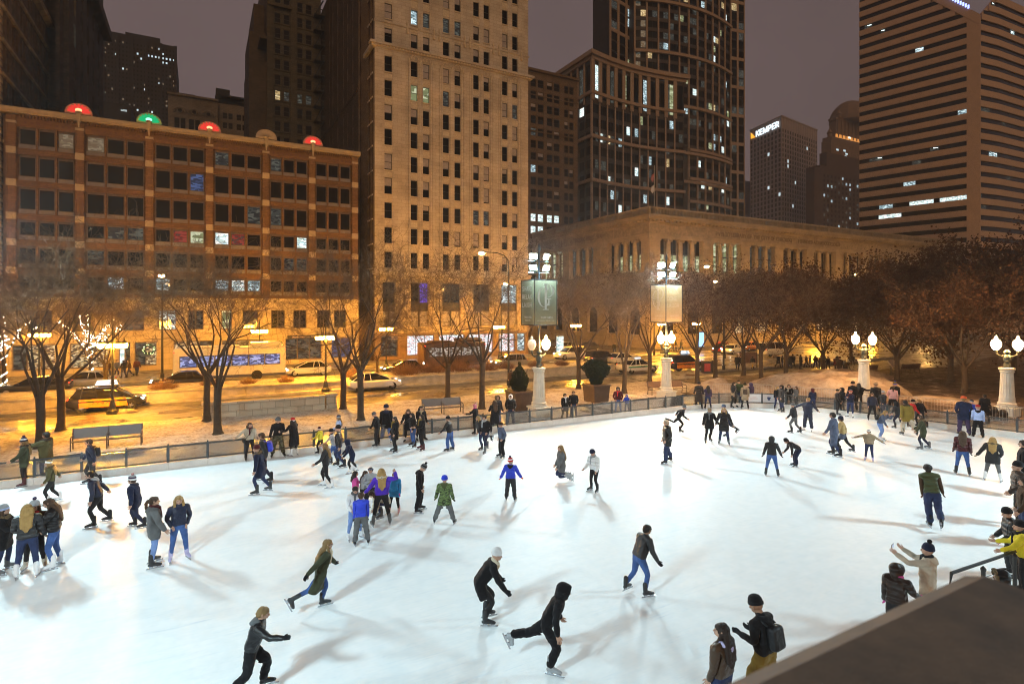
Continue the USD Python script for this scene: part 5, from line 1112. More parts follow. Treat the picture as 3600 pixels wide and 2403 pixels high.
leafm = usdkit.material(stage, '/World/Looks/evergreen_leaf', {'i': ('geometry', {}), 'r': ('rgb_ramp', {'ramp': [(0, (0.02, 0.028, 0.012)), (1, (0.065, 0.075, 0.03))]}), 'd': ('diffuse_bsdf', {}), 't': ('translucent_bsdf', {}), 'm': ('mix_closure', {'fac': .25})}, [('i.random_per_island', 'r.fac'), ('r.color', 'd.color'), ('r.color', 't.color'), ('d.BSDF', 'm.closure1'), ('t.BSDF', 'm.closure2')], surface='m.closure')
def leaves(P, size, rng, elong=1.6):
    n = len(P); a = rng.normal(size=(n, 3)); a /= np.linalg.norm(a, axis=1, keepdims=True); b = np.cross(a, rng.normal(size=(n, 3))); b /= np.linalg.norm(b, axis=1, keepdims=True)
    s = (size * rng.uniform(.6, 1.3, n))[:, None]; v = np.stack([P - a * s * elong * .5, P + b * s * .5, P + a * s * elong * .5, P - b * s * .5], 1).reshape(-1, 3)
    i = np.arange(n)[:, None] * 4; return v, np.vstack([i + [0, 1, 2], i + [0, 2, 3]])
def planter(label, u, v, shape, seed):
    t = thing('planter', label, 'planter', (u, v, .03)); pm = mat('brown_planter', (0.05, 0.03, 0.02), .6, var=.2)
    obj('box', MB().add(np.array([[-.62, -.62, 0], [.62, -.62, 0], [.62, .62, 0], [-.62, .62, 0], [-.7, -.7, 1.15], [.7, -.7, 1.15], [.7, .7, 1.15], [-.7, .7, 1.15]]), BOXF).box(-.78, .78, -.78, .78, 1.15, 1.24, .01), pm, t)
    s = thing('shrub', 'evergreen shrub growing in the ' + label.split(', ')[0], 'shrub', (u, v, 1.22)); rng = np.random.default_rng(seed)
    n = 5200; q = rng.uniform(0, 2 * np.pi, n); h = rng.uniform(0, 1, n)
    if shape == 'cone': prof = .62 * np.sin(np.clip(h * 1.05 + .08, 0, 1) * np.pi) ** .6 * (1 - h * .45); z = h * 1.9
    else: prof = (.25 + .95 * h) * np.where(h > .75, 1 - (h - .75) * 2.6, 1); z = h * 1.75
    rad = prof * (.55 + .45 * np.sqrt(rng.uniform(0, 1, n))) * (1 + .18 * np.sin(q * 5 + h * 9) + .1 * np.sin(q * 11 + seed))
    obj('foliage', MB().add(*leaves(np.stack([rad * np.cos(q), rad * np.sin(q), z], -1), .09, rng, 2.2)), leafm, s)
    M = MB(); [M.tube([(0, 0, -.1), (.35 * math.cos(k), .35 * math.sin(k), .8), (.6 * math.cos(k), .6 * math.sin(k), 1.5)], [.03, .02, .008], 4) for k in np.linspace(0, 6, 9)]
    obj('stem', M, mat('bark', (.08, .055, .035), .9), s)
planter('square planter left of the first white column, half behind it', 18.6, 32.9, 'cone', 1)
planter('square planter standing alone between the two white columns', 25.0, 33.0, 'vase', 2)
for px, py, lab in ((1838, 1440, 'yellow wet floor sign standing by the planter and first column'), (2362, 1388, 'yellow wet floor sign in front of the brown bench')):
    u, v = gp(px, py + 4); obj('wet_floor_sign', MB().add(np.array([[-.13, -.1, 0], [.13, -.1, 0], [.13, -.08, 0], [-.13, -.08, 0], [-.1, 0, .62], [.1, 0, .62], [.1, .02, .62], [-.1, .02, .62]]) + [u, v, .03], BOXF).add(np.array([[-.13, .12, 0], [.13, .12, 0], [.13, .14, 0], [-.13, .14, 0], [-.1, .03, .62], [.1, .03, .62], [.1, .05, .62], [-.1, .05, .62]]) + [u, v, .03], BOXF), mat('sign_yellow', (.6, .42, .02), .5), label=lab, cat='sign')
steel = mat('galvanised_steel', (.35, .34, .33), .4, metal=.6)
def barrier(label, p, q):
    p, q = np.array(p), np.array(q); d = q - p; L = np.linalg.norm(d); t = thing('crowd_barrier', label, 'barrier', (p[0], p[1], .04), math.degrees(math.atan2(d[1], d[0])), group='metal crowd barriers behind the rink fence')
    obj('hoop', MB().tube([(.05, 0, .15), (.02, 0, .9), (.12, 0, 1.06), (L - .12, 0, 1.06), (L - .02, 0, .9), (L - .05, 0, .15), (.05, 0, .15)], .022, 6), steel, t)
    for k in range(12): x = .15 + (L - .3) * k / 11; obj('bar', MB().tube([(x, 0, .15), (x, 0, 1.06)], .009, 4), steel, t)
    obj('foot', MB().tube([(.3, -.3, 0), (.3, .3, 0)], .02, 4).tube([(L - .3, -.3, 0), (L - .3, .3, 0)], .02, 4).tube([(.3, 0, 0), (.3, 0, .15)], .02, 4).tube([(L - .3, 0, 0), (L - .3, 0, .15)], .02, 4), steel, t)
bp = [(33.6, 30.2), (35.4, 29.0), (37.0, 27.4), (38.0, 25.6), (38.7, 23.5), (39.3, 21.3), (39.9, 19.1), (40.5, 17.0), (40.9, 14.9), (41.2, 12.8), (41.4, 10.8)]
for k in range(len(bp) - 1): barrier(['metal crowd barrier behind the child in purple', 'metal crowd barrier left of the blond girl at the fence', 'metal crowd barrier below the big snow heap', 'metal crowd barrier behind the man in navy with maroon hood', 'metal crowd barrier left of the white globe column', 'metal crowd barrier behind the pink jacket', 'metal crowd barrier behind the mustard parka', 'metal crowd barrier before the lit patch of slush', 'metal crowd barrier behind the man in the orange cap', 'metal crowd barrier behind the heap of bags'][k], np.array(bp[k]) + .06 * (np.array(bp[k + 1]) - bp[k]) / 2.2, np.array(bp[k + 1]) - .06 * (np.array(bp[k + 1]) - bp[k]) / 2.2)
for px, py, lab, w, cm in ((2482, 1310, 'red fronted litter bin beside the tree by the second taxi', .75, (.35, .03, .03)), (2508, 1308, 'dark litter bin right of the red one', .6, (.03, .02, .02))):
    u, v = gp(px, py); t = thing('litter_bin', lab, 'bin', (u, v, .0), -28); obj('body', MB().box(-w / 2, w / 2, -.4, .4, 0, 1.15, .03), mat('bin_dark', (.03, .025, .025), .5), t); obj('door', MB().box(-w / 2 + .06, w / 2 - .06, -.43, -.401, .2, 1.0, .01), mat('bin_front_%d' % px, cm, .5), t); obj('lid', MB().box(-w / 2 - .04, w / 2 + .04, -.44, .44, 1.15, 1.3, .05), mat('bin_dark', (.03, .025, .025), .5), t)
u, v = gp(2630, 1292); t = thing('notice_board', 'blank brown notice board on a yellow and a dark post by the crossing', 'sign', (u, v, 0), -28)
obj('board', MB().box(-.95, .95, -.04, .04, .55, 1.75, .01), mat('board_brown', (.16, .09, .06), .7), t); obj('post', MB().tube([(.55, .08, 0), (.55, .08, .9)], .05, 6), mat('sign_yellow', (.6, .42, .02), .5), t); obj('post', MB().tube([(1.05, .1, 0), (1.05, .1, 3.4)], .07, 8), blackm, t)
u, v = gp(3150, 1330); t = thing('reading_board', 'pale sloping information board under the brown trees', 'sign', (u, v, 0), 10)
obj('board', MB().add(np.array([[-.8, 0, 1.1], [.8, 0, 1.1], [.8, .05, 1.1], [-.8, .05, 1.1], [-.8, .45, 1.75], [.8, .45, 1.75], [.8, .5, 1.75], [-.8, .5, 1.75]]), BOXF), mat('board_pale', (.5, .42, .36), .6), t); obj('leg', MB().box(-.6, -.5, .2, .3, 0, 1.4).box(.5, .6, .2, .3, 0, 1.4), blackm, t)
u, Z = pv(1967, 66); obj('advert_screen', MB().box(u - .65, u + .65, 65.9, 66.1, .4, 3.0, .02), blackm, label='bright street advertising screen near the library corner', cat='screen'); p = stage.GetPrimAtPath('/World/advert_screen'); obj('lit_face', MB().quad((u - .58, 65.88, .6), (u + .58, 65.88, .6), (u + .58, 65.88, 2.9), (u - .58, 65.88, 2.9)), cold2, p)
u, Z = pv(2464, 66); obj('advert_screen', MB().box(u - .65, u + .65, 65.9, 66.1, .4, 3.0, .02), blackm, label='blue street advertising screen behind the litter bins', cat='screen'); p = stage.GetPrimAtPath('/World/advert_screen_001'); obj('lit_face', MB().quad((u - .58, 65.88, .6), (u + .58, 65.88, .6), (u + .58, 65.88, 2.9), (u - .58, 65.88, 2.9)), emis('screen_blue', (.3, .55, 1), 2.0), p)

# foreground: the terrace parapet the picture was taken over, and its stair rail
cop = usdkit.material(stage, '/World/Looks/brown_sandstone', {'g': ('geometry', {}), 'n': ('noise_texture', {'scale': 6.0, 'detail': 8.0, 'roughness': .65}), 'n2': ('noise_texture', {'scale': 90.0, 'detail': 4.0}), 'r': ('rgb_ramp', {'ramp': [(.3, (.05, .026, .014)), (.7, (.11, .058, .03))]}), 'bp': ('bump', {'strength': .35, 'distance': .004}), 'p': ('principled_bsdf', {'roughness': .8})}, [('g.position', 'n.vector'), ('g.position', 'n2.vector'), ('n.fac', 'r.fac'), ('r.color', 'p.base_color'), ('n2.fac', 'bp.height'), ('bp.normal', 'p.normal')], surface='p.BSDF')
par = thing('parapet', 'brown stone parapet in the near right corner, out of focus', 'wall')
zt, ue, ve = 5.73, 2.55, 1.07
obj('coping', MB().add(np.array([[-6, -.6, zt - .25], [ue, -.6, zt - .25], [ue, ve, zt - .25], [-6, ve, zt - .25], [-6, -.6, zt - .035], [ue, -.6, zt - .035], [ue, ve, zt - .045], [-6, ve, zt - .045]]), BOXF).add(np.array([[-6, -.6, zt - .035], [ue, -.6, zt - .035], [ue, ve, zt - .045], [-6, ve, zt - .045], [-6, -.6, zt], [ue - .05, -.6, zt], [ue - .05, ve - .085, zt], [-6, ve - .085, zt]]), BOXF), cop, par)
obj('wall_face', MB().box(-6, ue - .15, -.5, ve - .1, .05, zt - .252), cop, par)
obj('terrace', MB().box(-12, ue - .2, -9, -.61, 3.6, 4.9), cop, kind='structure')
def onz(px, py, z): return np.array([*gp(px, py, z), z])
r0, r1 = onz(3345, 2013, 1.0), onz(3590, 1930, 1.0)
hr = thing('stair_rail', 'black handrail with cable behind the near parapet', 'railing'); d = (r1 - r0); d /= np.linalg.norm(d)
obj('handrail', MB().tube([r0 - d * .12 - [0, 0, .5], r0, r1, r1 + d * 2], .035, 8), blackm, hr)
for px, py in ((3457, 1990), (3568, 1945)):
    p = onz(px, py, .98) - [0, 0, .1]; obj('post', MB().tube([(p[0], p[1], 0), p + [0, 0, .02]], .045, 8).lathe([(.05, p[2]), (.06, p[2] + .05), (.02, p[2] + .1), (0, p[2] + .12)], 8, (p[0], p[1])), blackm, hr)
obj('cable', MB().tube([r0 - [0, 0, .35], r1 + d * 2 - [0, 0, .35]], .008, 4), blackm, hr)
u, v = gp(3490, 1480); bg = thing('bag_pile', 'heap of dark bags and coats on the rink fence at the right edge', 'bags', (u, v, 0))
for k, (x, y, z, sx, sy, sz, c) in enumerate(((-.5, .0, .55, .34, .22, .28, (.06, .05, .06)), (.05, .05, .6, .4, .25, .3, (.012, .012, .014)), (.5, -.1, .5, .3, .25, .25, (.02, .015, .015)), (.3, -.3, .25, .2, .2, .3, (.015, .01, .01)), (-.1, -.2, .3, .25, .2, .28, (.03, .02, .02)))):
    m_ = trimesh.creation.icosphere(subdivisions=3); vv = m_.vertices * np.array([sx, sy, sz]); vv = vv * (1 + .35 * (meshkit.fbm(vv * 5 + k * 7, 3) - .5))[:, None]
    obj('bag', (np.c_[vv[:, 0] * 1 + x * .48 + .0, vv[:, 1] - x * .6 + y, vv[:, 2] + z], m_.faces), mat('bag_cloth_%d' % k, c, .8, bump=.4), bg, smooth=True)
# ================================================================ trees
bark = mat('tree_bark', (0.042, 0.029, 0.018), 0.9, var=0.3, vscale=6, bump=0.8, bscale=14, bdist=.03)
twigm = mat('twig_bark', (0.105, 0.068, 0.034), 0.85)
brownleaf = usdkit.material(stage, '/World/Looks/withered_leaf', {'i': ('geometry', {}), 'r': ('rgb_ramp', {'ramp': [(0, (0.07, 0.035, 0.018)), (.6, (0.17, 0.085, 0.038)), (1, (0.30, 0.16, 0.065))]}), 'd': ('diffuse_bsdf', {}), 't': ('translucent_bsdf', {}), 'm': ('mix_closure', {'fac': .3})}, [('i.random_per_island', 'r.fac'), ('r.color', 'd.color'), ('r.color', 't.color'), ('d.BSDF', 'm.closure1'), ('t.BSDF', 'm.closure2')], surface='m.closure')
def frusta(a, b, ra, rb, n):
    """many tapered tubes at once"""
    t = b - a; t = t / (np.linalg.norm(t, axis=1, keepdims=True) + 1e-9); ref = np.where(np.abs(t[:, 2:]) < .9, [[0, 0, 1.0]], [[1.0, 0, 0]])
    x = np.cross(t, ref); x /= np.linalg.norm(x, axis=1, keepdims=True); y = np.cross(t, x); q = np.arange(n) * 2 * np.pi / n
    ring = np.cos(q)[None, :, None] * x[:, None] + np.sin(q)[None, :, None] * y[:, None]
    v = np.concatenate([a[:, None] + ring * ra[:, None, None], b[:, None] + ring * rb[:, None, None]], 1)
    i = np.arange(n); j = (i + 1) % n; f = np.vstack([np.stack([i, j, j + n], 1), np.stack([i, j + n, i + n], 1)])
    return v.reshape(-1, 3), (f[None] + (np.arange(len(a)) * 2 * n)[:, None, None]).reshape(-1, 3)
def tree_mesh(seed, h=10.0, fork=2.6, r0=.19, spread=1.0, levels=6, up=.35):
    rng = np.random.default_rng(seed); trunk, crown, tips = MB(), MB(), []
    z = np.array([0, .15, .5, fork * .6, fork]); trunk.tube(np.c_[rng.normal(0, .02, 5), rng.normal(0, .02, 5), z], [r0 * 1.6, r0 * 1.2, r0 * 1.02, r0 * .95, r0], 12)
    segs = {}
    def grow(ps, ds, ls, rs, lev):
        if lev > levels: return
        n = len(ps); nseg = 3 if lev < 4 else 2
        p, d, r = ps, ds, rs
        for s in range(nseg):
            d = d + rng.normal(0, .09 + .03 * lev, (n, 3)); d[:, 2] += up * (.13 if lev < 4 else .07); d /= np.linalg.norm(d, axis=1, keepdims=True)
            q = p + d * (ls / nseg)[:, None]; r2 = r * (.85 if lev < 5 else .8); segs.setdefault(lev, []).append((p, q, r, r2))
            if lev >= 1 and s < nseg - 1:            # a side shoot on the way
                m = rng.random(n) < (.9 if lev < 5 else .75)
                if m.any():
                    sd = d[m] + rng.normal(0, .62, (m.sum(), 3)); sd /= np.linalg.norm(sd, axis=1, keepdims=True); grow(q[m], sd, ls[m] * rng.uniform(.45, .75, m.sum()), r2[m] * .55, lev + 1 + (lev < 2))
            p, r = q, r2
        if lev >= levels - 1: tips.append(p)
        k = 2 if lev else 2
        for c in range(k):
            ang = (.34 + .07 * lev) * spread; sd = d + rng.normal(0, ang, (n, 3)); sd /= np.linalg.norm(sd, axis=1, keepdims=True)
            grow(p, sd, ls * rng.uniform(.62, .86, n), r * (.76 if c == 0 else .62), lev + 1)
    nm = 6; a = np.arange(nm) * 2 * np.pi / nm + rng.uniform(0, 1); tilt = rng.uniform(.35, .85, nm) * spread
    ds = np.stack([np.cos(a) * tilt, np.sin(a) * tilt, np.ones(nm)], -1); ds /= np.linalg.norm(ds, axis=1, keepdims=True)
    grow(np.tile([[0, 0, fork - .12]], (nm, 1)) + np.c_[np.cos(a) * .05, np.sin(a) * .05, rng.uniform(-.35, .15, nm)], ds, np.full(nm, (h - fork) * .36) * rng.uniform(.85, 1.15, nm), r0 * rng.uniform(.34, .5, nm), 0)
    for lev, L in segs.items():
        A, Bq, ra, rb = (np.concatenate(c) for c in zip(*L)); ra, rb = np.maximum(ra, .0065), np.maximum(rb, .0052)
        (trunk if lev < 2 else crown).add(*frusta(A, Bq, ra, rb, 7 if lev < 2 else 4 if lev < 4 else 3))
    return trunk, crown, np.concatenate(tips)
def make_tree(name, label, loc, rz, seed, sc, group, leaf=0, lsize=.13, cat='tree', **k):
    t = thing(name, label, cat, loc, group=group); tr, cr, tips = tree_mesh(seed, **k)
    o = obj('trunk', tr, bark, t, smooth=40)
    c = obj('crown', cr, twigm, t)
    if leaf:
        rng = np.random.default_rng(seed + 99); n = int(leaf); P = tips[rng.integers(0, len(tips), n)] + rng.normal(0, .24, (n, 3)); obj('leaves', MB().add(*leaves(P, lsize, rng, 1.3)), brownleaf, c, kind='stuff')
    return t
protos = {}
BARE = [
    (-6.7, 34.7, 1.02, 'bare tree nearest the left edge, growing right behind the rink fence'), (-6.7, 39.2, 1.02, 'bare tree at the left between the front tree and the orange taxi'),
    (0.8, 34.1, 1.0, 'wide bare tree in front of the low stone wall, scar on its trunk'), (0.35, 38.2, .98, 'bare tree close behind the scarred one, at the wall end'),
    (8.3, 38.4, .98, 'bare tree with white conduit on its trunk, at the right end of the wall'), (8.4, 34.1, .98, 'bare forked tree in front of the white hatchback'),
    (16.0, 39.1, .98, 'bare tree just left of the bench with curled arms'), (16.4, 34.1, 1.0, 'bare tree behind the woman in the pink knit hat'),
    (27.5, 38.7, .98, 'bare tree between the two square planters, nearer the street'), (29.2, 34.9, .98, 'bare tree behind the child in blue at the fence'),
    (35.7, 39.2, .98, 'bare tree just left of the second floodlight column'), (38.7, 36.4, 1.0, 'bare tree behind the woman with the bear-ear hat'),
    (43.5, 38.6, .98, 'bare tree beside the litter bins'), (47.3, 38.5, 1.0, 'bare tree left of the brown notice board'), (45.4, 35.0, 1.0, 'bare forked tree right of the brown notice board'),
    (49.4, 35.3, 1.0, 'thin crowned tree in front of the waiting crowd')]
for i, (u, v, s, lab) in enumerate(BARE):
    k = (i * 2 + i // 4) % 4; half = i >= 10
    key = ('h' if half else 'b', k if not half else k % 2)
    if key not in protos:
        protos[key] = make_tree('bare_tree', lab, (u, v, 0.03), 0, 40 + k + 10 * half, s, None, leaf=5000 if half else 0, lsize=.1, h=10.3, fork=2.5 + .2 * k, r0=.19, spread=.95 + .08 * k, levels=6)
    else: copy(protos[key], (u, v, 0.03), (i * 77) % 360, lab, (s, s, s))
m_u, m_v = gp(429, 1352); copy(protos[('b', 0)], (m_u, 50.6, .6), 130, 'dark bare tree growing from the median planter behind the taxi roof sign', (.8, .8, .8))
copy(protos[('b', 1)], (-14.5, 50.8, .6), 10, 'bare tree on the median at the very left edge', (.85, .85, .85))
copy(protos[('b', 2)], (14.0, 50.8, .6), 200, 'small bare tree on the median before the cream tower', (.55, .55, .55))
lit_u, lit_v = pv(318, 62.0)[0], 62.0
lt_tree = copy(protos[('b', 2)], (lit_u, lit_v, 0), 60, 'bare tree wrapped in white fairy lights on the far pavement', (.85, .85, .85))
copy(protos[('b', 3)], (pv(15, 62.0)[0], 62, 0), 60, 'second bare tree with fairy lights, at the left edge on the far pavement', (.85, .85, .85))
fl_m = emis('fairy_white', (1.0, .85, .62), 22)
for (uu, lab, nn) in ((lit_u, 'white fairy lights wound round the lit tree on the far pavement', 330), (pv(15, 62.0)[0], 'sparse white fairy lights in the tree at the left edge', 120)):
    rng = np.random.default_rng(12); M = MB(); P = []
    for k in range(nn):
        if k < nn * .5: z = rng.uniform(.3, 4.6); q = z * 9; r = .16 + .04 * rng.random() + max(0, z - 2.6) * .22 * rng.random(); P.append((r * math.cos(q), r * math.sin(q), z))
        else: br = rng.integers(0, 7); s_ = rng.uniform(.2, 1); P.append((s_ * 2.3 * math.cos(br * .9) + rng.normal(0, .06), s_ * 2.3 * math.sin(br * .9) + rng.normal(0, .06), 3.0 + s_ * (2.2 + .5 * (br % 3)) + rng.normal(0, .08)))
    for p in P: M.ball(p, .038, 0)
    obj('fairy_lights', [M.v and MB().add(np.vstack(M.v) + [uu, 62.0, 0], np.vstack(M.f))][0], fl_m, label=lab, cat='string lights')
LEAFY = [(57, 36.5, 1.0, 'brown-leaved tree behind the crowd, left of the first globe column'), (56.5, 29.0, 1.05, 'brown-leaved tree directly behind the first globe column'), (52.4, 22.0, 1.12, 'brown-leaved tree with a thick pale trunk between the two globe columns'), (60.5, 26.5, 1.12, 'brown-leaved tree in shade beside the sloping board'), (52.0, 13.5, 1.08, 'brown-leaved tree above the globe column at the right edge'), (62.0, 17.5, 1.18, 'dark brown-leaved tree cutting the foot of the striped tower'),
    (68, 35, 1.0, 'brown-leaved tree farther along the path behind the crowd'), (72, 26, 1.15, 'tall brown-leaved tree in the second row behind the board'), (73, 43.0, .95, 'brown-leaved tree in front of the library far end'), (58, 41.3, .8, 'slim brown-leaved tree rising before the library columns'), (47.5, 7.0, 1.05, 'brown-leaved tree just off the right edge, its branches entering the frame'), (82, 36, 1.1, 'farthest brown-leaved tree along the path'), (60, 6.5, 1.1, 'dark tree at the right edge below the striped tower'), (84, 24, 1.2, 'brown-leaved tree deep in the park shade')]
for i, (u, v, s, lab) in enumerate(LEAFY):
    k = i % 3
    if ('l', k) not in protos: protos[('l', k)] = make_tree('leafy_tree', lab, (u, v, .05), 0, 71 + k, s, None, leaf=15000, lsize=.165, h=11.3, fork=2.3, r0=.21, spread=1.25, levels=6, up=.15)
    else: copy(protos[('l', k)], (u, v, .05), (i * 101) % 360, lab, (s, s, s))
# dry shrubs on the median
def dry_shrub(seed, h, w, n):
    rng = np.random.default_rng(seed); q = rng.uniform(0, 2 * np.pi, n); r = w * rng.uniform(0, 1, n) ** .7; A = np.stack([.5 * r * np.cos(q), .5 * r * np.sin(q), 0 * q - .1], -1); Bq = np.stack([r * np.cos(q), r * np.sin(q), h * rng.uniform(.25, 1, n) * (1 - .55 * (r / w) ** 2)], -1)
    M = MB().add(*frusta(A, Bq, np.full(n, .009), np.full(n, .005), 3))
    for k in range(3): f = rng.uniform(.3, .9, (n, 1)); P = A * (1 - f) + Bq * f; C = P + rng.normal(0, .2, (n, 3)) + [0, 0, .12]; M.add(*frusta(P, C, np.full(n, .006), np.full(n, .004), 3))
    return M
shrub_m = mat('dry_shrub', (.17, .085, .04), .9)
sp_ = thing('dry_shrub', 'large dry russet shrub on the median before the shop windows', 'shrub', (19.3, 50.8, .66)); obj('twigs', dry_shrub(1, 1.5, 1.7, 420), shrub_m, sp_)
for i, (u, s, lab) in enumerate(((16.6, .9, 'dry russet shrub on the median, left of the largest'), (22.0, 1.0, 'dry russet shrub on the median behind the walking couple'), (24.6, .8, 'dry shrub on the median just right of the street light pole'), (27.0, .6, 'low dry shrub on the median left of the first white column'), (12.0, .7, 'dry shrub on the median behind the forked tree'), (6.2, .45, 'low dry shrub on the median behind the low wall'), (3.4, .4, 'low dry shrub on the median before the bus rear'), (.6, .4, 'low dry shrub on the median below the bus windows'), (-2.4, .6, 'spreading dry shrub on the median at the front of the bus'), (30.5, .55, 'low dry shrub near the end of the median'), (34.0, .5, 'last low dry shrub at the end of the median'))):
    copy(sp_, (u, 50.5 + .5 * math.sin(i * 2.1), .66), i * 50, lab, (s * 1.1, s * 1.1, s))
# ================================================================ vehicles
tyre_m = mat('tyre_rubber', (.012, .012, .012), .85); rim_m = mat('wheel_rim', (.35, .35, .36), .35, metal=.7)
carglass = mat('car_glass', (.006, .006, .008), .06, spec=.6)
head_on = emis('headlight_on', (1.0, .93, .8), 30.0); tail_on = emis('taillight_on', (1.0, .04, .015), 5.0); tail_off = mat('taillight_off', (.25, .01, .01), .3, emit=(1, .03, .01), es=.5)
def loft(M, secs, n=12):
    """smooth skin through cross sections (x, half width, z bottom, z top, roundness)"""
    P = []
    for x, w, z0, z1, r in secs:
        a = np.linspace(0, 2 * np.pi, n, endpoint=False) + np.pi / n; c, s = np.cos(a), np.sin(a); e = r
        y = w * np.sign(c) * np.abs(c) ** e; z = (z0 + z1) / 2 + (z1 - z0) / 2 * np.sign(s) * np.abs(s) ** e
        P.append(np.stack([np.full(n, x), y, z], -1))
    k = len(P); i, j = np.meshgrid(np.arange(k - 1), np.arange(n), indexing='ij'); q = np.stack([i * n + j, i * n + (j + 1) % n, (i + 1) * n + (j + 1) % n, (i + 1) * n + j], -1).reshape(-1, 4)
    v = np.vstack(P + [[P[0].mean(0)], [P[-1].mean(0)]]); j = np.arange(n)
    f = np.vstack([q[:, [0, 2, 1]], q[:, [0, 3, 2]], np.stack([np.full(n, k * n), j, (j + 1) % n], 1), np.stack([np.full(n, k * n + 1), (k - 1) * n + (j + 1) % n, (k - 1) * n + j], 1)])
    return M.add(v, f)
STY = {  # length, half width, belt, roof, wheel radius, cabin x (rear low, rear top, front top, front low), hood height, tail height
    'hatch': (4.4, .88, .92, 1.58, .33, (-2.05, -1.55, .35, 1.35), .92, .98), 'wedge': (4.46, .87, .88, 1.47, .32, (-2.1, -1.2, .15, 1.45), .86, .98), 'sedan': (4.8, .91, .9, 1.46, .33, (-1.75, -1.05, .25, 1.15), .9, .98), 'suv': (4.7, .92, 1.02, 1.72, .37, (-2.2, -1.95, .3, 1.1), 1.02, 1.05), 'van': (5.2, .98, 1.15, 2.05, .36, (-2.5, -2.45, 1.2, 1.95), 1.15, 1.15)}
def car(name, label, cat, u, v, rz, sty, paint, lights=('tail',), sign=None, door=None, roof=None, z=ROAD + .006):
    L, W, belt, top, wr, cx, hood, tail = STY[sty]; t = thing(name, label, cat, (u, v, z), rz); h = L / 2; M = MB()
    loft(M, [(-h, W * .72, .42, tail * .78, .5), (-h + .06, W * .9, .34, tail * .95, .45), (-h + .35, W * .98, .24, tail, .4), (cx[0] + .3, W, .2, belt, .38), (0, W, .2, belt, .38), (cx[3] - .2, W, .2, belt, .38), (h - .75, W * .98, .22, hood, .42), (h - .3, W * .92, .26, hood * .9, .45), (h - .05, W * .8, .32, hood * .74, .5), (h, W * .66, .38, hood * .66, .5)], 20)
    obj('body', M, paint, t, smooth=35)
    M = MB(); loft(M, [(cx[0], W * .80, belt - .1, belt + .03, .5), (cx[1], W * .74, belt - .1, top - .06, .4), ((cx[1] + cx[2]) / 2, W * .78, belt - .1, top - .03, .38), (cx[2], W * .74, belt - .1, top - .07, .4), (cx[3], W * .80, belt - .1, belt + .03, .5)], 20); obj('window', M, carglass, t, smooth=35)
    M = MB(); loft(M, [(cx[1] - .12, W * .64, top - .12, top - .02, .5), (cx[1] + .2, W * .70, top - .08, top + .0, .5), ((cx[1] + cx[2]) / 2, W * .72, top - .07, top + .02, .5), (cx[2] - .1, W * .69, top - .08, top - .01, .5), (cx[2] + .06, W * .62, top - .13, top - .05, .5)], 16); obj('roof', M, roof or paint, t, smooth=35)
    for s in (-1, 1):
        M = MB()
        for a, b in (((cx[0] + .12, W * .79, belt), (cx[1] - .02, W * .7, top - .08)), ((cx[3] - .08, W * .8, belt), (cx[2] + .02, W * .7, top - .09)), (((cx[1] + cx[2]) / 2 + .1, W * .83, belt - .02), ((cx[1] + cx[2]) / 2, W * .735, top - .05)), ((cx[1] + .15, W * .84, belt - .02), (cx[1] + .25, W * .73, top - .06))): M.tube([(a[0], s * a[1], a[2]), (b[0], s * b[1], b[2])], .035, 5)
        obj('pillar', M, roof or paint, t)
        obj('mirror', MB().ball((cx[3] - .35, s * (W + .08), belt + .06), .1, 1, (.8, 1, .8)), paint, t)
        if door: obj('door_panel', MB().add(np.array([[cx[1] + .1, s * (W + .004), .33], [cx[3] - .15, s * (W + .004), .33], [cx[3] - .25, s * (W * .985 + .004), belt - .06], [cx[1] + .1, s * (W * .985 + .004), belt - .06], [cx[1] + .1, s * (W - .05), .33], [cx[3] - .15, s * (W - .05), .33], [cx[3] - .25, s * (W - .06), belt - .06], [cx[1] + .1, s * (W - .06), belt - .06]]), BOXF), door, t)
        for x in (-h + .85, h - .85):
            w = obj('wheel', MB().add(*(lambda q: (q.v[0][:, [0, 2, 1]] + [x, s * (W - .12), wr], q.f[0][:, ::-1]))(MB().lathe([(wr * .62, -.1), (wr * .95, -.11), (wr, -.06), (wr, .06), (wr * .95, .11), (wr * .62, .1)], 22))), tyre_m, t)
            M = MB()
            for k in range(5): a = k * 1.2566; M.add(np.array([[x + .05 * math.cos(a + 1.57), s * (W - .02), wr + .05 * math.sin(a + 1.57)], [x - .05 * math.cos(a + 1.57), s * (W - .0), wr - .05 * math.sin(a + 1.57)], [x + wr * .6 * math.cos(a - .16), s * (W - .02), wr + wr * .6 * math.sin(a - .16)], [x + wr * .6 * math.cos(a + .16), s * (W - .02), wr + wr * .6 * math.sin(a + .16)]]), [[0, 1, 2], [0, 2, 3]])
            M.add(*(lambda q: (q.v[0][:, [0, 2, 1]] + [x, s * (W - .04), wr], q.f[0][:, ::-1]))(MB().lathe([(wr * .5, -.02), (wr * .62, .02), (wr * .55, .03)], 18))); obj('rim', M, rim_m, w)
        obj('headlight', MB().ball((h - .22, s * W * .66, hood * .78), .12, 2, (1.1, 1.2, .6)), head_on if 'head' in lights else mat('lamp_clear', (.5, .5, .5), .2), t)
        obj('taillight', MB().ball((-h + .14, s * W * .74, tail * .86), .11, 2, (.8, 1.0, .9)), tail_on if 'tail' in lights else tail_off, t)
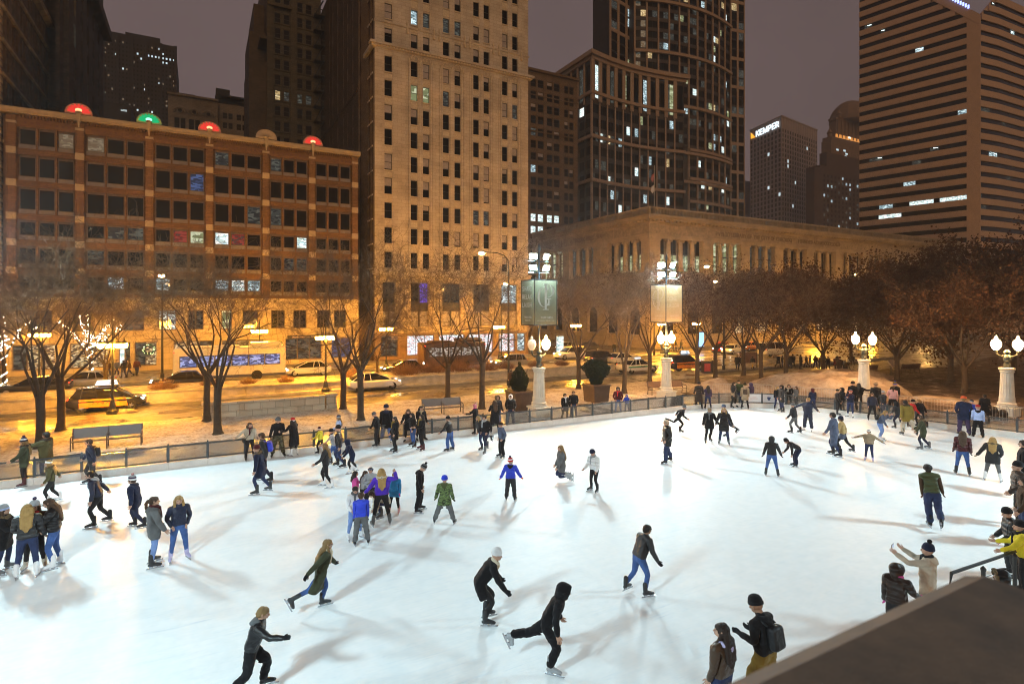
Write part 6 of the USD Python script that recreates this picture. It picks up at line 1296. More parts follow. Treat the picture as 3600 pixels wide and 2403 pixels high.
    if sign:
        o = obj('roof_sign', MB().add(np.array([[-.75, -.2, top + .08], [.65, -.2, top + .08], [.65, .2, top + .08], [-.75, .2, top + .08], [-.6, -.06, top + .46], [.55, -.06, top + .46], [.55, .06, top + .46], [-.6, .06, top + .46]]), BOXF).box(-.5, .4, -.1, .1, top - .02, top + .081), blackm, t)
        for s in (-1, 1):
            k = lambda x, z: (x, s * (.203 - (z - top - .08) / .38 * .14 + .004), z)
            obj('sign_face', MB().quad(k(-.7, top + .11), k(.6, top + .11), k(.5, top + .43), k(-.58, top + .43)), emis('taxi_sign', (.72, .86, 1.0), 1.5), o)
            obj('sign_print', MB().quad(k(.1, top + .16), k(.42, top + .16), k(.4, top + .26), k(.1, top + .26)).quad(k(.1, top + .29), k(.38, top + .29), k(.37, top + .38), k(.1, top + .38)), mat('sign_ink', (.02, .03, .06), .5), o)
    return t, W
tax_o = mat('taxi_orange', (.62, .20, .012), .3, coat=.5); black_p = mat('black_paint', (.012, .012, .014), .22, coat=.6); white_p = mat('white_car_paint', (.62, .60, .56), .28, coat=.6)
def number(t, W, txt, x0, h, z, sides=(1, -1), m_=None):
    tm = meshkit.text_mesh(txt, h, .004, bold=True)
    for s in sides:
        v = tm.vertices; w = np.ptp(v[:, 0]); obj('lettering', MB().add(np.stack([x0 - s * -1 * (v[:, 0] - w / 2) * (1 if s == -1 else 1) * (1 if s < 0 else -1) * 1.0 if False else x0 + (v[:, 0] - w / 2) * (1 if s < 0 else -1), np.full(len(v), s * (W + .012)) + s * v[:, 2], z + v[:, 1]], -1), tm.faces), m_ or mat('taxi_ink', (.03, .015, .005), .5), t)
u, v = gp(372, 1447, ROAD); t, W = car('taxi', 'orange and black taxi driving with a lit white roof sign, at the left', 'taxi', u, v + .95, 0, 'hatch', black_p, ('tail', 'head'), sign=1, door=tax_o); number(t, W, '7 7 3 7 3', -.2, .2, .55)
u, v = gp(1325, 1373, ROAD); car('hatchback', 'white wedge-shaped hatchback driving along the avenue behind the forked tree', 'car', u, v + .9, 0, 'wedge', white_p, ('head',))
u, v = gp(2262, 1311, ROAD); t, W = car('taxi', 'white taxi with a green stripe just left of the second white column', 'taxi', u, v + .9, 0, 'sedan', white_p, ('tail',)); obj('stripe', MB().box(-2.0, 1.7, -W - .008, -W + .02, .62, .78), mat('taxi_green', (.05, .22, .12), .4), t); obj('roof_light', MB().box(-.35, .35, -.1, .1, 1.47, 1.6, .02), emis('taxi_sign', (.72, .86, 1.0), 1.5), t); number(t, W + .012, 'Flash', -.1, .18, .62, (-1,))
u, v = gp(2428, 1303, ROAD); t, W = car('taxi', 'orange and black taxi seen from behind, right of the second white column', 'taxi', u, v + .9, -4, 'suv', black_p, ('tail',), sign=1, door=tax_o); number(t, W, '7 7 3 7 3', -.2, .2, .62); obj('rear_hatch', MB().box(-2.36, -2.3, -.62, .62, .72, 1.0, .02), tax_o, t)
u, v = gp(2133, 1283, ROAD); car('estate_car', 'dark sport utility car with red tail lights near the end of the median', 'car', u, v + .9, 4, 'suv', black_p, ('tail',))
u, v = gp(2180, 1288, ROAD); car('sedan', 'white car partly hidden behind the white taxi', 'car', u + 2.2, v + 2.2, 2, 'sedan', white_p, ('tail',))
u, v = gp(2016, 1264, ROAD); car('estate_car', 'white sport utility car facing left at the end of the median', 'car', u, v + .9, 184, 'suv', white_p, ('head',))
u, v = gp(2085, 1236, ROAD); car('sedan', 'dark sedan with headlights on, waiting in the side street', 'car', u, v + 1.5, 196, 'sedan', black_p, ('head',))
u, v = gp(1985, 1238, ROAD); car('sedan', 'silver sedan with headlights on, behind the white sport utility car', 'car', u + 2, v + 2.5, 205, 'sedan', mat('silver_paint', (.3, .3, .3), .3, metal=.5), ('head',))
u, v = gp(2535, 1238, ROAD); car('sedan', 'red car with headlights on, crossing behind the litter bins', 'car', u, v, 205, 'hatch', mat('red_paint', (.3, .015, .01), .3, coat=.5), ('head',))
u, v = gp(2572, 1243, ROAD); car('sedan', 'white car with headlights on, crossing behind the notice board', 'car', u, v, 200, 'sedan', white_p, ('head',))
u, v = gp(2855, 1262, ROAD); car('van', 'white van with tail lights on behind the waiting crowd', 'van', u, v + 6, 0, 'van', white_p, ('tail',))
u, v = gp(2690, 1236, ROAD); car('taxi', 'yellow lit taxi far along the avenue behind the forked tree', 'taxi', u, v + 3, 190, 'sedan', tax_o, ('head',))
u, v = gp(200, 1346, ROAD); car('sedan', 'dark car with red tail lights on the far roadway, left of the taxi', 'car', u + 0, 58, 180, 'sedan', black_p, ('tail', 'head')); u, v = gp(255, 1336, ROAD)
car('sedan', 'pale car on the far roadway behind the taxi roof sign', 'car', u + 2.0, 60.5, 180, 'sedan', mat('silver_paint', (.3, .3, .3), .3, metal=.5), ('head',))
u, Z = pv(640, 57.0); car('sedan', 'dark car before the bus on the far roadway, headlights on', 'car', u, 56.5, 180, 'sedan', black_p, ('head',))
u, Z = pv(1090, 60.0); car('sedan', 'snow-dusted pale car standing behind the bus', 'car', u, 61.3, 180, 'wedge', white_p, ('head',))
u, Z = pv(1415, 58.0); car('sedan', 'dark car with one headlight glowing low behind the median shrubs', 'car', u, 57.5, 180, 'sedan', black_p, ('head',))
u, Z = pv(1790, 58.0); car('sedan', 'silver car on the far roadway left of the first white column', 'car', u, 58, 180, 'hatch', mat('silver_paint', (.3, .3, .3), .3, metal=.5), ('head',))
# buses
busw = mat('bus_white', (.50, .47, .42), .45, var=.12); busint = litroom('bus_interior', [(.06, .09, .25), (.16, .22, .5), (.4, .5, .85), (.05, .06, .12)], .9, 1.6)
def bus(label, ua, ub, v, paint, hgt=3.0, interior=busint):
    L = ub - ua; t = thing('bus', label, 'bus', ((ua + ub) / 2, v, ROAD)); h = L / 2
    obj('body', MB().box(-h, h, -1.25, 1.25, .35, hgt, .12), paint, t); obj('roof_pod', MB().box(h - 3.2, h - .3, -1.0, 1.0, hgt + .002, hgt + .42, .15).box(-h + 1, h - 4, -.9, .9, hgt + .002, hgt + .18, .08), paint, t)
    obj('skirt', MB().box(-h + .02, h - .02, -1.27, -1.252, .35, .62), mat('bus_skirt', (.03, .035, .08), .5), t)
    n = int(L / 1.45)
    for k in range(n):
        a = -h + .5 + (L - 1.0) * k / n; b = -h + .5 + (L - 1.0) * (k + 1) / n
        w = obj('window', MB().box(a + .02, b - .02, -1.275, -1.253, 1.45, 2.5), blackm, t); obj('pane', MB().quad((a + .07, -1.28, 1.5), (b - .07, -1.28, 1.5), (b - .07, -1.28, 2.45), (a + .07, -1.28, 2.45)), interior, w)
    for x in (-h + 2.4, h - 2.6): obj('wheel', MB().add(*(lambda q: (q.v[0][:, [0, 2, 1]] + [x, -1.2, .48], q.f[0][:, ::-1]))(MB().lathe([(.3, -.1), (.48, -.1), (.48, .1), (.3, .1)], 18))), tyre_m, t)
    obj('marker_light', MB().ball((h - .1, -1.2, hgt - .3), .07, 1).ball((-h + .1, -1.2, hgt - .3), .07, 1), tail_on, t); obj('headlight', MB().ball((-h + .02, -1.0, .8), .12, 1), head_on, t)
bus('white city bus with blue-lit windows on the far roadway before the red block', pv(608, 60)[0], pv(1003, 60)[0], 60.8, busw, 3.15)
bus('dark coach passing in front of the bright shop windows', pv(1490, 60)[0], pv(1705, 60)[0], 61.0, mat('coach_dark', (.06, .03, .02), .4), 3.0, litroom('coach_interior', [(.2, .16, .12), (.6, .55, .5), (.1, .05, .03)], .7, 2.0))
# ================================================================ people: template parts in a rest pose, bent by their joints
from manifold3d import Manifold
A0 = math.radians(40)
J = {'hip': (.095, 0, .90), 'knee': (.105, .012, .49), 'ankle': (.11, -.02, .10), 'toe': (.115, .14, .03), 'sh': (.175, -.01, 1.415)}
_d = np.array([math.sin(A0), 0, -math.cos(A0)])
J['el'] = tuple(np.array(J['sh']) + .285 * _d); J['wr'] = tuple(np.array(J['el']) + .25 * _d); J['fi'] = tuple(np.array(J['wr']) + .17 * _d)
def sd(j, s): p = np.array(J[j], float); p[0] *= s; return p
BONES = [('pelvis', (0, 0, .88), (0, 0, 1.0), .15), ('chest', (0, -.01, 1.05), (0, -.01, 1.40), .16), ('head', (0, 0, 1.53), (0, .01, 1.70), .1)]
for s, n in ((-1, 'L'), (1, 'R')):
    BONES += [('ua' + n, sd('sh', s), sd('el', s), .05), ('fa' + n, sd('el', s), sd('wr', s), .04), ('hd' + n, sd('wr', s), sd('fi', s), .035)]
for s, n in ((-1, 'L'), (1, 'R')):
    BONES += [('th' + n, sd('hip', s) - [0, 0, .06], sd('knee', s), .075), ('sn' + n, sd('knee', s), sd('ankle', s), .055), ('ft' + n, sd('ankle', s), sd('toe', s), .05)]
BI = {b[0]: i for i, b in enumerate(BONES)}
def ball_m(p, r, n=14): return Manifold.sphere(r, n).translate([float(x) for x in p])
def blob(chains, edge=.045, it=8, n=14):
    parts = []
    for c in chains:
        S = [ball_m(p, r, n) for p, r in c]
        if len(c) == 1: parts.append(S[0])
        for a, b in zip(S[:-1], S[1:]): parts.append(Manifold.batch_hull([a, b]))
    m = Manifold.batch_boolean(parts, manifold3d.OpType.Add)
    if edge: m = m.refine_to_length(edge)
    return tri(m, it)
def hulls(groups, edge=.045, it=8, n=12):
    m = Manifold.batch_boolean([Manifold.batch_hull([ball_m(p, r, n) for p, r in g]) for g in groups], manifold3d.OpType.Add)
    return tri(m.refine_to_length(edge) if edge else m, it)
def tri(m, it=0):
    q = m.to_mesh(); t = trimesh.Trimesh(q.vert_properties[:, :3].astype(float), q.tri_verts.astype(int), process=False)
    t.merge_vertices()
    if it: trimesh.smoothing.filter_taubin(t, iterations=it)
    return t
def man(t): return Manifold(manifold3d.Mesh(np.asarray(t.vertices, np.float32), np.asarray(t.faces, np.uint32)))
def mirror(ch): return [[((-p[0], p[1], p[2]), r) for p, r in c] for c in ch]
def weights(v, skirt=False, only=None):
    v = np.asarray(v); W = np.zeros((len(v), len(BONES)))
    for i, (n, a, b, r) in enumerate(BONES):
        if only and n not in only: continue
        a, b = np.array(a, float), np.array(b, float); ab = b - a; t = np.clip((v - a) @ ab / (ab @ ab), 0, 1); d = np.linalg.norm(v - a - t[:, None] * ab, axis=1)
        w = (np.maximum(d - r * .55, 0) + .018) ** -4.0
        if n[-1] in 'LR' and n[:2] in ('th', 'sn', 'ft', 'ua', 'fa', 'hd'): w = w / (1 + np.exp(np.clip((v[:, 0] if n[-1] == 'L' else -v[:, 0]) / .018, -40, 40)))
        if n[:2] in ('fa', 'hd', 'ua'): w = w * np.clip((np.abs(v[:, 0]) - .13) / .07, 0, 1) ** 2
        if n[:2] in ('th', 'sn') : w = w * np.where(v[:, 2] > 1.02, 0, 1)
        W[:, i] = w
    W /= W.sum(1, keepdims=True) + 1e-12
    if skirt:
        k = np.clip((.98 - v[:, 2]) / .12, 0, 1); leg = [BI['thL'], BI['thR'], BI['snL'], BI['snR'], BI['ftL'], BI['ftR']]
        x = np.clip(v[:, 0] / .2, -1, 1); W2 = np.zeros_like(W); W2[:, BI['pelvis']] = .38; W2[:, BI['thL']] = .31 * (1 - x); W2[:, BI['thR']] = .31 * (1 + x)
        low = (v[:, 2] < .97) & (np.abs(v[:, 0]) < .34); W = np.where(low[:, None], W * (1 - k)[:, None] + W2 * k[:, None], W)
    return W
TPL = {}
def wrinkle(m, amp, fr, st=(1, 1, 1.6), skip=None):
    v = np.array(m.vertices); n = np.array(m.vertex_normals); k = meshkit.fbm(v * fr * np.array(st), 3, 3) - .5 + .6 * (.5 - np.abs(meshkit.noise(v * fr * .8 + 5, 8) - .5) * 2 - .25); m.vertices = v + n * (k * amp)[:, None]; return m
def tpl(name, mesh, skirt=False, only=None): TPL[name] = (np.array(mesh.vertices), np.array(mesh.faces), weights(mesh.vertices, skirt, only)); return mesh
# the body
skull = hulls([[((0, -.012, 1.652), .093), ((0, .022, 1.655), .082)], [((0, .022, 1.64), .075), ((0, .062, 1.565), .036), ((.028, .045, 1.575), .035), ((-.028, .045, 1.575), .035)], [((0, .098, 1.642), .011), ((.012, .108, 1.607), .011), ((-.012, .108, 1.607), .011), ((0, .122, 1.61), .010)], [((.09, .0, 1.65), .016), ((.09, .004, 1.615), .012)], [((-.09, .0, 1.65), .016), ((-.09, .004, 1.615), .012)], [((.04, .082, 1.668), .016), ((-.04, .082, 1.668), .016)], [((0, .09, 1.572), .018), ((0, .092, 1.558), .014)]], edge=.022, it=4)
limbs = []
for s in (-1, 1):
    limbs += [[(sd('sh', s), .036), (sd('el', s), .020), (sd('wr', s), .024)], [(sd('hip', s), .06), (sd('knee', s), .032), (sd('ankle', s), .03)], [(sd('ankle', s), .036), (sd('toe', s), .03)], [((s * .05, -.01, 1.36), .06), (sd('sh', s), .036)]]
torso = limbs + [[((-.06, 0, .95), .085), ((-.045, 0, 1.12), .07), ((-.05, 0, 1.3), .075)], [((.06, 0, .95), .085), ((.045, 0, 1.12), .07), ((.05, 0, 1.3), .075)], [((-.06, 0, .95), .085), ((.06, 0, .95), .085)], [((-.05, 0, 1.3), .075), ((.05, 0, 1.3), .075)], [((-.045, 0, 1.12), .07), ((.045, 0, 1.12), .07)], [((0, -.015, 1.4), .065), ((0, .0, 1.6), .055)]]
tor = blob(torso, .055, 6)
def hand_m(s, grow=0.0):
    w = np.array(J['wr']); x = _d; y = np.array([0, 1.0, 0]); z = np.cross(x, y)     # x along the hand, y towards the thumb side, z across the palm
    def P(a, b, c): return tuple(w + x * a + y * b + z * c)
    g = grow; S = []
    S.append(Manifold.batch_hull([ball_m(P(.0, .0, 0), .024 + g, 10), ball_m(P(.03, .022, 0), .017 + g, 10), ball_m(P(.03, -.024, 0), .016 + g, 10), ball_m(P(.085, .03, 0), .012 + g, 10), ball_m(P(.085, -.03, 0), .011 + g, 10)]))
    for k, (b, L) in enumerate(((.029, .066), (.010, .074), (-.010, .069), (-.028, .054))):
        p0, p1, p2 = P(.085, b, 0), P(.085 + L * .52, b * 1.08, .010), P(.085 + L * .92, b * 1.1, .032)
        S += [Manifold.batch_hull([ball_m(p0, .0092 + g, 8), ball_m(p1, .0085 + g, 8)]), Manifold.batch_hull([ball_m(p1, .0085 + g, 8), ball_m(p2, .0072 + g, 8)])]
    t0, t1, t2 = P(.028, .026, .004), P(.062, .052, .014), P(.092, .058, .024)
    S += [Manifold.batch_hull([ball_m(t0, .013 + g, 8), ball_m(t1, .0105 + g, 8)]), Manifold.batch_hull([ball_m(t1, .0105 + g, 8), ball_m(t2, .0085 + g, 8)])]
    m = Manifold.batch_boolean(S, manifold3d.OpType.Add)
    return m if s > 0 else m.mirror([1, 0, 0])
body = man(tor) + man(skull) + hand_m(1) + hand_m(-1)
tpl('body', tri(body))
tpl('gloveL', tri(hand_m(-1, .004)), only=('hdL', 'faL')); tpl('gloveR', tri(hand_m(1, .004)), only=('hdR', 'faR'))
# clothes
def sleeves(k, wr=.04): return [[(sd('sh', s) + [0, 0, -.005], .072 * k), (sd('el', s), .056 * k), (sd('wr', s) - _d * [s, 1, 1] * .01, wr * k)] for s in (-1, 1)]
def trunk(k, z0, flare=0.0):
    H_ = [[((s * .075, .0, 1.33), .118 * k), ((s * .06, .0, 1.12), .115 * k)] for s in (-1, 1)]
    G = [[((-.085, -.005, 1.33), .115 * k), ((.085, -.005, 1.33), .115 * k), ((-.07, .01, 1.12), .112 * k), ((.07, .01, 1.12), .112 * k)], [((-.07, .01, 1.12), .112 * k), ((.07, .01, 1.12), .112 * k), ((-.085, 0, z0 + .1), .11 * k), ((.085, 0, z0 + .1), .11 * k)], [((-.085, -.005, 1.33), .11 * k), ((.085, -.005, 1.33), .11 * k), ((-.165, -.012, 1.405), .068 * k), ((.165, -.012, 1.405), .068 * k), ((0, -.02, 1.47), .068 * k)], [((0, -.02, 1.45), .075), ((0, .0, 1.515), .066)]]
    return G
def garment(name, k, z0, sl=True, skirt=None, wr=.036, edge=.036):
    G = trunk(k, max(z0, .86))
    if skirt:
        zb, fl = skirt; G.append([((-.085, 0, .97), .115 * k), ((.085, 0, .97), .115 * k), ((-.12 - fl, -.06, zb), .05), ((.12 + fl, -.06, zb), .05), ((-.12 - fl, .06, zb), .05), ((.12 + fl, .06, zb), .05)])
    if sl:
        for c in sleeves(k, wr): G += [[c[0], c[1]], [c[1], c[2]]]
    return tpl(name, wrinkle(hulls(G, edge, 6), .02, 11), skirt=bool(skirt))
garment('jacket', 1.18, .90, wr=.042); garment('puffer', 1.3, .90, wr=.048); garment('coat', 1.2, .9, skirt=(.64, .03), wr=.044); garment('longcoat', 1.2, .9, skirt=(.47, .05), wr=.044); garment('parka', 1.27, .9, skirt=(.72, .04), wr=.047); garment('vest', 1.2, .92, sl=False)
TPL['sleeves'] = None; tpl('sleeves', hulls([[a, b] for c in sleeves(1.04) for a, b in zip(c[:-1], c[1:])], .05, 5))
def legs(name, k, kn, an, amp=.012):
    G = [[((-.08, 0, .98), .112), ((.08, 0, .98), .112), ((-.085, 0, .9), .113), ((.085, 0, .9), .113)]]
    for s in (-1, 1): G += [[(sd('hip', s) + [0, 0, -.01], .098 * k), (sd('knee', s), kn)], [(sd('knee', s), kn), (sd('ankle', s) + [0, 0, .05], an)]]
    tpl(name, wrinkle(hulls(G, .036, 5), amp, 13))
legs('slim', 1.02, .064, .05); legs('loose', 1.15, .088, .08, .028)
for s, n in ((-1, 'L'), (1, 'R')):
    a, t_ = sd('ankle', s), sd('toe', s); only = ('ft' + n,)
    boot = hulls([[(a + [0, 0, .17], .056), (a + [0, .0, .0], .056)], [(a + [0, -.03, -.06], .04), (a + [0, .03, -.03], .05), (t_ + [0, -.02, .012], .042), (t_ + [0, .03, 0], .034)]], .045, 4)
    v = boot.vertices; v[:, 2] = np.maximum(v[:, 2], .0); boot.vertices = v; tpl('boot' + n, boot, only=only)
    M = MB().add(np.array([[-.004, -.16, -.06], [.004, -.16, -.06], [.004, .20, -.06], [-.004, .20, -.06], [-.004, -.15, -.03], [.004, -.15, -.03], [.004, .21, -.03], [-.004, .21, -.03]]), BOXF).box(-.018, .018, -.1, -.02, -.03, .02).box(-.018, .018, .06, .14, -.03, .02)
    q = trimesh.Trimesh(np.vstack(M.v) + [a[0], a[1] + .06, 0], np.vstack(M.f), process=False); tpl('blade' + n, q, only=only)
# head wear, in the head's own frame
hd = ('head',)
face_cut = Manifold.cube([.3, .2, .26], True).translate([0, .155, 1.535])
def hairm(groups, cut=True, it=3, edge=.024):
    m = Manifold.batch_boolean([Manifold.batch_hull([ball_m(p, r, 14) for p, r in g]) for g in groups], manifold3d.OpType.Add)
    if cut: m = m - face_cut
    return wrinkle(tri(m.refine_to_length(edge), it), .022, 34, (1, 1, .22))
cap_ = [((0, -.018, 1.658), .101), ((0, .018, 1.668), .088)]
tpl('hair_short', hairm([cap_, [((0, -.05, 1.6), .07), ((0, -.03, 1.64), .09)]]), only=hd)
tpl('hair_long', hairm([cap_, [((-.06, -.045, 1.62), .06), ((.06, -.045, 1.62), .06), ((-.075, -.10, 1.46), .05), ((.075, -.10, 1.46), .05)], [((-.075, -.115, 1.46), .052), ((.075, -.115, 1.46), .052), ((-.075, -.165, 1.22), .032), ((.075, -.165, 1.22), .032)], [((-.07, -.16, 1.26), .034), ((.07, -.16, 1.26), .034), ((0, -.17, 1.12), .025)], [((-.085, .0, 1.62), .03), ((-.105, .04, 1.44), .032)], [((.085, .0, 1.62), .03), ((.105, .04, 1.44), .032)]]), only=('head', 'chest'))
tpl('hair_pony', hairm([cap_, [((0, -.05, 1.6), .06), ((0, -.03, 1.64), .09)], [((0, -.11, 1.67), .035), ((0, -.16, 1.6), .04)], [((0, -.16, 1.6), .04), ((0, -.15, 1.42), .022)]]), only=hd)
tpl('hair_curly', hairm([cap_, [((-.07, -.03, 1.64), .075), ((.07, -.03, 1.64), .075), ((-.1, -.05, 1.48), .075), ((.1, -.05, 1.48), .075), ((0, -.1, 1.45), .08)], [((-.09, -.07, 1.46), .07), ((.09, -.07, 1.46), .07), ((0, -.12, 1.34), .08)]]), only=hd)
def lathe_t(prof, n=20, c=(0, -.008), tilt=0):
    M = MB().lathe(prof, n, c); v = np.vstack(M.v)
    if tilt: v = (v - [0, 0, 1.69]) @ trimesh.transformations.rotation_matrix(math.radians(tilt), [1, 0, 0])[:3, :3].T + [0, 0, 1.69]
    return trimesh.Trimesh(v, np.vstack(M.f), process=False)
tpl('beanie', lathe_t([(.108, 1.675), (.111, 1.70), (.103, 1.75), (.08, 1.79), (.04, 1.812), (.0, 1.818)], tilt=8), only=hd)
tpl('cuff', lathe_t([(.106, 1.66), (.116, 1.665), (.117, 1.70), (.108, 1.712)], tilt=8), only=hd); tpl('band', lathe_t([(.109, 1.722), (.111, 1.728), (.102, 1.762), (.098, 1.765)], tilt=8), only=hd)
tpl('pompom', trimesh.creation.icosphere(subdivisions=2, radius=.045).apply_translation([0, -.03, 1.85]), only=hd)
tpl('headband', lathe_t([(.1, 1.655), (.109, 1.66), (.109, 1.71), (.1, 1.715)], tilt=14), only=hd)
tpl('cap', tri(man(lathe_t([(.105, 1.68), (.108, 1.70), (.09, 1.76), (.04, 1.785), (0, 1.787)])) + Manifold.batch_hull([ball_m((-.06, .09, 1.69), .012, 8), ball_m((.06, .09, 1.69), .012, 8), ball_m((-.04, .17, 1.675), .01, 8), ball_m((.04, .17, 1.675), .01, 8)])), only=hd)
hood_open = Manifold.batch_hull([ball_m((0, .1, 1.67), .075, 14), ball_m((0, .25, 1.66), .1, 14), ball_m((0, .12, 1.575), .06, 14), ball_m((0, .25, 1.57), .08, 14)])
hm = Manifold.batch_hull([ball_m((0, -.03, 1.67), .128, 16), ball_m((0, .04, 1.675), .112, 16), ball_m((0, .02, 1.56), .1, 16), ball_m((0, -.06, 1.5), .09, 16)]) - hood_open
tpl('hood_up', tri(hm.refine_to_length(.035), 3), only=('head', 'chest'))
t = np.linspace(0, 2 * np.pi, 25); ring = lambda f, rad, n=8: (lambda M: trimesh.Trimesh(np.vstack(M.v), np.vstack(M.f), process=False))(MB().tube(f, rad, n, False))
tpl('hood_fur', ring(np.stack([.105 * np.cos(t), .09 + .02 * np.sin(t), 1.635 + .125 * np.sin(t)], -1), .033 + .008 * np.sin(9 * t)), only=('head', 'chest'))
tpl('collar_fur', ring(np.stack([.125 * np.cos(t), -.02 + .105 * np.sin(t), 1.475 - .025 * np.sin(t)], -1), .05 + .012 * np.sin(7 * t)), only=('chest',))
tpl('hood_down', hulls([[((-.07, -.1, 1.46), .05), ((.07, -.1, 1.46), .05), ((0, -.14, 1.40), .05), ((-.09, -.02, 1.49), .035), ((.09, -.02, 1.49), .035)]], .05, 3), only=('chest',))
tpl('scarf', tri(man(ring(np.stack([.085 * np.cos(t), .005 + .08 * np.sin(t), 1.51 - .018 * np.sin(t)], -1), .046)) if False else Manifold.batch_boolean([Manifold.batch_hull([ball_m((.08 * math.cos(a), .01 + .075 * math.sin(a), 1.505 - .02 * math.sin(a)), .043, 8), ball_m((.08 * math.cos(a + .63), .01 + .075 * math.sin(a + .63), 1.505 - .02 * math.sin(a + .63)), .043, 8)]) for a in np.arange(0, 6.28, .628)] + [Manifold.batch_hull([ball_m((.04, .11, 1.47), .035, 8), ball_m((.05, .145, 1.2), .03, 8)])], manifold3d.OpType.Add)), only=('chest',))
tpl('backpack', tri(Manifold.batch_boolean([Manifold.batch_hull([ball_m((x, -.21 - y, z), .05, 10) for x in (-.085, .085) for y in (-.015, .035) for z in (1.08, 1.34)])] + [Manifold.batch_hull([ball_m((s * .1, .1, 1.28), .016, 6), ball_m((s * .11, -.02, 1.49), .016, 6)]) for s in (-1, 1)] + [Manifold.batch_hull([ball_m((s * .11, -.02, 1.49), .016, 6), ball_m((s * .1, -.17, 1.4), .016, 6)]) for s in (-1, 1)], manifold3d.OpType.Add)), only=('chest',))
tpl('bag', tri(Manifold.batch_boolean([Manifold.batch_hull([ball_m((.23 + x, .02 + y, z), .025, 8) for x in (0, .05) for y in (-.08, .1) for z in (.86, 1.0)]), Manifold.batch_hull([ball_m((.22, .1, 1.0), .012, 6), ball_m((.02, .155, 1.28), .012, 6)]), Manifold.batch_hull([ball_m((.02, .155, 1.28), .012, 6), ball_m((-.11, .05, 1.5), .012, 6)]), Manifold.batch_hull([ball_m((-.11, .05, 1.5), .012, 6), ball_m((-.05, -.15, 1.3), .012, 6)]), Manifold.batch_hull([ball_m((-.05, -.15, 1.3), .012, 6), ball_m((.2, -.1, 1.0), .012, 6)])], manifold3d.OpType.Add)), only=('chest', 'pelvis'))
for s, n in ((-1, 'L'), (1, 'R')): tpl('eye' + n, trimesh.Trimesh(trimesh.creation.icosphere(subdivisions=1).vertices * [.014, .006, .008] + [s * .036, .098, 1.642], trimesh.creation.icosphere(subdivisions=1).faces, process=False), only=hd)
tpl('mouth', trimesh.Trimesh(trimesh.creation.icosphere(subdivisions=1).vertices * [.024, .008, .007] + [0, .103, 1.578], trimesh.creation.icosphere(subdivisions=1).faces, process=False), only=hd)
tpl('glasses', trimesh.Trimesh(*(lambda M: (np.vstack(M.v), np.vstack(M.f)))(MB().tube([(-.085, .02, 1.645), (-.07, .1, 1.645), (-.02, .112, 1.643), (.02, .112, 1.643), (.07, .1, 1.645), (.085, .02, 1.645)], .006, 5)), process=False), only=hd)
tpl('skirt', hulls([[((-.085, 0, .97), .115), ((.085, 0, .97), .115), ((-.15, -.06, .70), .04), ((.15, -.06, .70), .04), ((-.15, .06, .70), .04), ((.15, .06, .70), .04)]], .05, 4), skirt=True)

def rot(axis, deg):
    a = np.asarray(axis, float); a = a / np.linalg.norm(a); t = math.radians(deg); K = np.array([[0, -a[2], a[1]], [a[2], 0, -a[0]], [-a[1], a[0], 0]]); return np.eye(3) + math.sin(t) * K + (1 - math.cos(t)) * K @ K
X_, Y_, Z_ = (1, 0, 0), (0, 1, 0), (0, 0, 1)
def fk(p):
    """joint rotations and offsets of every bone: list of (R, t) with x' = R x + t"""
    T = [None] * len(BONES)
    def about(Rm, rest, now): return Rm, np.array(now) - Rm @ np.array(rest, float)
    roll = rot(Y_, p.get('roll', 0)); lean = p.get('lean', 0); tw = p.get('twist', 0)
    Rp = roll @ rot(X_, -lean * .45); T[0] = about(Rp, (0, 0, .92), (0, 0, .92))
    ap = lambda i, x: T[i][0] @ np.array(x, float) + T[i][1]
    Rc = roll @ rot(X_, -lean) @ rot(Z_, tw); T[1] = about(Rc, (0, 0, 1.03), ap(0, (0, 0, 1.03)))
    Rh = roll @ rot(X_, -lean + p.get('look', lean * .75)) @ rot(Z_, tw + p.get('turn', 0)) @ rot(Y_, p.get('tilt', 0)); T[2] = about(Rh, (0, 0, 1.5), ap(1, (0, 0, 1.5)))
    for s, n in ((-1, 'L'), (1, 'R')):
        f, ab, e, ins = (list(p.get('a' + n, (6, 16, 14, 0))) + [0])[:4]
        ab = max(3, ab - 10) if ab < 50 else ab - 4; Ru = Rc @ rot(X_, f) @ rot(Y_, -s * (ab - 40)); k = BI['ua' + n]; T[k] = about(Ru, sd('sh', s), ap(1, sd('sh', s)))
        d = _d * [s, 1, 1]; h = np.cross(d, [0, 1.0, 0]); Rf = Ru @ rot(d, -s * ins) @ rot(h, e); T[k + 1] = about(Rf, sd('el', s), ap(k, sd('el', s)))
        Rw = Rf @ rot(h, p.get('w' + n, 8)); T[k + 2] = about(Rw, sd('wr', s), ap(k + 1, sd('wr', s)))
        hf, kn, abd = (list(p.get('l' + n, (3, 5, 4))) + [0])[:3]; hp = ap(0, sd('hip', s))
        Rt = roll @ rot(Y_, -s * abd) @ rot(X_, hf); k = BI['th' + n]; T[k] = about(Rt, sd('hip', s), hp)
        Rs = Rt @ rot(X_, -kn); T[k + 1] = about(Rs, sd('knee', s), ap(k, sd('knee', s)))
        fa = p.get('f' + n, None); Rff = roll @ rot(Y_, -s * abd * .4) @ rot(X_, (hf - kn) * .0 if fa is None else fa) if fa is None or True else 0
        if fa is None: Rff = rot(Y_, -s * abd * .5) @ rot(X_, (hf - kn) if (hf - kn) < -38 else 0)
        else: Rff = rot(Y_, -s * abd * .5) @ rot(X_, fa)
        Rff = rot(Z_, -s * p.get('toe', 12)) @ Rff
        T[k + 2] = about(Rff, sd('ankle', s), ap(k + 1, sd('ankle', s)))
    return T
def bend(name, T):
    v, f, W = TPL[name]; out = np.zeros_like(v)
    for i, (Rm, t) in enumerate(T):
        w = W[:, i]
        if w.max() > 1e-4: out += w[:, None] * (v @ Rm.T + t)
    return out, f
cl = {}
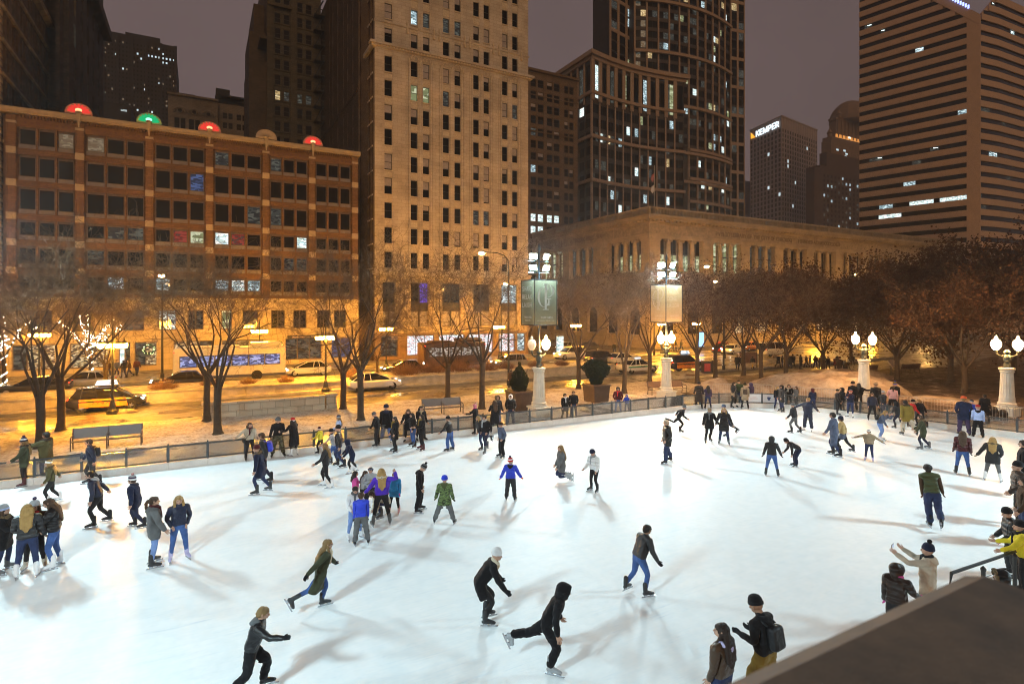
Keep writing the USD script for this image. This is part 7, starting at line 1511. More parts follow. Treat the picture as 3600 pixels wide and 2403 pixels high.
def cloth(c, kind='wool'):
    c = COL[c] if isinstance(c, str) else c; key = kind + '_' + '_'.join('%03d' % int(round(x * 999)) for x in c)
    if key in cl: return cl[key]
    n = {'tc': ('texture_coordinate', {}), 'b': ('noise_texture', {'scale': 9.0, 'detail': 5.0, 'distortion': .6}), 'bp': ('bump', {'strength': .8, 'distance': .045}), 'p': ('principled_bsdf', {'base_color': c, 'roughness': {'wool': .9, 'denim': .8, 'nylon': .45, 'puffer': .4, 'leather': .3, 'fur': 1.0, 'camo': .8, 'hair': .55, 'skin': .5, 'knit': .95}.get(kind, .8), 'specular_ior_level': .35 if kind not in ('wool', 'knit') else .15, 'sheen_weight': .08 if kind in ('wool', 'knit') else 0})}
    l = [('tc.object', 'b.vector'), ('b.fac', 'bp.height'), ('bp.normal', 'p.normal')]
    if kind in ('wool', 'denim', 'nylon', 'knit', 'fur', 'hair'):
        n['v'] = ('noise_texture', {'scale': 4.0 if kind != 'fur' else 30.0, 'detail': 4.0}); n['r'] = ('rgb_ramp', {'ramp': [(.3, tuple(x * (.72 if kind != 'fur' else .4) for x in c)), (.7, tuple(min(1, x * 1.25) for x in c))]}); l += [('tc.object', 'v.vector'), ('v.fac', 'r.fac'), ('r.color', 'p.base_color')]
    if kind in ('fur', 'knit'): n['b'][1].update({'scale': 55.0}); n['bp'][1].update({'strength': .9, 'distance': .02})
    if kind == 'hair': n['m'] = ('mapping', {'scale': (30, 30, 2.5)}); n['b'][1].update({'scale': 1.6}); l[0] = ('tc.object', 'm.vector'); l.append(('m.vector', 'b.vector')); n['bp'][1].update({'strength': .7})
    if kind == 'puffer':
        n['w'] = ('wave_texture', {'bands_direction': 'z', 'scale': 2.6, 'distortion': 1.2, 'detail': 2.0, 'detail_scale': 1.0}); n['bp2'] = ('bump', {'strength': .9, 'distance': .035}); l = [x for x in l if x[1] != 'p.normal'] + [('tc.object', 'w.vector'), ('w.fac', 'bp2.height'), ('bp.normal', 'bp2.normal'), ('bp2.normal', 'p.normal')]
    if kind == 'camo':
        n['v'] = ('noise_texture', {'scale': 8.0, 'detail': 2.0, 'distortion': .8}); n['r'] = ('rgb_ramp', {'interpolate': False, 'ramp': [(0, tuple(x * .12 for x in c)), (.43, tuple(x * .45 for x in c)), (.5, c), (.57, (c[0] * .4, c[1] * .4, c[2] * .6))]}); n['m'] = ('mapping', {'scale': (1, 1, 2.2)}); l += [('tc.object', 'm.vector'), ('m.vector', 'v.vector'), ('v.fac', 'r.fac'), ('r.color', 'p.base_color')]
    cl[key] = usdkit.material(stage, '/World/Looks/' + key, n, l, surface='p.BSDF'); return cl[key]
COL = {'black': (.010, .010, .012), 'char': (.03, .031, .034), 'grey': (.11, .115, .12), 'lgrey': (.33, .35, .37), 'white': (.75, .75, .76), 'navy': (.012, .018, .045), 'blue': (.02, .055, .42), 'royal': (.02, .05, .55), 'azure': (.02, .25, .55), 'jeans': (.045, .10, .28), 'ljeans': (.16, .25, .5), 'djeans': (.018, .03, .085), 'olive': (.085, .078, .035), 'dolive': (.045, .05, .028), 'green': (.06, .075, .03), 'mustard': (.20, .14, .03), 'yellow': (.62, .52, .03), 'beige': (.42, .36, .28), 'camel': (.42, .30, .13), 'brown': (.06, .035, .02), 'dbrown': (.025, .014, .01), 'maroon': (.07, .012, .015), 'red': (.42, .02, .02), 'orange': (.65, .10, .03), 'pink': (.62, .34, .32), 'hotpink': (.6, .08, .3), 'purple': (.075, .03, .42), 'lilac': (.42, .40, .62), 'dpurple': (.05, .035, .08), 'blond': (.34, .21, .07), 'dblond': (.20, .12, .045), 'hbrown': (.055, .028, .014), 'hdark': (.014, .009, .007), 'skin': (.45, .27, .19), 'skin2': (.30, .165, .10), 'skin3': (.09, .045, .028), 'tan': (.30, .23, .15), 'camo': (.16, .24, .08), 'camo2': (.14, .12, .06), 'fur': (.16, .11, .06), 'dfur': (.05, .035, .025), 'ice': (.35, .45, .72), 'steelblue': (.075, .095, .15), 'cream': (.62, .55, .42)}
blade_m = mat('skate_blade', (.5, .52, .55), .25, metal=.9); dark_eye = mat('eye_dark', (.012, .008, .006), .3); lip = mat('lips', (.28, .09, .075), .5)
def person(label, px, f, t, face, pose, top, bot, feet='black', head=(), ex=(), skin='skin', z0=0.0, group=None, kindf='skate', name='person', h=None, legs_='slim'):
    """px, f: where the figure stands in the photograph; t: the row of the top of the head"""
    T = fk(pose); parts = []
    sk = cloth(skin, 'skin'); tk, tc = top[0], top[1]; tm = top[2] if len(top) > 2 else {'puffer': 'puffer', 'vest': 'puffer'}.get(tk, 'wool')
    parts.append(('body', 'body', sk))
    parts.append((tk if tk in ('vest',) else {'jacket': 'jacket', 'puffer': 'jacket', 'parka': 'parka', 'coat': 'coat', 'longcoat': 'coat'}[tk], tk, cloth(tc, tm)))
    parts.append(('trousers', legs_, cloth(bot[0] if isinstance(bot, (tuple, list)) and isinstance(bot[0], str) else bot, bot[1] if isinstance(bot, (tuple, list)) and isinstance(bot[0], str) else 'denim')))
    fm = cloth(feet, 'leather')
    for n in 'LR':
        parts.append(('skate' if kindf == 'skate' else 'boot', 'boot' + n, fm))
        if kindf == 'skate': parts.append(('>blade', 'blade' + n, blade_m))
    for q in list(head) + list(ex):
        nm, c = q[0], q[1]
        kd = {'hair': 'hair', 'bean': 'knit', 'cuff': 'knit', 'band': 'knit', 'pomp': 'fur', 'head': 'knit', 'cap': 'wool', 'hood': tm if c == tc else 'wool', 'scar': 'knit', 'back': 'nylon', 'bag': 'leather', 'glov': 'wool', 'coll': 'fur', 'slee': 'wool', 'skir': 'denim'}.get(nm[:4].rstrip('_'), 'wool')
        if nm == 'hood_fur': kd = 'fur'
        pub = {'hair': 'hair', 'bean': 'hat', 'cuff': 'hat_cuff', 'band': 'hat_stripe', 'pomp': 'pompom', 'head': 'headband', 'cap': 'cap', 'hood': 'fur_trim' if nm == 'hood_fur' else 'hood', 'scar': 'scarf', 'back': 'backpack', 'bag': 'shoulder_bag', 'coll': 'fur_collar', 'slee': 'sleeves', 'skir': 'skirt'}.get(nm[:4].rstrip('_'), nm)
        if nm == 'gloves': parts += [('glove', 'gloveL', cloth(c, kd)), ('glove', 'gloveR', cloth(c, kd))]
        elif nm == 'glasses': parts.append(('glasses', 'glasses', blackm))
        elif nm in TPL: parts.append((pub, nm, cloth(c, kd)))
    ff = (face + pose.get('turn', 0)) % 360
    if (ff < 105 or ff > 255): parts += [('eye', 'eyeL', dark_eye), ('eye', 'eyeR', dark_eye), ('mouth', 'mouth', lip)]
    G = [(n, *bend(tn, T), m_) for n, tn, m_ in parts]
    zmin = min(v[:, 2].min() for _, v, _, _ in G); zmax = max(v[:, 2].max() for _, v, _, _ in G)
    want = (f - t) / (f - HY) * (H - z0); sc = want / (zmax - zmin) if h is None else h
    sc = min(max(sc, .45), 1.3)
    u, v_ = gp(px, f, z0); w = np.array([u, v_]) / math.hypot(u, v_); r = np.array([w[1], -w[0]]); a = math.radians(face); d = -w * math.cos(a) + r * math.sin(a)
    th = thing(name, label, 'person', (u, v_, z0), math.degrees(math.atan2(d[1], d[0])) - 90, group)
    last = None
    for n, v, fc, m_ in G:
        v = (v - [0, 0, zmin]) * sc * [1.09, 1.09, 1]
        if n[0] == '>': obj(n[1:], (v, fc), m_, last)
        else: last = obj(n, (v, fc), m_, th, smooth=n not in ('glasses',))
    return th, T, sc, zmin
# ================================================================ the people
def po(**k): return k
ST = po(); ST2 = po(lL=(4, 8, 6), lR=(-3, 4, 5), aL=(10, 18, 22, 0), aR=(2, 17, 16, 0))
POCK = po(aL=(-12, 26, 58, 35), aR=(-12, 26, 58, 35)); GL = po(lean=14, lL=(24, 34, 3), lR=(-6, 24, 5), aL=(18, 24, 25), aR=(-12, 26, 20))
GL2 = po(lean=10, lL=(-8, 18, 4), lR=(22, 30, 4), aL=(-16, 22, 18), aR=(20, 24, 22)); WALK = po(lean=5, lL=(22, 12, 3), lR=(-16, 18, 3), aL=(-14, 16, 18), aR=(18, 16, 22))
CROSS = po(aL=(38, 20, 88, 45), aR=(34, 20, 92, 45)); PHONE = po(aL=(32, 18, 100, 30), aR=(32, 18, 100, 30), lean=4, look=-12)
RAIL = po(aL=(20, 48, 10), aR=(8, 20, 20)); RAILR = po(aR=(20, 48, 10), aL=(8, 20, 20)); LEAN = po(lean=16, aL=(48, 24, 40), aR=(48, 24, 40), look=8)
def mk(b, **k): d = dict(b); d.update(k); return d
hat = lambda c, c2=None, pom=None, band=None: [('beanie', c), ('cuff', c2 or c)] + ([('pompom', pom)] if pom else []) + ([('band', band)] if band else [])
hr_ = lambda k, c: [('hair_' + k, c)]
LST = []
# ---- left end of the rink
person('woman in olive parka and navy striped bobble hat at the fence, far left', 86, 1706, 1528, 262, mk(RAIL, look=-8, aL=(25, 30, 25)), ('parka', 'dolive'), 'black', 'maroon', hr_('long', 'dblond') + hat('navy', 'navy', 'dpurple', 'white'), [('collar_fur', 'dfur'), ('bag', 'black')])
person('dark haired man in olive parka reaching his arm to the bobble-hat woman', 162, 1690, 1517, 236, mk(ST2, aL=(70, 40, 12), aR=(4, 18, 20)), ('parka', 'olive'), 'djeans', 'black', hr_('short', 'hdark'), [('collar_fur', 'dfur')])
person('woman with white headband and olive jacket, maroon bag swinging behind', 180, 1768, 1616, 268, mk(GL, lean=8, aR=(-30, 30, 8), aL=(10, 22, 30)), ('jacket', 'olive'), 'black', 'white', hr_('long', 'blond') + [('headband', 'white')], [('collar_fur', 'fur'), ('bag', 'maroon')])
person('man in dark jacket with black backpack skating left along the boards', 322, 1702, 1541, 268, mk(GL2, lean=8), ('jacket', 'navy', 'nylon'), 'char', 'black', hr_('short', 'hbrown'), [('backpack', 'black')])
person('woman in navy jacket with pale hood, dark bobbed hair, skating left', 345, 1846, 1651, 262, mk(GL, lean=20, aR=(-24, 22, 10), aL=(12, 24, 14)), ('jacket', 'navy', 'nylon'), 'black', 'black', hr_('short', 'hdark'), [('hood_down', 'lgrey')])
person('skater in navy coat and white patterned bobble hat, seen from behind', 476, 1856, 1660, 246, mk(GL2, lean=10, aL=(-8, 34, 10), lL=(-14, 20, 4)), ('parka', 'navy'), 'navy', 'black', hat('lgrey', 'white', 'pink', 'dpurple') + hr_('short', 'hbrown'))
person('woman in grey parka and pale jeans, ponytail and plaid scarf, facing right', 541, 1986, 1744, 100, mk(ST2, turn=-10, aR=(14, 20, 14)), ('parka', 'grey'), 'ljeans', 'char', hr_('pony', 'hbrown'), [('scarf', 'maroon'), ('hood_down', 'grey')])
person('blond woman in navy jacket, hands in pockets, lavender skates', 629, 1966, 1741, 8, mk(POCK, lL=(2, 4, 5), lR=(2, 4, 5)), ('jacket', 'navy', 'nylon'), 'jeans', 'lilac', hr_('long', 'blond'), [('hood_down', 'dfur')])
person('girl in long black coat and pale grey knit hat, at the left frame edge', 14, 2010, 1770, 66, mk(ST2, aL=(40, 20, 60, 20), aR=(36, 22, 50, 20)), ('coat', 'black'), 'djeans', 'grey', hr_('long', 'hbrown') + hat('lgrey', 'ice'), [('collar_fur', 'fur')])
person('woman with long blond ponytail and black jacket, her back to the camera', 96, 2026, 1770, 172, mk(ST2, aR=(6, 22, 20), aL=(20, 24, 40, 20)), ('puffer', 'char'), 'djeans', 'white', hr_('long', 'blond'))
person('girl with purple bobble hat and red scarf half hidden in the left group', 121, 1998, 1746, 350, mk(ST2, aL=(20, 22, 50, 20)), ('jacket', 'brown'), 'black', 'beige', hat('lgrey', 'lgrey', 'dpurple') + hr_('long', 'hbrown'), [('scarf', 'red')])
person('woman in shiny black puffer and blue jeans, long dark hair, white skates', 190, 1994, 1747, 262, mk(ST2, lean=6, aL=(44, 20, 24), aR=(30, 20, 40), look=-10, lL=(12, 22, 4)), ('puffer', 'black'), 'jeans', 'white', hr_('long', 'hbrown'))
# ---- along the boards, left half
person('woman in beige jacket and maroon scarf, her hand on the rail', 878, 1616, 1484, 18, mk(RAILR, turn=12, aR=(8, 58, 8), aL=(8, 18, 34, 10)), ('jacket', 'beige'), 'black', 'black', hr_('long', 'hbrown'), [('scarf', 'maroon'), ('bag', 'black')])
person('man in grey beanie, black jacket and camouflage trousers by the fence', 977, 1605, 1463, 4, mk(PHONE, aR=(6, 26, 14), aL=(20, 20, 86, 40), lL=(2, 4, 8), lR=(2, 4, 8)), ('jacket', 'black'), ('camo2', 'camo'), 'black', hat('grey'), [('hood_down', 'black')], legs_='loose')
person('woman in black coat and red and white Santa hat leaning to the rail', 1034, 1600, 1467, 222, mk(LEAN, lean=10), ('longcoat', 'black'), 'char', 'white', hr_('curly', 'hdark') + [('beanie', 'red'), ('cuff', 'white')])
person('man in dark fleece with glasses skating left behind the child in navy', 928, 1692, 1519, 262, mk(GL2, lean=8), ('jacket', 'char'), 'navy', 'black', hr_('short', 'hbrown') + [('glasses', 'black')], [('backpack', 'royal')])
person('skater in long navy coat, maroon beanie and fur collar, skating left', 917, 1733, 1560, 254, mk(GL, aL=(6, 40, 8), aR=(-14, 20, 20)), ('coat', 'navy'), 'djeans', 'char', hat('maroon'), [('collar_fur', 'fur')])
person('small child in yellow hooded jacket and maroon cap by the boards', 1128, 1592, 1499, 236, mk(GL, lean=12, aR=(30, 40, 40), aL=(30, 26, 40)), ('jacket', 'yellow', 'nylon'), 'black', 'black', hat('maroon', 'white'), [('hood_down', 'yellow')])
person('girl with long brown hair, dark jacket, black leggings and white skates', 1146, 1711, 1555, 258, mk(GL2, lean=4, aL=(24, 22, 30)), ('jacket', 'char'), 'black', 'white', hr_('long', 'dblond'))
person('man in black jacket, black beanie and jeans, arm linked with a girl', 1192, 1641, 1491, 258, mk(GL2, lean=4, aR=(-10, 24, 40)), ('jacket', 'black', 'leather'), 'djeans', 'black', hat('black'))
person('skater in grey sweater and black beanie partly behind the man in black', 1174, 1628, 1504, 256, mk(GL, aL=(50, 26, 16)), ('jacket', 'lgrey'), 'jeans', 'char', hat('black'), [('scarf', 'char')])
person('girl in navy coat with hood up leaning towards the man in black', 1238, 1660, 1541, 278, mk(GL, lean=24, aL=(46, 26, 20), aR=(40, 26, 20)), ('coat', 'navy'), 'black', 'white', [('hood_up', 'navy')])
person('woman in pale blue hoodie and striped beanie on the walkway behind the fence', 1190, 1568, 1457, 282, mk(ST2, aL=(30, 22, 40)), ('jacket', 'ice'), 'djeans', 'black', hat('grey', 'lgrey', None, 'dpurple') + hr_('long', 'dblond'), [('hood_down', 'ice')], z0=.03, kindf='boot')
person('man in grey beanie and black clothes looking down beside the boards', 1326, 1567, 1446, 252, mk(RAIL, lean=10, look=-14, aR=(8, 20, 30)), ('jacket', 'black'), 'black', 'black', hat('grey'), legs_='loose')
person('broad man in black coat and navy beanie behind the fence, his back turned', 1358, 1555, 1419, 184, mk(ST2, lean=6), ('parka', 'black'), 'jeans', 'black', hat('navy'), [('hood_down', 'navy')], z0=.03, kindf='boot', legs_='loose')
person('woman in black coat with yellow scarf, long dark hair, skating to the left', 1388, 1588, 1463, 302, mk(ST2, lL=(10, 16, 3), turn=-10), ('coat', 'black'), 'black', 'black', hr_('long', 'hdark'), [('scarf', 'mustard')])
person('woman with curly hair in black jacket and jeans reaching for the rail', 1452, 1569, 1450, 300, mk(ST2, aR=(10, 60, 10), lean=6), ('jacket', 'black'), 'jeans', 'black', hr_('curly', 'hdark'))
person('woman with curly hair in black jacket with white print on her trousers', 1482, 1580, 1455, 296, mk(ST2, aL=(30, 22, 60, 20), aR=(26, 20, 50, 20)), ('jacket', 'black'), 'black', 'maroon', hr_('curly', 'hdark'), [('scarf', 'mustard')])
person('woman in black coat with brown fringe leaning on the fence from outside', 1437, 1550, 1435, 350, LEAN, ('coat', 'black'), 'black', 'black', hr_('long', 'hbrown'), z0=.03, kindf='boot')
person('woman with glasses and plaid scarf behind the fence, left of the bench', 1480, 1545, 1426, 24, mk(ST2, aR=(24, 20, 60, 20)), ('jacket', 'black'), 'black', 'black', hr_('long', 'hdark') + [('glasses', 'black')], [('scarf', 'tan')], z0=.03, kindf='boot')
person('man in black jacket, black beanie and blue jeans feeling for the boards', 1582, 1583, 1461, 244, mk(ST2, lean=12, aL=(36, 26, 14), lL=(8, 12, 7)), ('jacket', 'black', 'nylon'), 'jeans', 'black', hat('black'), legs_='loose')
person('woman in pink bobble hat and black coat facing out over the fence', 1673, 1524, 1412, 246, mk(LEAN, lean=6), ('coat', 'black'), 'black', 'black', hat('pink', 'hotpink', 'pink'), [('scarf', 'hotpink')])
person('woman with long brown hair and long black coat standing at the fence', 1739, 1519, 1405, 198, mk(ST2, aL=(26, 22, 60, 20)), ('longcoat', 'black'), 'black', 'black', hr_('long', 'hbrown'))
person('man in grey fur trapper hat behind the fence', 1748, 1500, 1388, 24, ST2, ('jacket', 'char'), 'jeans', 'black', [('hood_up', 'fur'), ('hood_fur', 'fur')], z0=.03, kindf='boot')
person('man in black puffer with white hood up, hands in pockets behind the fence', 1795, 1493, 1385, 356, POCK, ('puffer', 'black'), 'djeans', 'black', [('hood_up', 'white'), ('hair_short', 'hdark')], z0=.03, kindf='boot', legs_='loose')
person('man in black coat with pale collar striding beside a blond woman', 1706, 1588, 1457, 322, mk(WALK, aL=(-12, 26, 58, 35), aR=(-12, 26, 58, 35)), ('jacket', 'black'), 'navy', 'grey', hr_('short', 'hdark'), [('scarf', 'lgrey')])
person('blond woman in grey coat, one leg kicked out behind, by the man in black', 1688, 1579, 1460, 296, mk(GL, lean=12, lR=(-40, 40, 4), lL=(6, 14, 2), aL=(30, 34, 20)), ('jacket', 'char'), 'djeans', 'char', hr_('long', 'blond'))
person('boy in blue hoodie and black tracksuit trousers, hands in his pockets', 1765, 1607, 1481, 300, mk(POCK, lean=8, lL=(10, 16, 4)), ('jacket', 'steelblue'), ('black', 'wool'), 'black', hat('black'), [('hood_down', 'steelblue')], legs_='loose')
# ---- group of children in the middle
person('girl with long dark curls and pink vest at the left of the children', 1249, 1796, 1654, 92, mk(ST2, aL=(30, 22, 60, 20)), ('jacket', 'hotpink'), 'black', 'white', hr_('curly', 'hdark'), [('hood_down', 'black')])
person('girl in grey sweater pressing close to the girl in grey jacket', 1277, 1788, 1653, 66, mk(ST2, lean=10, aL=(62, 30, 60, 20), aR=(50, 24, 60)), ('jacket', 'lgrey'), 'char', 'grey', hr_('long', 'hbrown'))
person('laughing girl in grey zip jacket with blue headband and side ponytail', 1303, 1793, 1642, 2, mk(CROSS, turn=-14), ('jacket', 'lgrey', 'nylon'), 'black', 'grey', hr_('pony', 'hdark') + [('headband', 'steelblue')])
person('blond woman in purple jacket, her back turned and hand to her head', 1341, 1845, 1645, 186, mk(ST2, aR=(60, 70, 118, -40), aL=(16, 40, 14), lL=(2, 6, 9), lR=(2, 6, 9)), ('jacket', 'purple'), 'black', 'grey', hr_('long', 'blond'), [('collar_fur', 'cream')])
person('girl in bright blue jacket and pink gloves laughing behind the purple jacket', 1389, 1802, 1658, 340, mk(ST2, lean=8, lL=(8, 12, 4), lR=(2, 8, 10)), ('parka', 'azure', 'nylon'), 'black', 'pink', hr_('short', 'dblond'), [('gloves', 'hotpink')])
person('girl in pale puffer crouching down, mostly hidden by the purple jacket', 1362, 1816, 1716, 290, po(lean=62, lL=(95, 110, 8), lR=(80, 110, 8), aL=(70, 16, 10), aR=(60, 16, 10), look=20), ('puffer', 'cream'), 'djeans', 'grey', hr_('long', 'hbrown'), h=.86)
person('girl in white coat and grey scarf looking down, pale jeans and white skates', 1247, 1893, 1706, 22, mk(ST2, look=-24, aL=(24, 24, 60, 24), aR=(18, 24, 50, 20)), ('jacket', 'white', 'nylon'), 'ljeans', 'white', hr_('short', 'hdark'), [('scarf', 'grey')])
person('boy in royal blue top and loose grey trousers, his back to the camera', 1269, 1914, 1729, 182, mk(ST2, aL=(4, 12, 8), aR=(4, 12, 8), lL=(2, 4, 5), lR=(2, 4, 8)), ('jacket', 'royal', 'nylon'), ('grey', 'wool'), 'black', hr_('short', 'hbrown'), [('gloves', 'black')], legs_='loose')
person('boy in black hoodie and grey bobble hat looking down at his skates', 1475, 1797, 1623, 84, mk(ST2, look=-34, lean=4, aL=(2, 12, 14), aR=(6, 14, 14)), ('jacket', 'black'), ('black', 'wool'), 'black', hat('grey', 'grey', 'black', 'black'), [('hood_down', 'black')], legs_='loose')
person('boy in green camouflage coat and bright blue beanie, legs apart', 1563, 1840, 1668, 172, po(lL=(3, 4, 17), lR=(3, 4, 15), aL=(6, 26, 16), aR=(4, 22, 14)), ('parka', 'camo', 'camo'), ('grey', 'wool'), 'black', hat('royal'), [('hood_down', 'green'), ('gloves', 'black')], legs_='loose')
person('child in blue puffer and red and white striped bobble hat, orange gloves', 1795, 1758, 1600, 172, po(aL=(-4, 34, 14), aR=(10, 34, 14), lL=(2, 4, 4), lR=(2, 6, 4), turn=-40), ('puffer', 'royal'), ('char', 'wool'), 'black', hat('red', 'red', 'dpurple', 'white'), [('gloves', 'orange'), ('hood_down', 'black')], legs_='loose')
person('woman in grey parka kneeling on the ice, skates turned up behind her', 1974, 1692, 1603, 284, po(lean=4, lL=(14, 104, 5), lR=(20, 110, 5), fL=-88, fR=-80, aL=(18, 16, 14), aR=(14, 16, 12), turn=18), ('parka', 'grey'), 'djeans', 'lgrey', hr_('long', 'dblond'), h=.95)
person('woman in white puffer jacket and navy beanie, black leggings, looking left', 2090, 1727, 1575, 322, mk(ST2, lean=8, look=-12, aL=(14, 20, 30), aR=(18, 22, 30), lL=(14, 22, 4), lR=(4, 10, 5), turn=20), ('puffer', 'white'), 'black', 'char', hat('navy'), [('scarf', 'lgrey')])
# ---- behind the fence, centre
person('woman in dark coat with white scarf standing outside the fence', 1986, 1476, 1382, 40, mk(ST2, turn=20), ('coat', 'black'), 'char', 'black', hr_('short', 'hdark'), [('scarf', 'white')], z0=.03, kindf='boot')
person('man in black gilet with grey sleeves standing outside the fence', 2016, 1473, 1373, 12, mk(POCK, look=-10), ('jacket', 'black'), 'djeans', 'black', hr_('short', 'hbrown'), [('sleeves', 'grey')], z0=.03, kindf='boot')
person('woman in maroon jacket, hood and patterned scarf behind the fence', 2173, 1455, 1358, 6, POCK, ('jacket', 'maroon'), 'jeans', 'black', [('hood_up', 'brown'), ('hair_short', 'hdark')], [('scarf', 'red')], z0=.03, kindf='boot')
person('small child in blue hooded jacket leaning over the fence', 2204, 1450, 1384, 350, mk(LEAN, lean=12), ('jacket', 'blue'), 'djeans', 'black', [('hood_up', 'blue')], z0=.03, kindf='boot', h=.66)
person('man in brown jacket walking with a woman beside the street light', 1797, 1363, 1300, 190, WALK, ('jacket', 'brown'), 'char', 'black', hr_('short', 'hdark'), kindf='boot')
person('woman in brown jacket and pale trousers walking beside the man in brown', 1811, 1367, 1303, 200, WALK, ('jacket', 'brown'), ('pink', 'wool'), 'black', hr_('long', 'hbrown'), kindf='boot')
# ---- middle distance on the ice, right half
person('bald man with glasses in shiny black leather coat and jeans, walking left', 2346, 1626, 1475, 292, po(lean=4, lL=(16, 10, 5), lR=(-10, 8, 5), aL=(-8, 20, 50, 30), aR=(-8, 22, 50, 30)), ('parka', 'black', 'leather'), 'djeans', 'black', [('glasses', 'black'), ('hair_short', 'tan')], [('hood_down', 'black')], legs_='loose')
person('man in black with grey bobble beanie skating fast to the right', 2386, 1516, 1417, 84, po(lean=34, lL=(-44, 62, 6), lR=(34, 52, 2), aL=(-40, 24, 40), aR=(48, 24, 40), look=24), ('jacket', 'black'), ('black', 'wool'), 'black', hat('grey', 'grey', 'grey'))
person('man in black overcoat with glasses and scarf, linked with a woman', 2494, 1555, 1433, 16, po(lL=(-8, 16, -2), lR=(10, 4, 7), aR=(8, 26, 14), aL=(6, 34, 30)), ('parka', 'black'), ('black', 'wool'), 'char', hr_('short', 'dblond') + [('glasses', 'black')], [('scarf', 'grey')])
person('woman in long black puffer coat with long blond hair, facing the camera', 2545, 1560, 1432, 0, mk(ST2, aL=(14, 32, 20), aR=(14, 28, 26)), ('coat', 'black', 'puffer'), 'djeans', 'grey', hr_('long', 'blond'))
person('skater in blue beanie half hidden behind the long puffer coat', 2556, 1531, 1420, 286, po(lean=18, lL=(20, 30, 4), lR=(-34, 20, 10), aR=(-12, 34, 10)), ('jacket', 'navy'), 'navy', 'black', hat('steelblue'))
person('woman in long brown coat and black hat with two ears, back to the camera', 2457, 1437, 1340, 182, mk(ST2, aL=(10, 22, 30), aR=(10, 22, 30)), ('longcoat', 'dbrown', 'puffer'), 'black', 'black', hat('black'), [('collar_fur', 'dfur')])
person('child in dark jacket and jeans holding the hand of the woman with eared hat', 2489, 1436, 1354, 196, mk(ST2, aL=(10, 44, 10)), ('jacket', 'dpurple'), 'djeans', 'black', hr_('long', 'hdark'))
person('woman in dark grey coat and black trousers by the fence, hair over one shoulder', 2580, 1432, 1343, 66, mk(ST2, aL=(18, 20, 50)), ('coat', 'char'), 'black', 'black', hr_('long', 'hdark'), [('bag', 'tan')])
person('woman in olive coat, yellow and black beanie and colourful pack, back turned', 2619, 1437, 1342, 184, mk(ST2, lL=(3, 5, 6), lR=(3, 5, 6)), ('coat', 'tan'), 'black', 'black', hat('black', 'mustard', 'black'), [('backpack', 'brown')])
person('dark haired man in olive jacket behind the white banners', 2597, 1428, 1336, 4, ST2, ('jacket', 'green'), 'djeans', 'black', hr_('short', 'hdark'), z0=.03, kindf='boot')
person('child in purple hooded jacket behind the white banners', 2640, 1424, 1344, 220, ST2, ('jacket', 'dpurple'), 'black', 'black', [('hood_up', 'dpurple')], z0=.03, kindf='boot')
person('woman in black jacket with furry hood and light blue jeans, back turned', 2713, 1673, 1531, 180, po(lL=(4, 8, 8), lR=(4, 8, 9), aL=(-6, 26, 20), aR=(-10, 32, 34)), ('jacket', 'black', 'nylon'), 'jeans', 'char', [('hood_up', 'black')], [('gloves', 'black')])
person('boy in black jacket bent far forward, hand reaching for his knee', 2806, 1640, 1539, 290, po(lean=64, lL=(22, 20, 4), lR=(16, 14, 4), aL=(56, 14, 10), aR=(70, 14, 30), look=30), ('jacket', 'black', 'nylon'), ('navy', 'wool'), 'black', hr_('short', 'hdark') + hat('black'), legs_='loose')
person('tall man in long blue-grey overcoat skating away to the left', 2933, 1602, 1449, 256, mk(GL2, lean=6, aL=(18, 44, 10), aR=(4, 18, 20)), ('longcoat', 'steelblue'), 'djeans', 'black', hr_('short', 'hdark'))
person('woman in camel jacket and short blue skirt behind the overcoat', 2962, 1590, 1461, 256, mk(GL, lean=8, lR=(-22, 14, 5)), ('jacket', 'camel'), 'black', 'char', hat('navy') + hr_('short', 'hbrown'), [('skirt', 'steelblue')])
person('little girl in grey patterned jacket and white headband, arms spread wide', 3056, 1619, 1510, 352, po(lL=(4, 10, 3), lR=(-2, 6, 5), aL=(8, 62, 6), aR=(8, 72, 6), tilt=8), ('jacket', 'tan'), 'djeans', 'lilac', hr_('short', 'hdark') + [('headband', 'white')], [('gloves', 'dpurple')])
person('woman in pale denim jacket with dark backpack, light leggings, white skates', 3094, 1546, 1439, 70, po(lean=26, look=14, lL=(10, 22, 4), lR=(16, 28, 4), aR=(44, 24, 14), aL=(80, 30, 110, 20)), ('jacket', 'steelblue'), 'ljeans', 'white', hr_('long', 'blond'), [('backpack', 'black')])
person('boy in grey hoodie and grey tracksuit held by a boy in navy', 2793, 1521, 1415, 246, mk(GL, lean=10, aR=(20, 40, 10)), ('jacket', 'char'), ('grey', 'wool'), 'black', hat('grey'))
person('fair haired boy in navy tracksuit stretching both arms out', 2841, 1514, 1397, 342, po(lL=(2, 4, 4), lR=(2, 4, 5), aR=(16, 62, 10), aL=(20, 50, 30), turn=-14), ('jacket', 'navy', 'nylon'), ('navy', 'nylon'), 'white', hr_('short', 'blond'), legs_='loose')
person('blond girl at the fence left of the woman in dark coat', 2734, 1438, 1358, 12, mk(ST2, look=-14), ('jacket', 'black'), 'djeans', 'black', hr_('long', 'blond'))
person('woman in dark coat with black hood talking beside the blond girl', 2748, 1446, 1352, 302, mk(ST2, turn=30), ('coat', 'char'), 'djeans', 'char', [('hood_up', 'black'), ('hair_short', 'hdark')])
person('woman in black coat with thick beige scarf and long dark hair', 2773, 1431, 1350, 2, mk(POCK, lL=(6, 4, 2)), ('jacket', 'black'), 'black', 'black', hr_('long', 'hdark'), [('scarf', 'beige'), ('collar_fur', 'beige')])
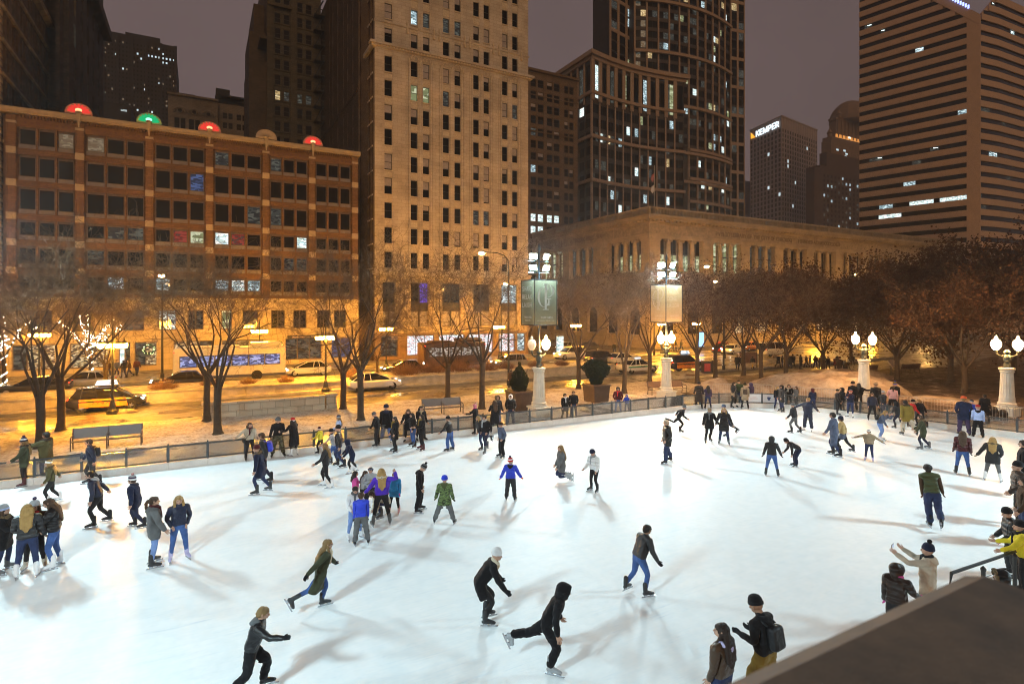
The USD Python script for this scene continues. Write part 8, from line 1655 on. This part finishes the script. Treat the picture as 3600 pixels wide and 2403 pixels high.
person('woman in grey jacket with a hand to her face by the fence', 2799, 1433, 1357, 300, mk(ST2, aR=(70, 24, 110, 10)), ('jacket', 'grey'), 'black', 'black', hr_('long', 'hbrown'))
person('man in navy jacket and maroon hood behind the fence, turned away', 2857, 1444, 1363, 208, ST2, ('jacket', 'navy'), 'djeans', 'black', [('hood_up', 'maroon')], z0=.03, kindf='boot')
person('man in black puffer and yellow-black beanie standing on the ice by the boards', 2945, 1457, 1366, 108, mk(ST2, lL=(2, 4, 6)), ('puffer', 'black'), 'black', 'char', hat('black', 'mustard'))
person('man with black hood looking over the shoulder of the man in black puffer', 2960, 1452, 1361, 312, ST2, ('jacket', 'black'), 'black', 'black', [('hood_up', 'black')], z0=.03, kindf='boot')
person('woman in navy jacket, maroon scarf and orange-grey beanie, white skates', 2990, 1465, 1368, 332, mk(CROSS), ('jacket', 'navy'), 'djeans', 'white', hat('grey', 'orange'), [('scarf', 'maroon')])
person('tall man in dark hat and coat behind the fence left of the globe column', 2998, 1440, 1338, 210, ST2, ('jacket', 'black'), 'black', 'black', hat('black'), z0=.03, kindf='boot')
person('woman in dark jacket with arm raised, hidden behind the globe column', 3020, 1436, 1345, 150, mk(ST2, aR=(30, 70, 40)), ('jacket', 'black'), 'black', 'black', hr_('long', 'hdark'), z0=.03, kindf='boot')
person('woman in navy jacket with long brown hair right of the globe column', 3066, 1476, 1380, 22, mk(ST2, turn=-14), ('jacket', 'navy', 'nylon'), 'black', 'black', hr_('long', 'hbrown'))
person('man in grey jacket and pale grey beanie beside the long haired woman', 3105, 1466, 1371, 306, mk(ST2, aR=(20, 40, 14), turn=20), ('jacket', 'char'), 'djeans', 'black', hat('lgrey'), [('hood_down', 'grey')])
person('heavy man in black coat and pale hat behind the fence, back turned', 3079, 1444, 1343, 186, ST2, ('puffer', 'black'), 'black', 'black', hat('tan', 'brown'), z0=.03, kindf='boot')
person('woman in pale pink jacket behind the barrier, back turned', 3138, 1452, 1356, 190, mk(ST2, aL=(20, 26, 30)), ('jacket', 'pink'), 'black', 'black', hr_('pony', 'hdark'), z0=.03, kindf='boot')
person('man in yellow and blue bobble hat beyond the pink jacket', 3146, 1438, 1337, 196, ST2, ('jacket', 'black'), 'black', 'black', hat('mustard', 'blue', 'blue'), z0=.03, kindf='boot')
person('skater in black hood and jacket left of the mustard parka', 3158, 1505, 1412, 232, mk(GL, aL=(10, 44, 10)), ('jacket', 'char'), 'navy', 'char', [('hood_up', 'black')])
person('man in mustard parka and beige trousers striding away', 3190, 1530, 1408, 204, po(lean=16, lL=(20, 28, 4), lR=(-24, 14, 8), aL=(-8, 22, 16), aR=(10, 24, 30), look=-10), ('parka', 'mustard'), ('beige', 'wool'), 'char', hr_('short', 'hdark'), [('collar_fur', 'dfur')], legs_='loose')
person('skater in orange-red jacket and dark cap behind the mustard parka', 3202, 1500, 1402, 120, mk(GL, aR=(24, 34, 20)), ('jacket', 'red'), 'black', 'char', hat('black'))
person('blond woman in black jacket right of the orange-red jacket', 3237, 1500, 1403, 226, mk(GL, aL=(20, 26, 40)), ('jacket', 'black'), 'black', 'black', hr_('short', 'dblond'))
person('girl in long olive coat with fur hood, skating left', 3246, 1578, 1459, 276, mk(GL, lean=12, aL=(34, 30, 10), aR=(26, 22, 30)), ('coat', 'dolive'), 'navy', 'grey', hr_('long', 'hbrown'), [('collar_fur', 'fur')])
person('big man in navy suit jacket and orange cap, his back to the camera', 3388, 1527, 1391, 184, mk(POCK, lL=(4, 2, 3), lR=(-8, 4, 5)), ('parka', 'navy'), ('dpurple', 'wool'), 'black', [('cap', 'orange'), ('hair_short', 'dblond')], legs_='loose', kindf='boot')
person('man in dark beanie and blue jacket facing the camera beyond the orange cap', 3416, 1500, 1404, 350, ST2, ('jacket', 'blue'), 'djeans', 'black', hat('navy', 'lgrey'), [('sleeves', 'ice')], z0=.03, kindf='boot')
person('boy in pale blue jacket with dark hood and red patterned cap, back turned', 3438, 1535, 1421, 182, mk(ST2, lL=(2, 4, 5), lR=(2, 4, 6)), ('jacket', 'ice'), ('black', 'wool'), 'black', hat('red', 'tan'), [('hood_down', 'black')], legs_='loose', kindf='boot')
person('dark figure in the shadow right of the boy in pale blue', 3462, 1482, 1385, 190, ST2, ('coat', 'black'), 'black', 'black', hr_('short', 'hdark'), z0=.03, kindf='boot')
person('woman with very long brown hair, maroon puffer and jeans, back turned', 3384, 1668, 1513, 182, mk(ST2, lL=(3, 6, 6), lR=(3, 6, 6)), ('puffer', 'maroon'), 'jeans', 'char', hr_('long', 'hbrown'), [('gloves', 'black')])
person('blond woman in brown-grey parka with fur hood and grey jeans, back turned', 3490, 1690, 1535, 178, po(lL=(4, 8, 8), lR=(4, 8, 8), aL=(4, 40, 8), aR=(-14, 26, 60, 30)), ('parka', 'char'), ('grey', 'denim'), 'white', hr_('long', 'blond'), [('collar_fur', 'fur'), ('gloves', 'tan')])
person('man in green quilted gilet with brown sleeves turning away on one skate', 3276, 1852, 1631, 188, po(roll=-7, lL=(6, 14, 2), lR=(-12, 44, -4), aL=(4, 12, 10), aR=(10, 18, 8)), ('vest', 'green'), 'djeans', 'black', hr_('short', 'hdark'), [('sleeves', 'brown')], skin='skin3', legs_='loose')
# ---- large foreground skaters
person('woman in green coat with white scarf in mid-stride to the right', 1128, 2142, 1897, 90, po(lean=16, look=14, lL=(14, 22, 3), lR=(-40, 22, 6), aR=(-38, 34, 4), aL=(36, 34, 8)), ('longcoat', 'dolive'), 'jeans', 'char', hr_('long', 'dblond') + [('glasses', 'black')], [('scarf', 'cream'), ('gloves', 'black')])
person('skater in black coat and white beanie crouching forward on both skates', 1688, 2187, 1926, 96, po(lean=36, look=22, lL=(40, 56, 3), lR=(34, 52, 3), aR=(56, 20, 14), aL=(50, 20, 20)), ('coat', 'black'), 'black', 'char', hat('white'), [('gloves', 'black'), ('scarf', 'cream')])
person('big man in black hoodie with hood up pushing off to the right', 1925, 2352, 2041, 84, po(lean=30, look=16, lL=(-48, 20, 8), lR=(24, 36, 2), aR=(22, 18, 16), aL=(6, 22, 50)), ('jacket', 'black'), ('black', 'wool'), 'lgrey', [('hood_up', 'black')], legs_='loose')
person('fair haired man in black leather jacket lunging forward, cut by the frame edge', 886, 2452, 2135, 78, po(lean=18, look=6, lL=(34, 40, 4), lR=(-10, 30, 4), aR=(78, 34, 30, 10), aL=(-16, 20, 18)), ('jacket', 'black', 'leather'), ('black', 'wool'), 'black', hr_('short', 'dblond'), [('hood_down', 'grey'), ('gloves', 'black')], legs_='loose')
person('man in dark bomber jacket and blue jeans skating away to the right', 2248, 2086, 1848, 128, po(lean=22, look=6, lL=(-4, 26, 8), lR=(16, 26, 6), aR=(30, 24, 16), aL=(20, 18, 50)), ('jacket', 'char', 'nylon'), 'jeans', 'char', hr_('short', 'hdark'), [('gloves', 'black')], skin='skin2')
# ---- near right, standing by the terrace wall
person('woman with very long dark hair and brown jacket looking left, nearest the camera', 2538, 2566, 2188, 236, po(turn=34, aL=(2, 14, 14), aR=(0, 14, 10)), ('jacket', 'brown', 'leather'), 'djeans', 'black', hr_('long', 'dbrown'), [('hood_down', 'lilac')], kindf='boot', skin='skin')
person('man in black beanie, black jacket and mustard trousers beside the long haired woman', 2690, 2482, 2103, 238, po(lean=10, look=-14, lL=(16, 20, 8), lR=(4, 10, 8), aL=(8, 14, 88, 10), aR=(6, 16, 92, 20), turn=10), ('jacket', 'black'), ('mustard', 'wool'), 'black', hat('black'), [('backpack', 'black'), ('gloves', 'black'), ('hood_down', 'black')], kindf='boot', skin='skin2', legs_='loose')
ph, T, sc, zm = person('woman in pale coat and navy bobble hat raising her phone to take a picture', 3262, 2190, 1893, 258, po(aL=(74, 22, 44, 14), aR=(70, 22, 52, 20), turn=0), ('coat', 'beige'), ('beige', 'wool'), 'brown', hat('navy', 'navy', 'black'), [('scarf', 'black'), ('bag', 'cream'), ('hood_down', 'beige')], kindf='boot')
pos = (T[BI['hdL']][0] @ sd('fi', -1) + T[BI['hdL']][1] + T[BI['hdR']][0] @ sd('fi', 1) + T[BI['hdR']][1]) / 2
M4 = np.array(UsdGeom.Xformable(ph).ComputeLocalToWorldTransform(Usd.TimeCode.Default())).T; wp_ = M4[:3, :3] @ ((pos - [0, 0, zm]) * sc * [1.09, 1.09, 1]) + M4[:3, 3]
pht = thing('phone', 'mobile phone held up by the woman in the pale coat', 'phone', wp_, math.degrees(math.atan2(M4[1, 0], M4[0, 0]))); obj('case', MB().box(-.075, .075, -.006, .006, -.04, .04, .003), blackm, pht); obj('screen', MB().quad((-.068, -.0075, -.034), (.068, -.0075, -.034), (.068, -.0075, .034), (-.068, -.0075, .034)), emis('phone_screen', (.7, .8, 1), .8), pht)
person('child with dark hood up and pink plaid scarf before the phone woman', 3152, 2262, 1973, 168, po(aR=(30, 26, 30), turn=-50, lean=4), ('puffer', 'dbrown'), 'black', 'black', [('hood_up', 'dbrown')], [('scarf', 'hotpink'), ('gloves', 'hotpink')], kindf='boot', h=.9)
person('man in dark puffer and black beanie at the rail near the right edge', 3560, 2022, 1782, 292, po(lean=8, look=-6, aL=(20, 20, 40), aR=(14, 20, 30)), ('puffer', 'black'), ('char', 'wool'), 'black', hat('black'), kindf='boot', legs_='loose')
person('woman in mustard-yellow jacket and dark hat leaning on the handrail, right edge', 3596, 2085, 1826, 280, po(lean=6, aL=(44, 26, 24), aR=(36, 24, 40)), ('jacket', 'yellow'), 'black', 'black', hat('black'), [('scarf', 'black')], kindf='boot')
person('figure in dark hood edged with brown fur, half hidden by the parapet corner', 3520, 2288, 1998, 286, ST2, ('puffer', 'black'), 'black', 'black', [('hood_up', 'black'), ('hood_fur', 'fur')], kindf='boot')
person('man in dark jacket at the right edge, above the yellow jacket', 3588, 1850, 1618, 290, po(lean=6, aL=(20, 22, 40)), ('puffer', 'dbrown'), 'black', 'black', hat('black'), kindf='boot')
person('woman with big curly hair and patterned brown sweater cut by the right edge', 3602, 1915, 1676, 286, ST2, ('jacket', 'brown'), 'djeans', 'black', hr_('curly', 'dbrown'), kindf='boot')
person('dark coated figure at the right edge, farthest up the ice', 3600, 1752, 1545, 280, ST2, ('coat', 'black'), 'black', 'black', hr_('short', 'hdark'), kindf='boot')
# ---- crowd waiting on the path beyond the snow, one by one
for px, f, t, fa, c, bt, hd_, lab in ((2736, 1292, 1246, 40, 'black', 'black', hr_('short', 'hdark'), 'leftmost figure of the crowd waiting on the path, in black'), (2750, 1291, 1248, 280, 'char', 'djeans', hr_('long', 'hdark'), 'woman with long hair beside the leftmost figure of the crowd'), (2776, 1296, 1250, 200, 'char', 'djeans', hr_('short', 'hbrown'), 'short figure in grey left of the tallest man of the crowd'), (2787, 1296, 1243, 190, 'black', 'black', hr_('short', 'hdark'), 'tall man in black near the left of the waiting crowd'), (2815, 1296, 1246, 120, 'black', 'black', hr_('short', 'hdark'), 'man in black with a pale hem, alone in the waiting crowd'), (2835, 1291, 1250, 240, 'brown', 'black', hr_('short', 'hbrown'), 'figure in brown walking before the white van'), (2847, 1292, 1249, 80, 'steelblue', 'grey', hr_('short', 'hbrown'), 'figure in blue-grey walking past the white van'), (2867, 1293, 1247, 170, 'brown', 'djeans', hr_('long', 'hbrown'), 'figure with brown jacket and jeans right of the white van'), (2886, 1299, 1249, 185, 'black', 'djeans', hr_('short', 'hdark'), 'broad figure in black at the centre right of the crowd'), (2911, 1299, 1252, 210, 'black', 'black', hr_('short', 'hdark'), 'figure in black beside the two slim trunks'), (2943, 1316, 1250, 175, 'maroon', 'black', hr_('long', 'hdark'), 'woman in dark red coat behind the slim trunks'), (2952, 1317, 1252, 180, 'dbrown', 'black', hat('maroon'), 'figure in dark brown right of the woman in dark red'), (2972, 1318, 1275, 180, 'black', 'black', hr_('long', 'hdark'), 'short figure in long black coat left of the globe column'), (2979, 1297, 1249, 95, 'white', 'black', hr_('short', 'hdark'), 'figure in white top walking at the right of the crowd'), (2896, 1286, 1245, 30, 'char', 'black', hr_('short', 'hdark'), 'figure in grey standing in the second row of the crowd'), (2998, 1283, 1245, 200, 'black', 'black', hr_('short', 'hdark'), 'dark figure walking away beyond the globe column'),
    (2592, 1299, 1247, 350, 'black', 'djeans', hr_('short', 'hdark'), 'man in black coat standing left of the brown notice board'), (2603, 1298, 1250, 20, 'char', 'black', hr_('long', 'hdark'), 'woman half hidden by a trunk left of the notice board'), (2646, 1296, 1252, 170, 'char', 'beige', hr_('short', 'hdark'), 'figure hidden to the knees behind the notice board')):
    person(lab, px, f, t, fa, WALK if px % 3 == 0 else ST2, ('coat' if px % 4 == 0 else 'jacket', c), bt, 'black', hd_, kindf='boot', group=None, z0=.015)
for px, fz, v_, c, lab in ((380, 1330, 67.0, 'brown', 'leftmost of the five people before the shop door of the red block'), (410, 1328, 67.4, 'steelblue', 'figure in blue before the shop door of the red block'), (434, 1330, 66.6, 'black', 'figure in black in the middle of the people by the shop door'), (455, 1330, 66.9, 'brown', 'figure right of the one in black by the shop door'), (481, 1326, 67.6, 'maroon', 'figure in maroon at the right of the people by the shop door'), (2160, 1215, 66.5, 'char', 'distant walker before the library steps'), (2180, 1215, 66.5, 'brown', 'second distant walker before the library steps'), (2366, 1222, 66.0, 'brown', 'distant pair figure in brown right of the second column'), (2376, 1222, 66.0, 'black', 'distant figure in black right of the one in brown'), (2395, 1222, 66.0, 'char', 'distant figure in grey farther right before the library')):
    u, Z = pv(px, v_); py = HY + H / Z * F; person(lab, px, py, py - 1.72 / Z * F, (px * 37) % 360, WALK if px % 2 else ST2, ('jacket', c), 'djeans', 'black', hr_('short', 'hdark'), kindf='boot')
# ================================================================ the damp night air
hz_m = usdkit.material(stage, '/World/Looks/damp_air', {'v': ('principled_volume', {'color': (0.92, 0.90, 0.90), 'density': 0.00035, 'anisotropy': 0.55})}, [], volume='v.volume')
obj('haze', MB().box(-420, 700, -60, 520, -1.4, 215), hz_m, kind='stuff')
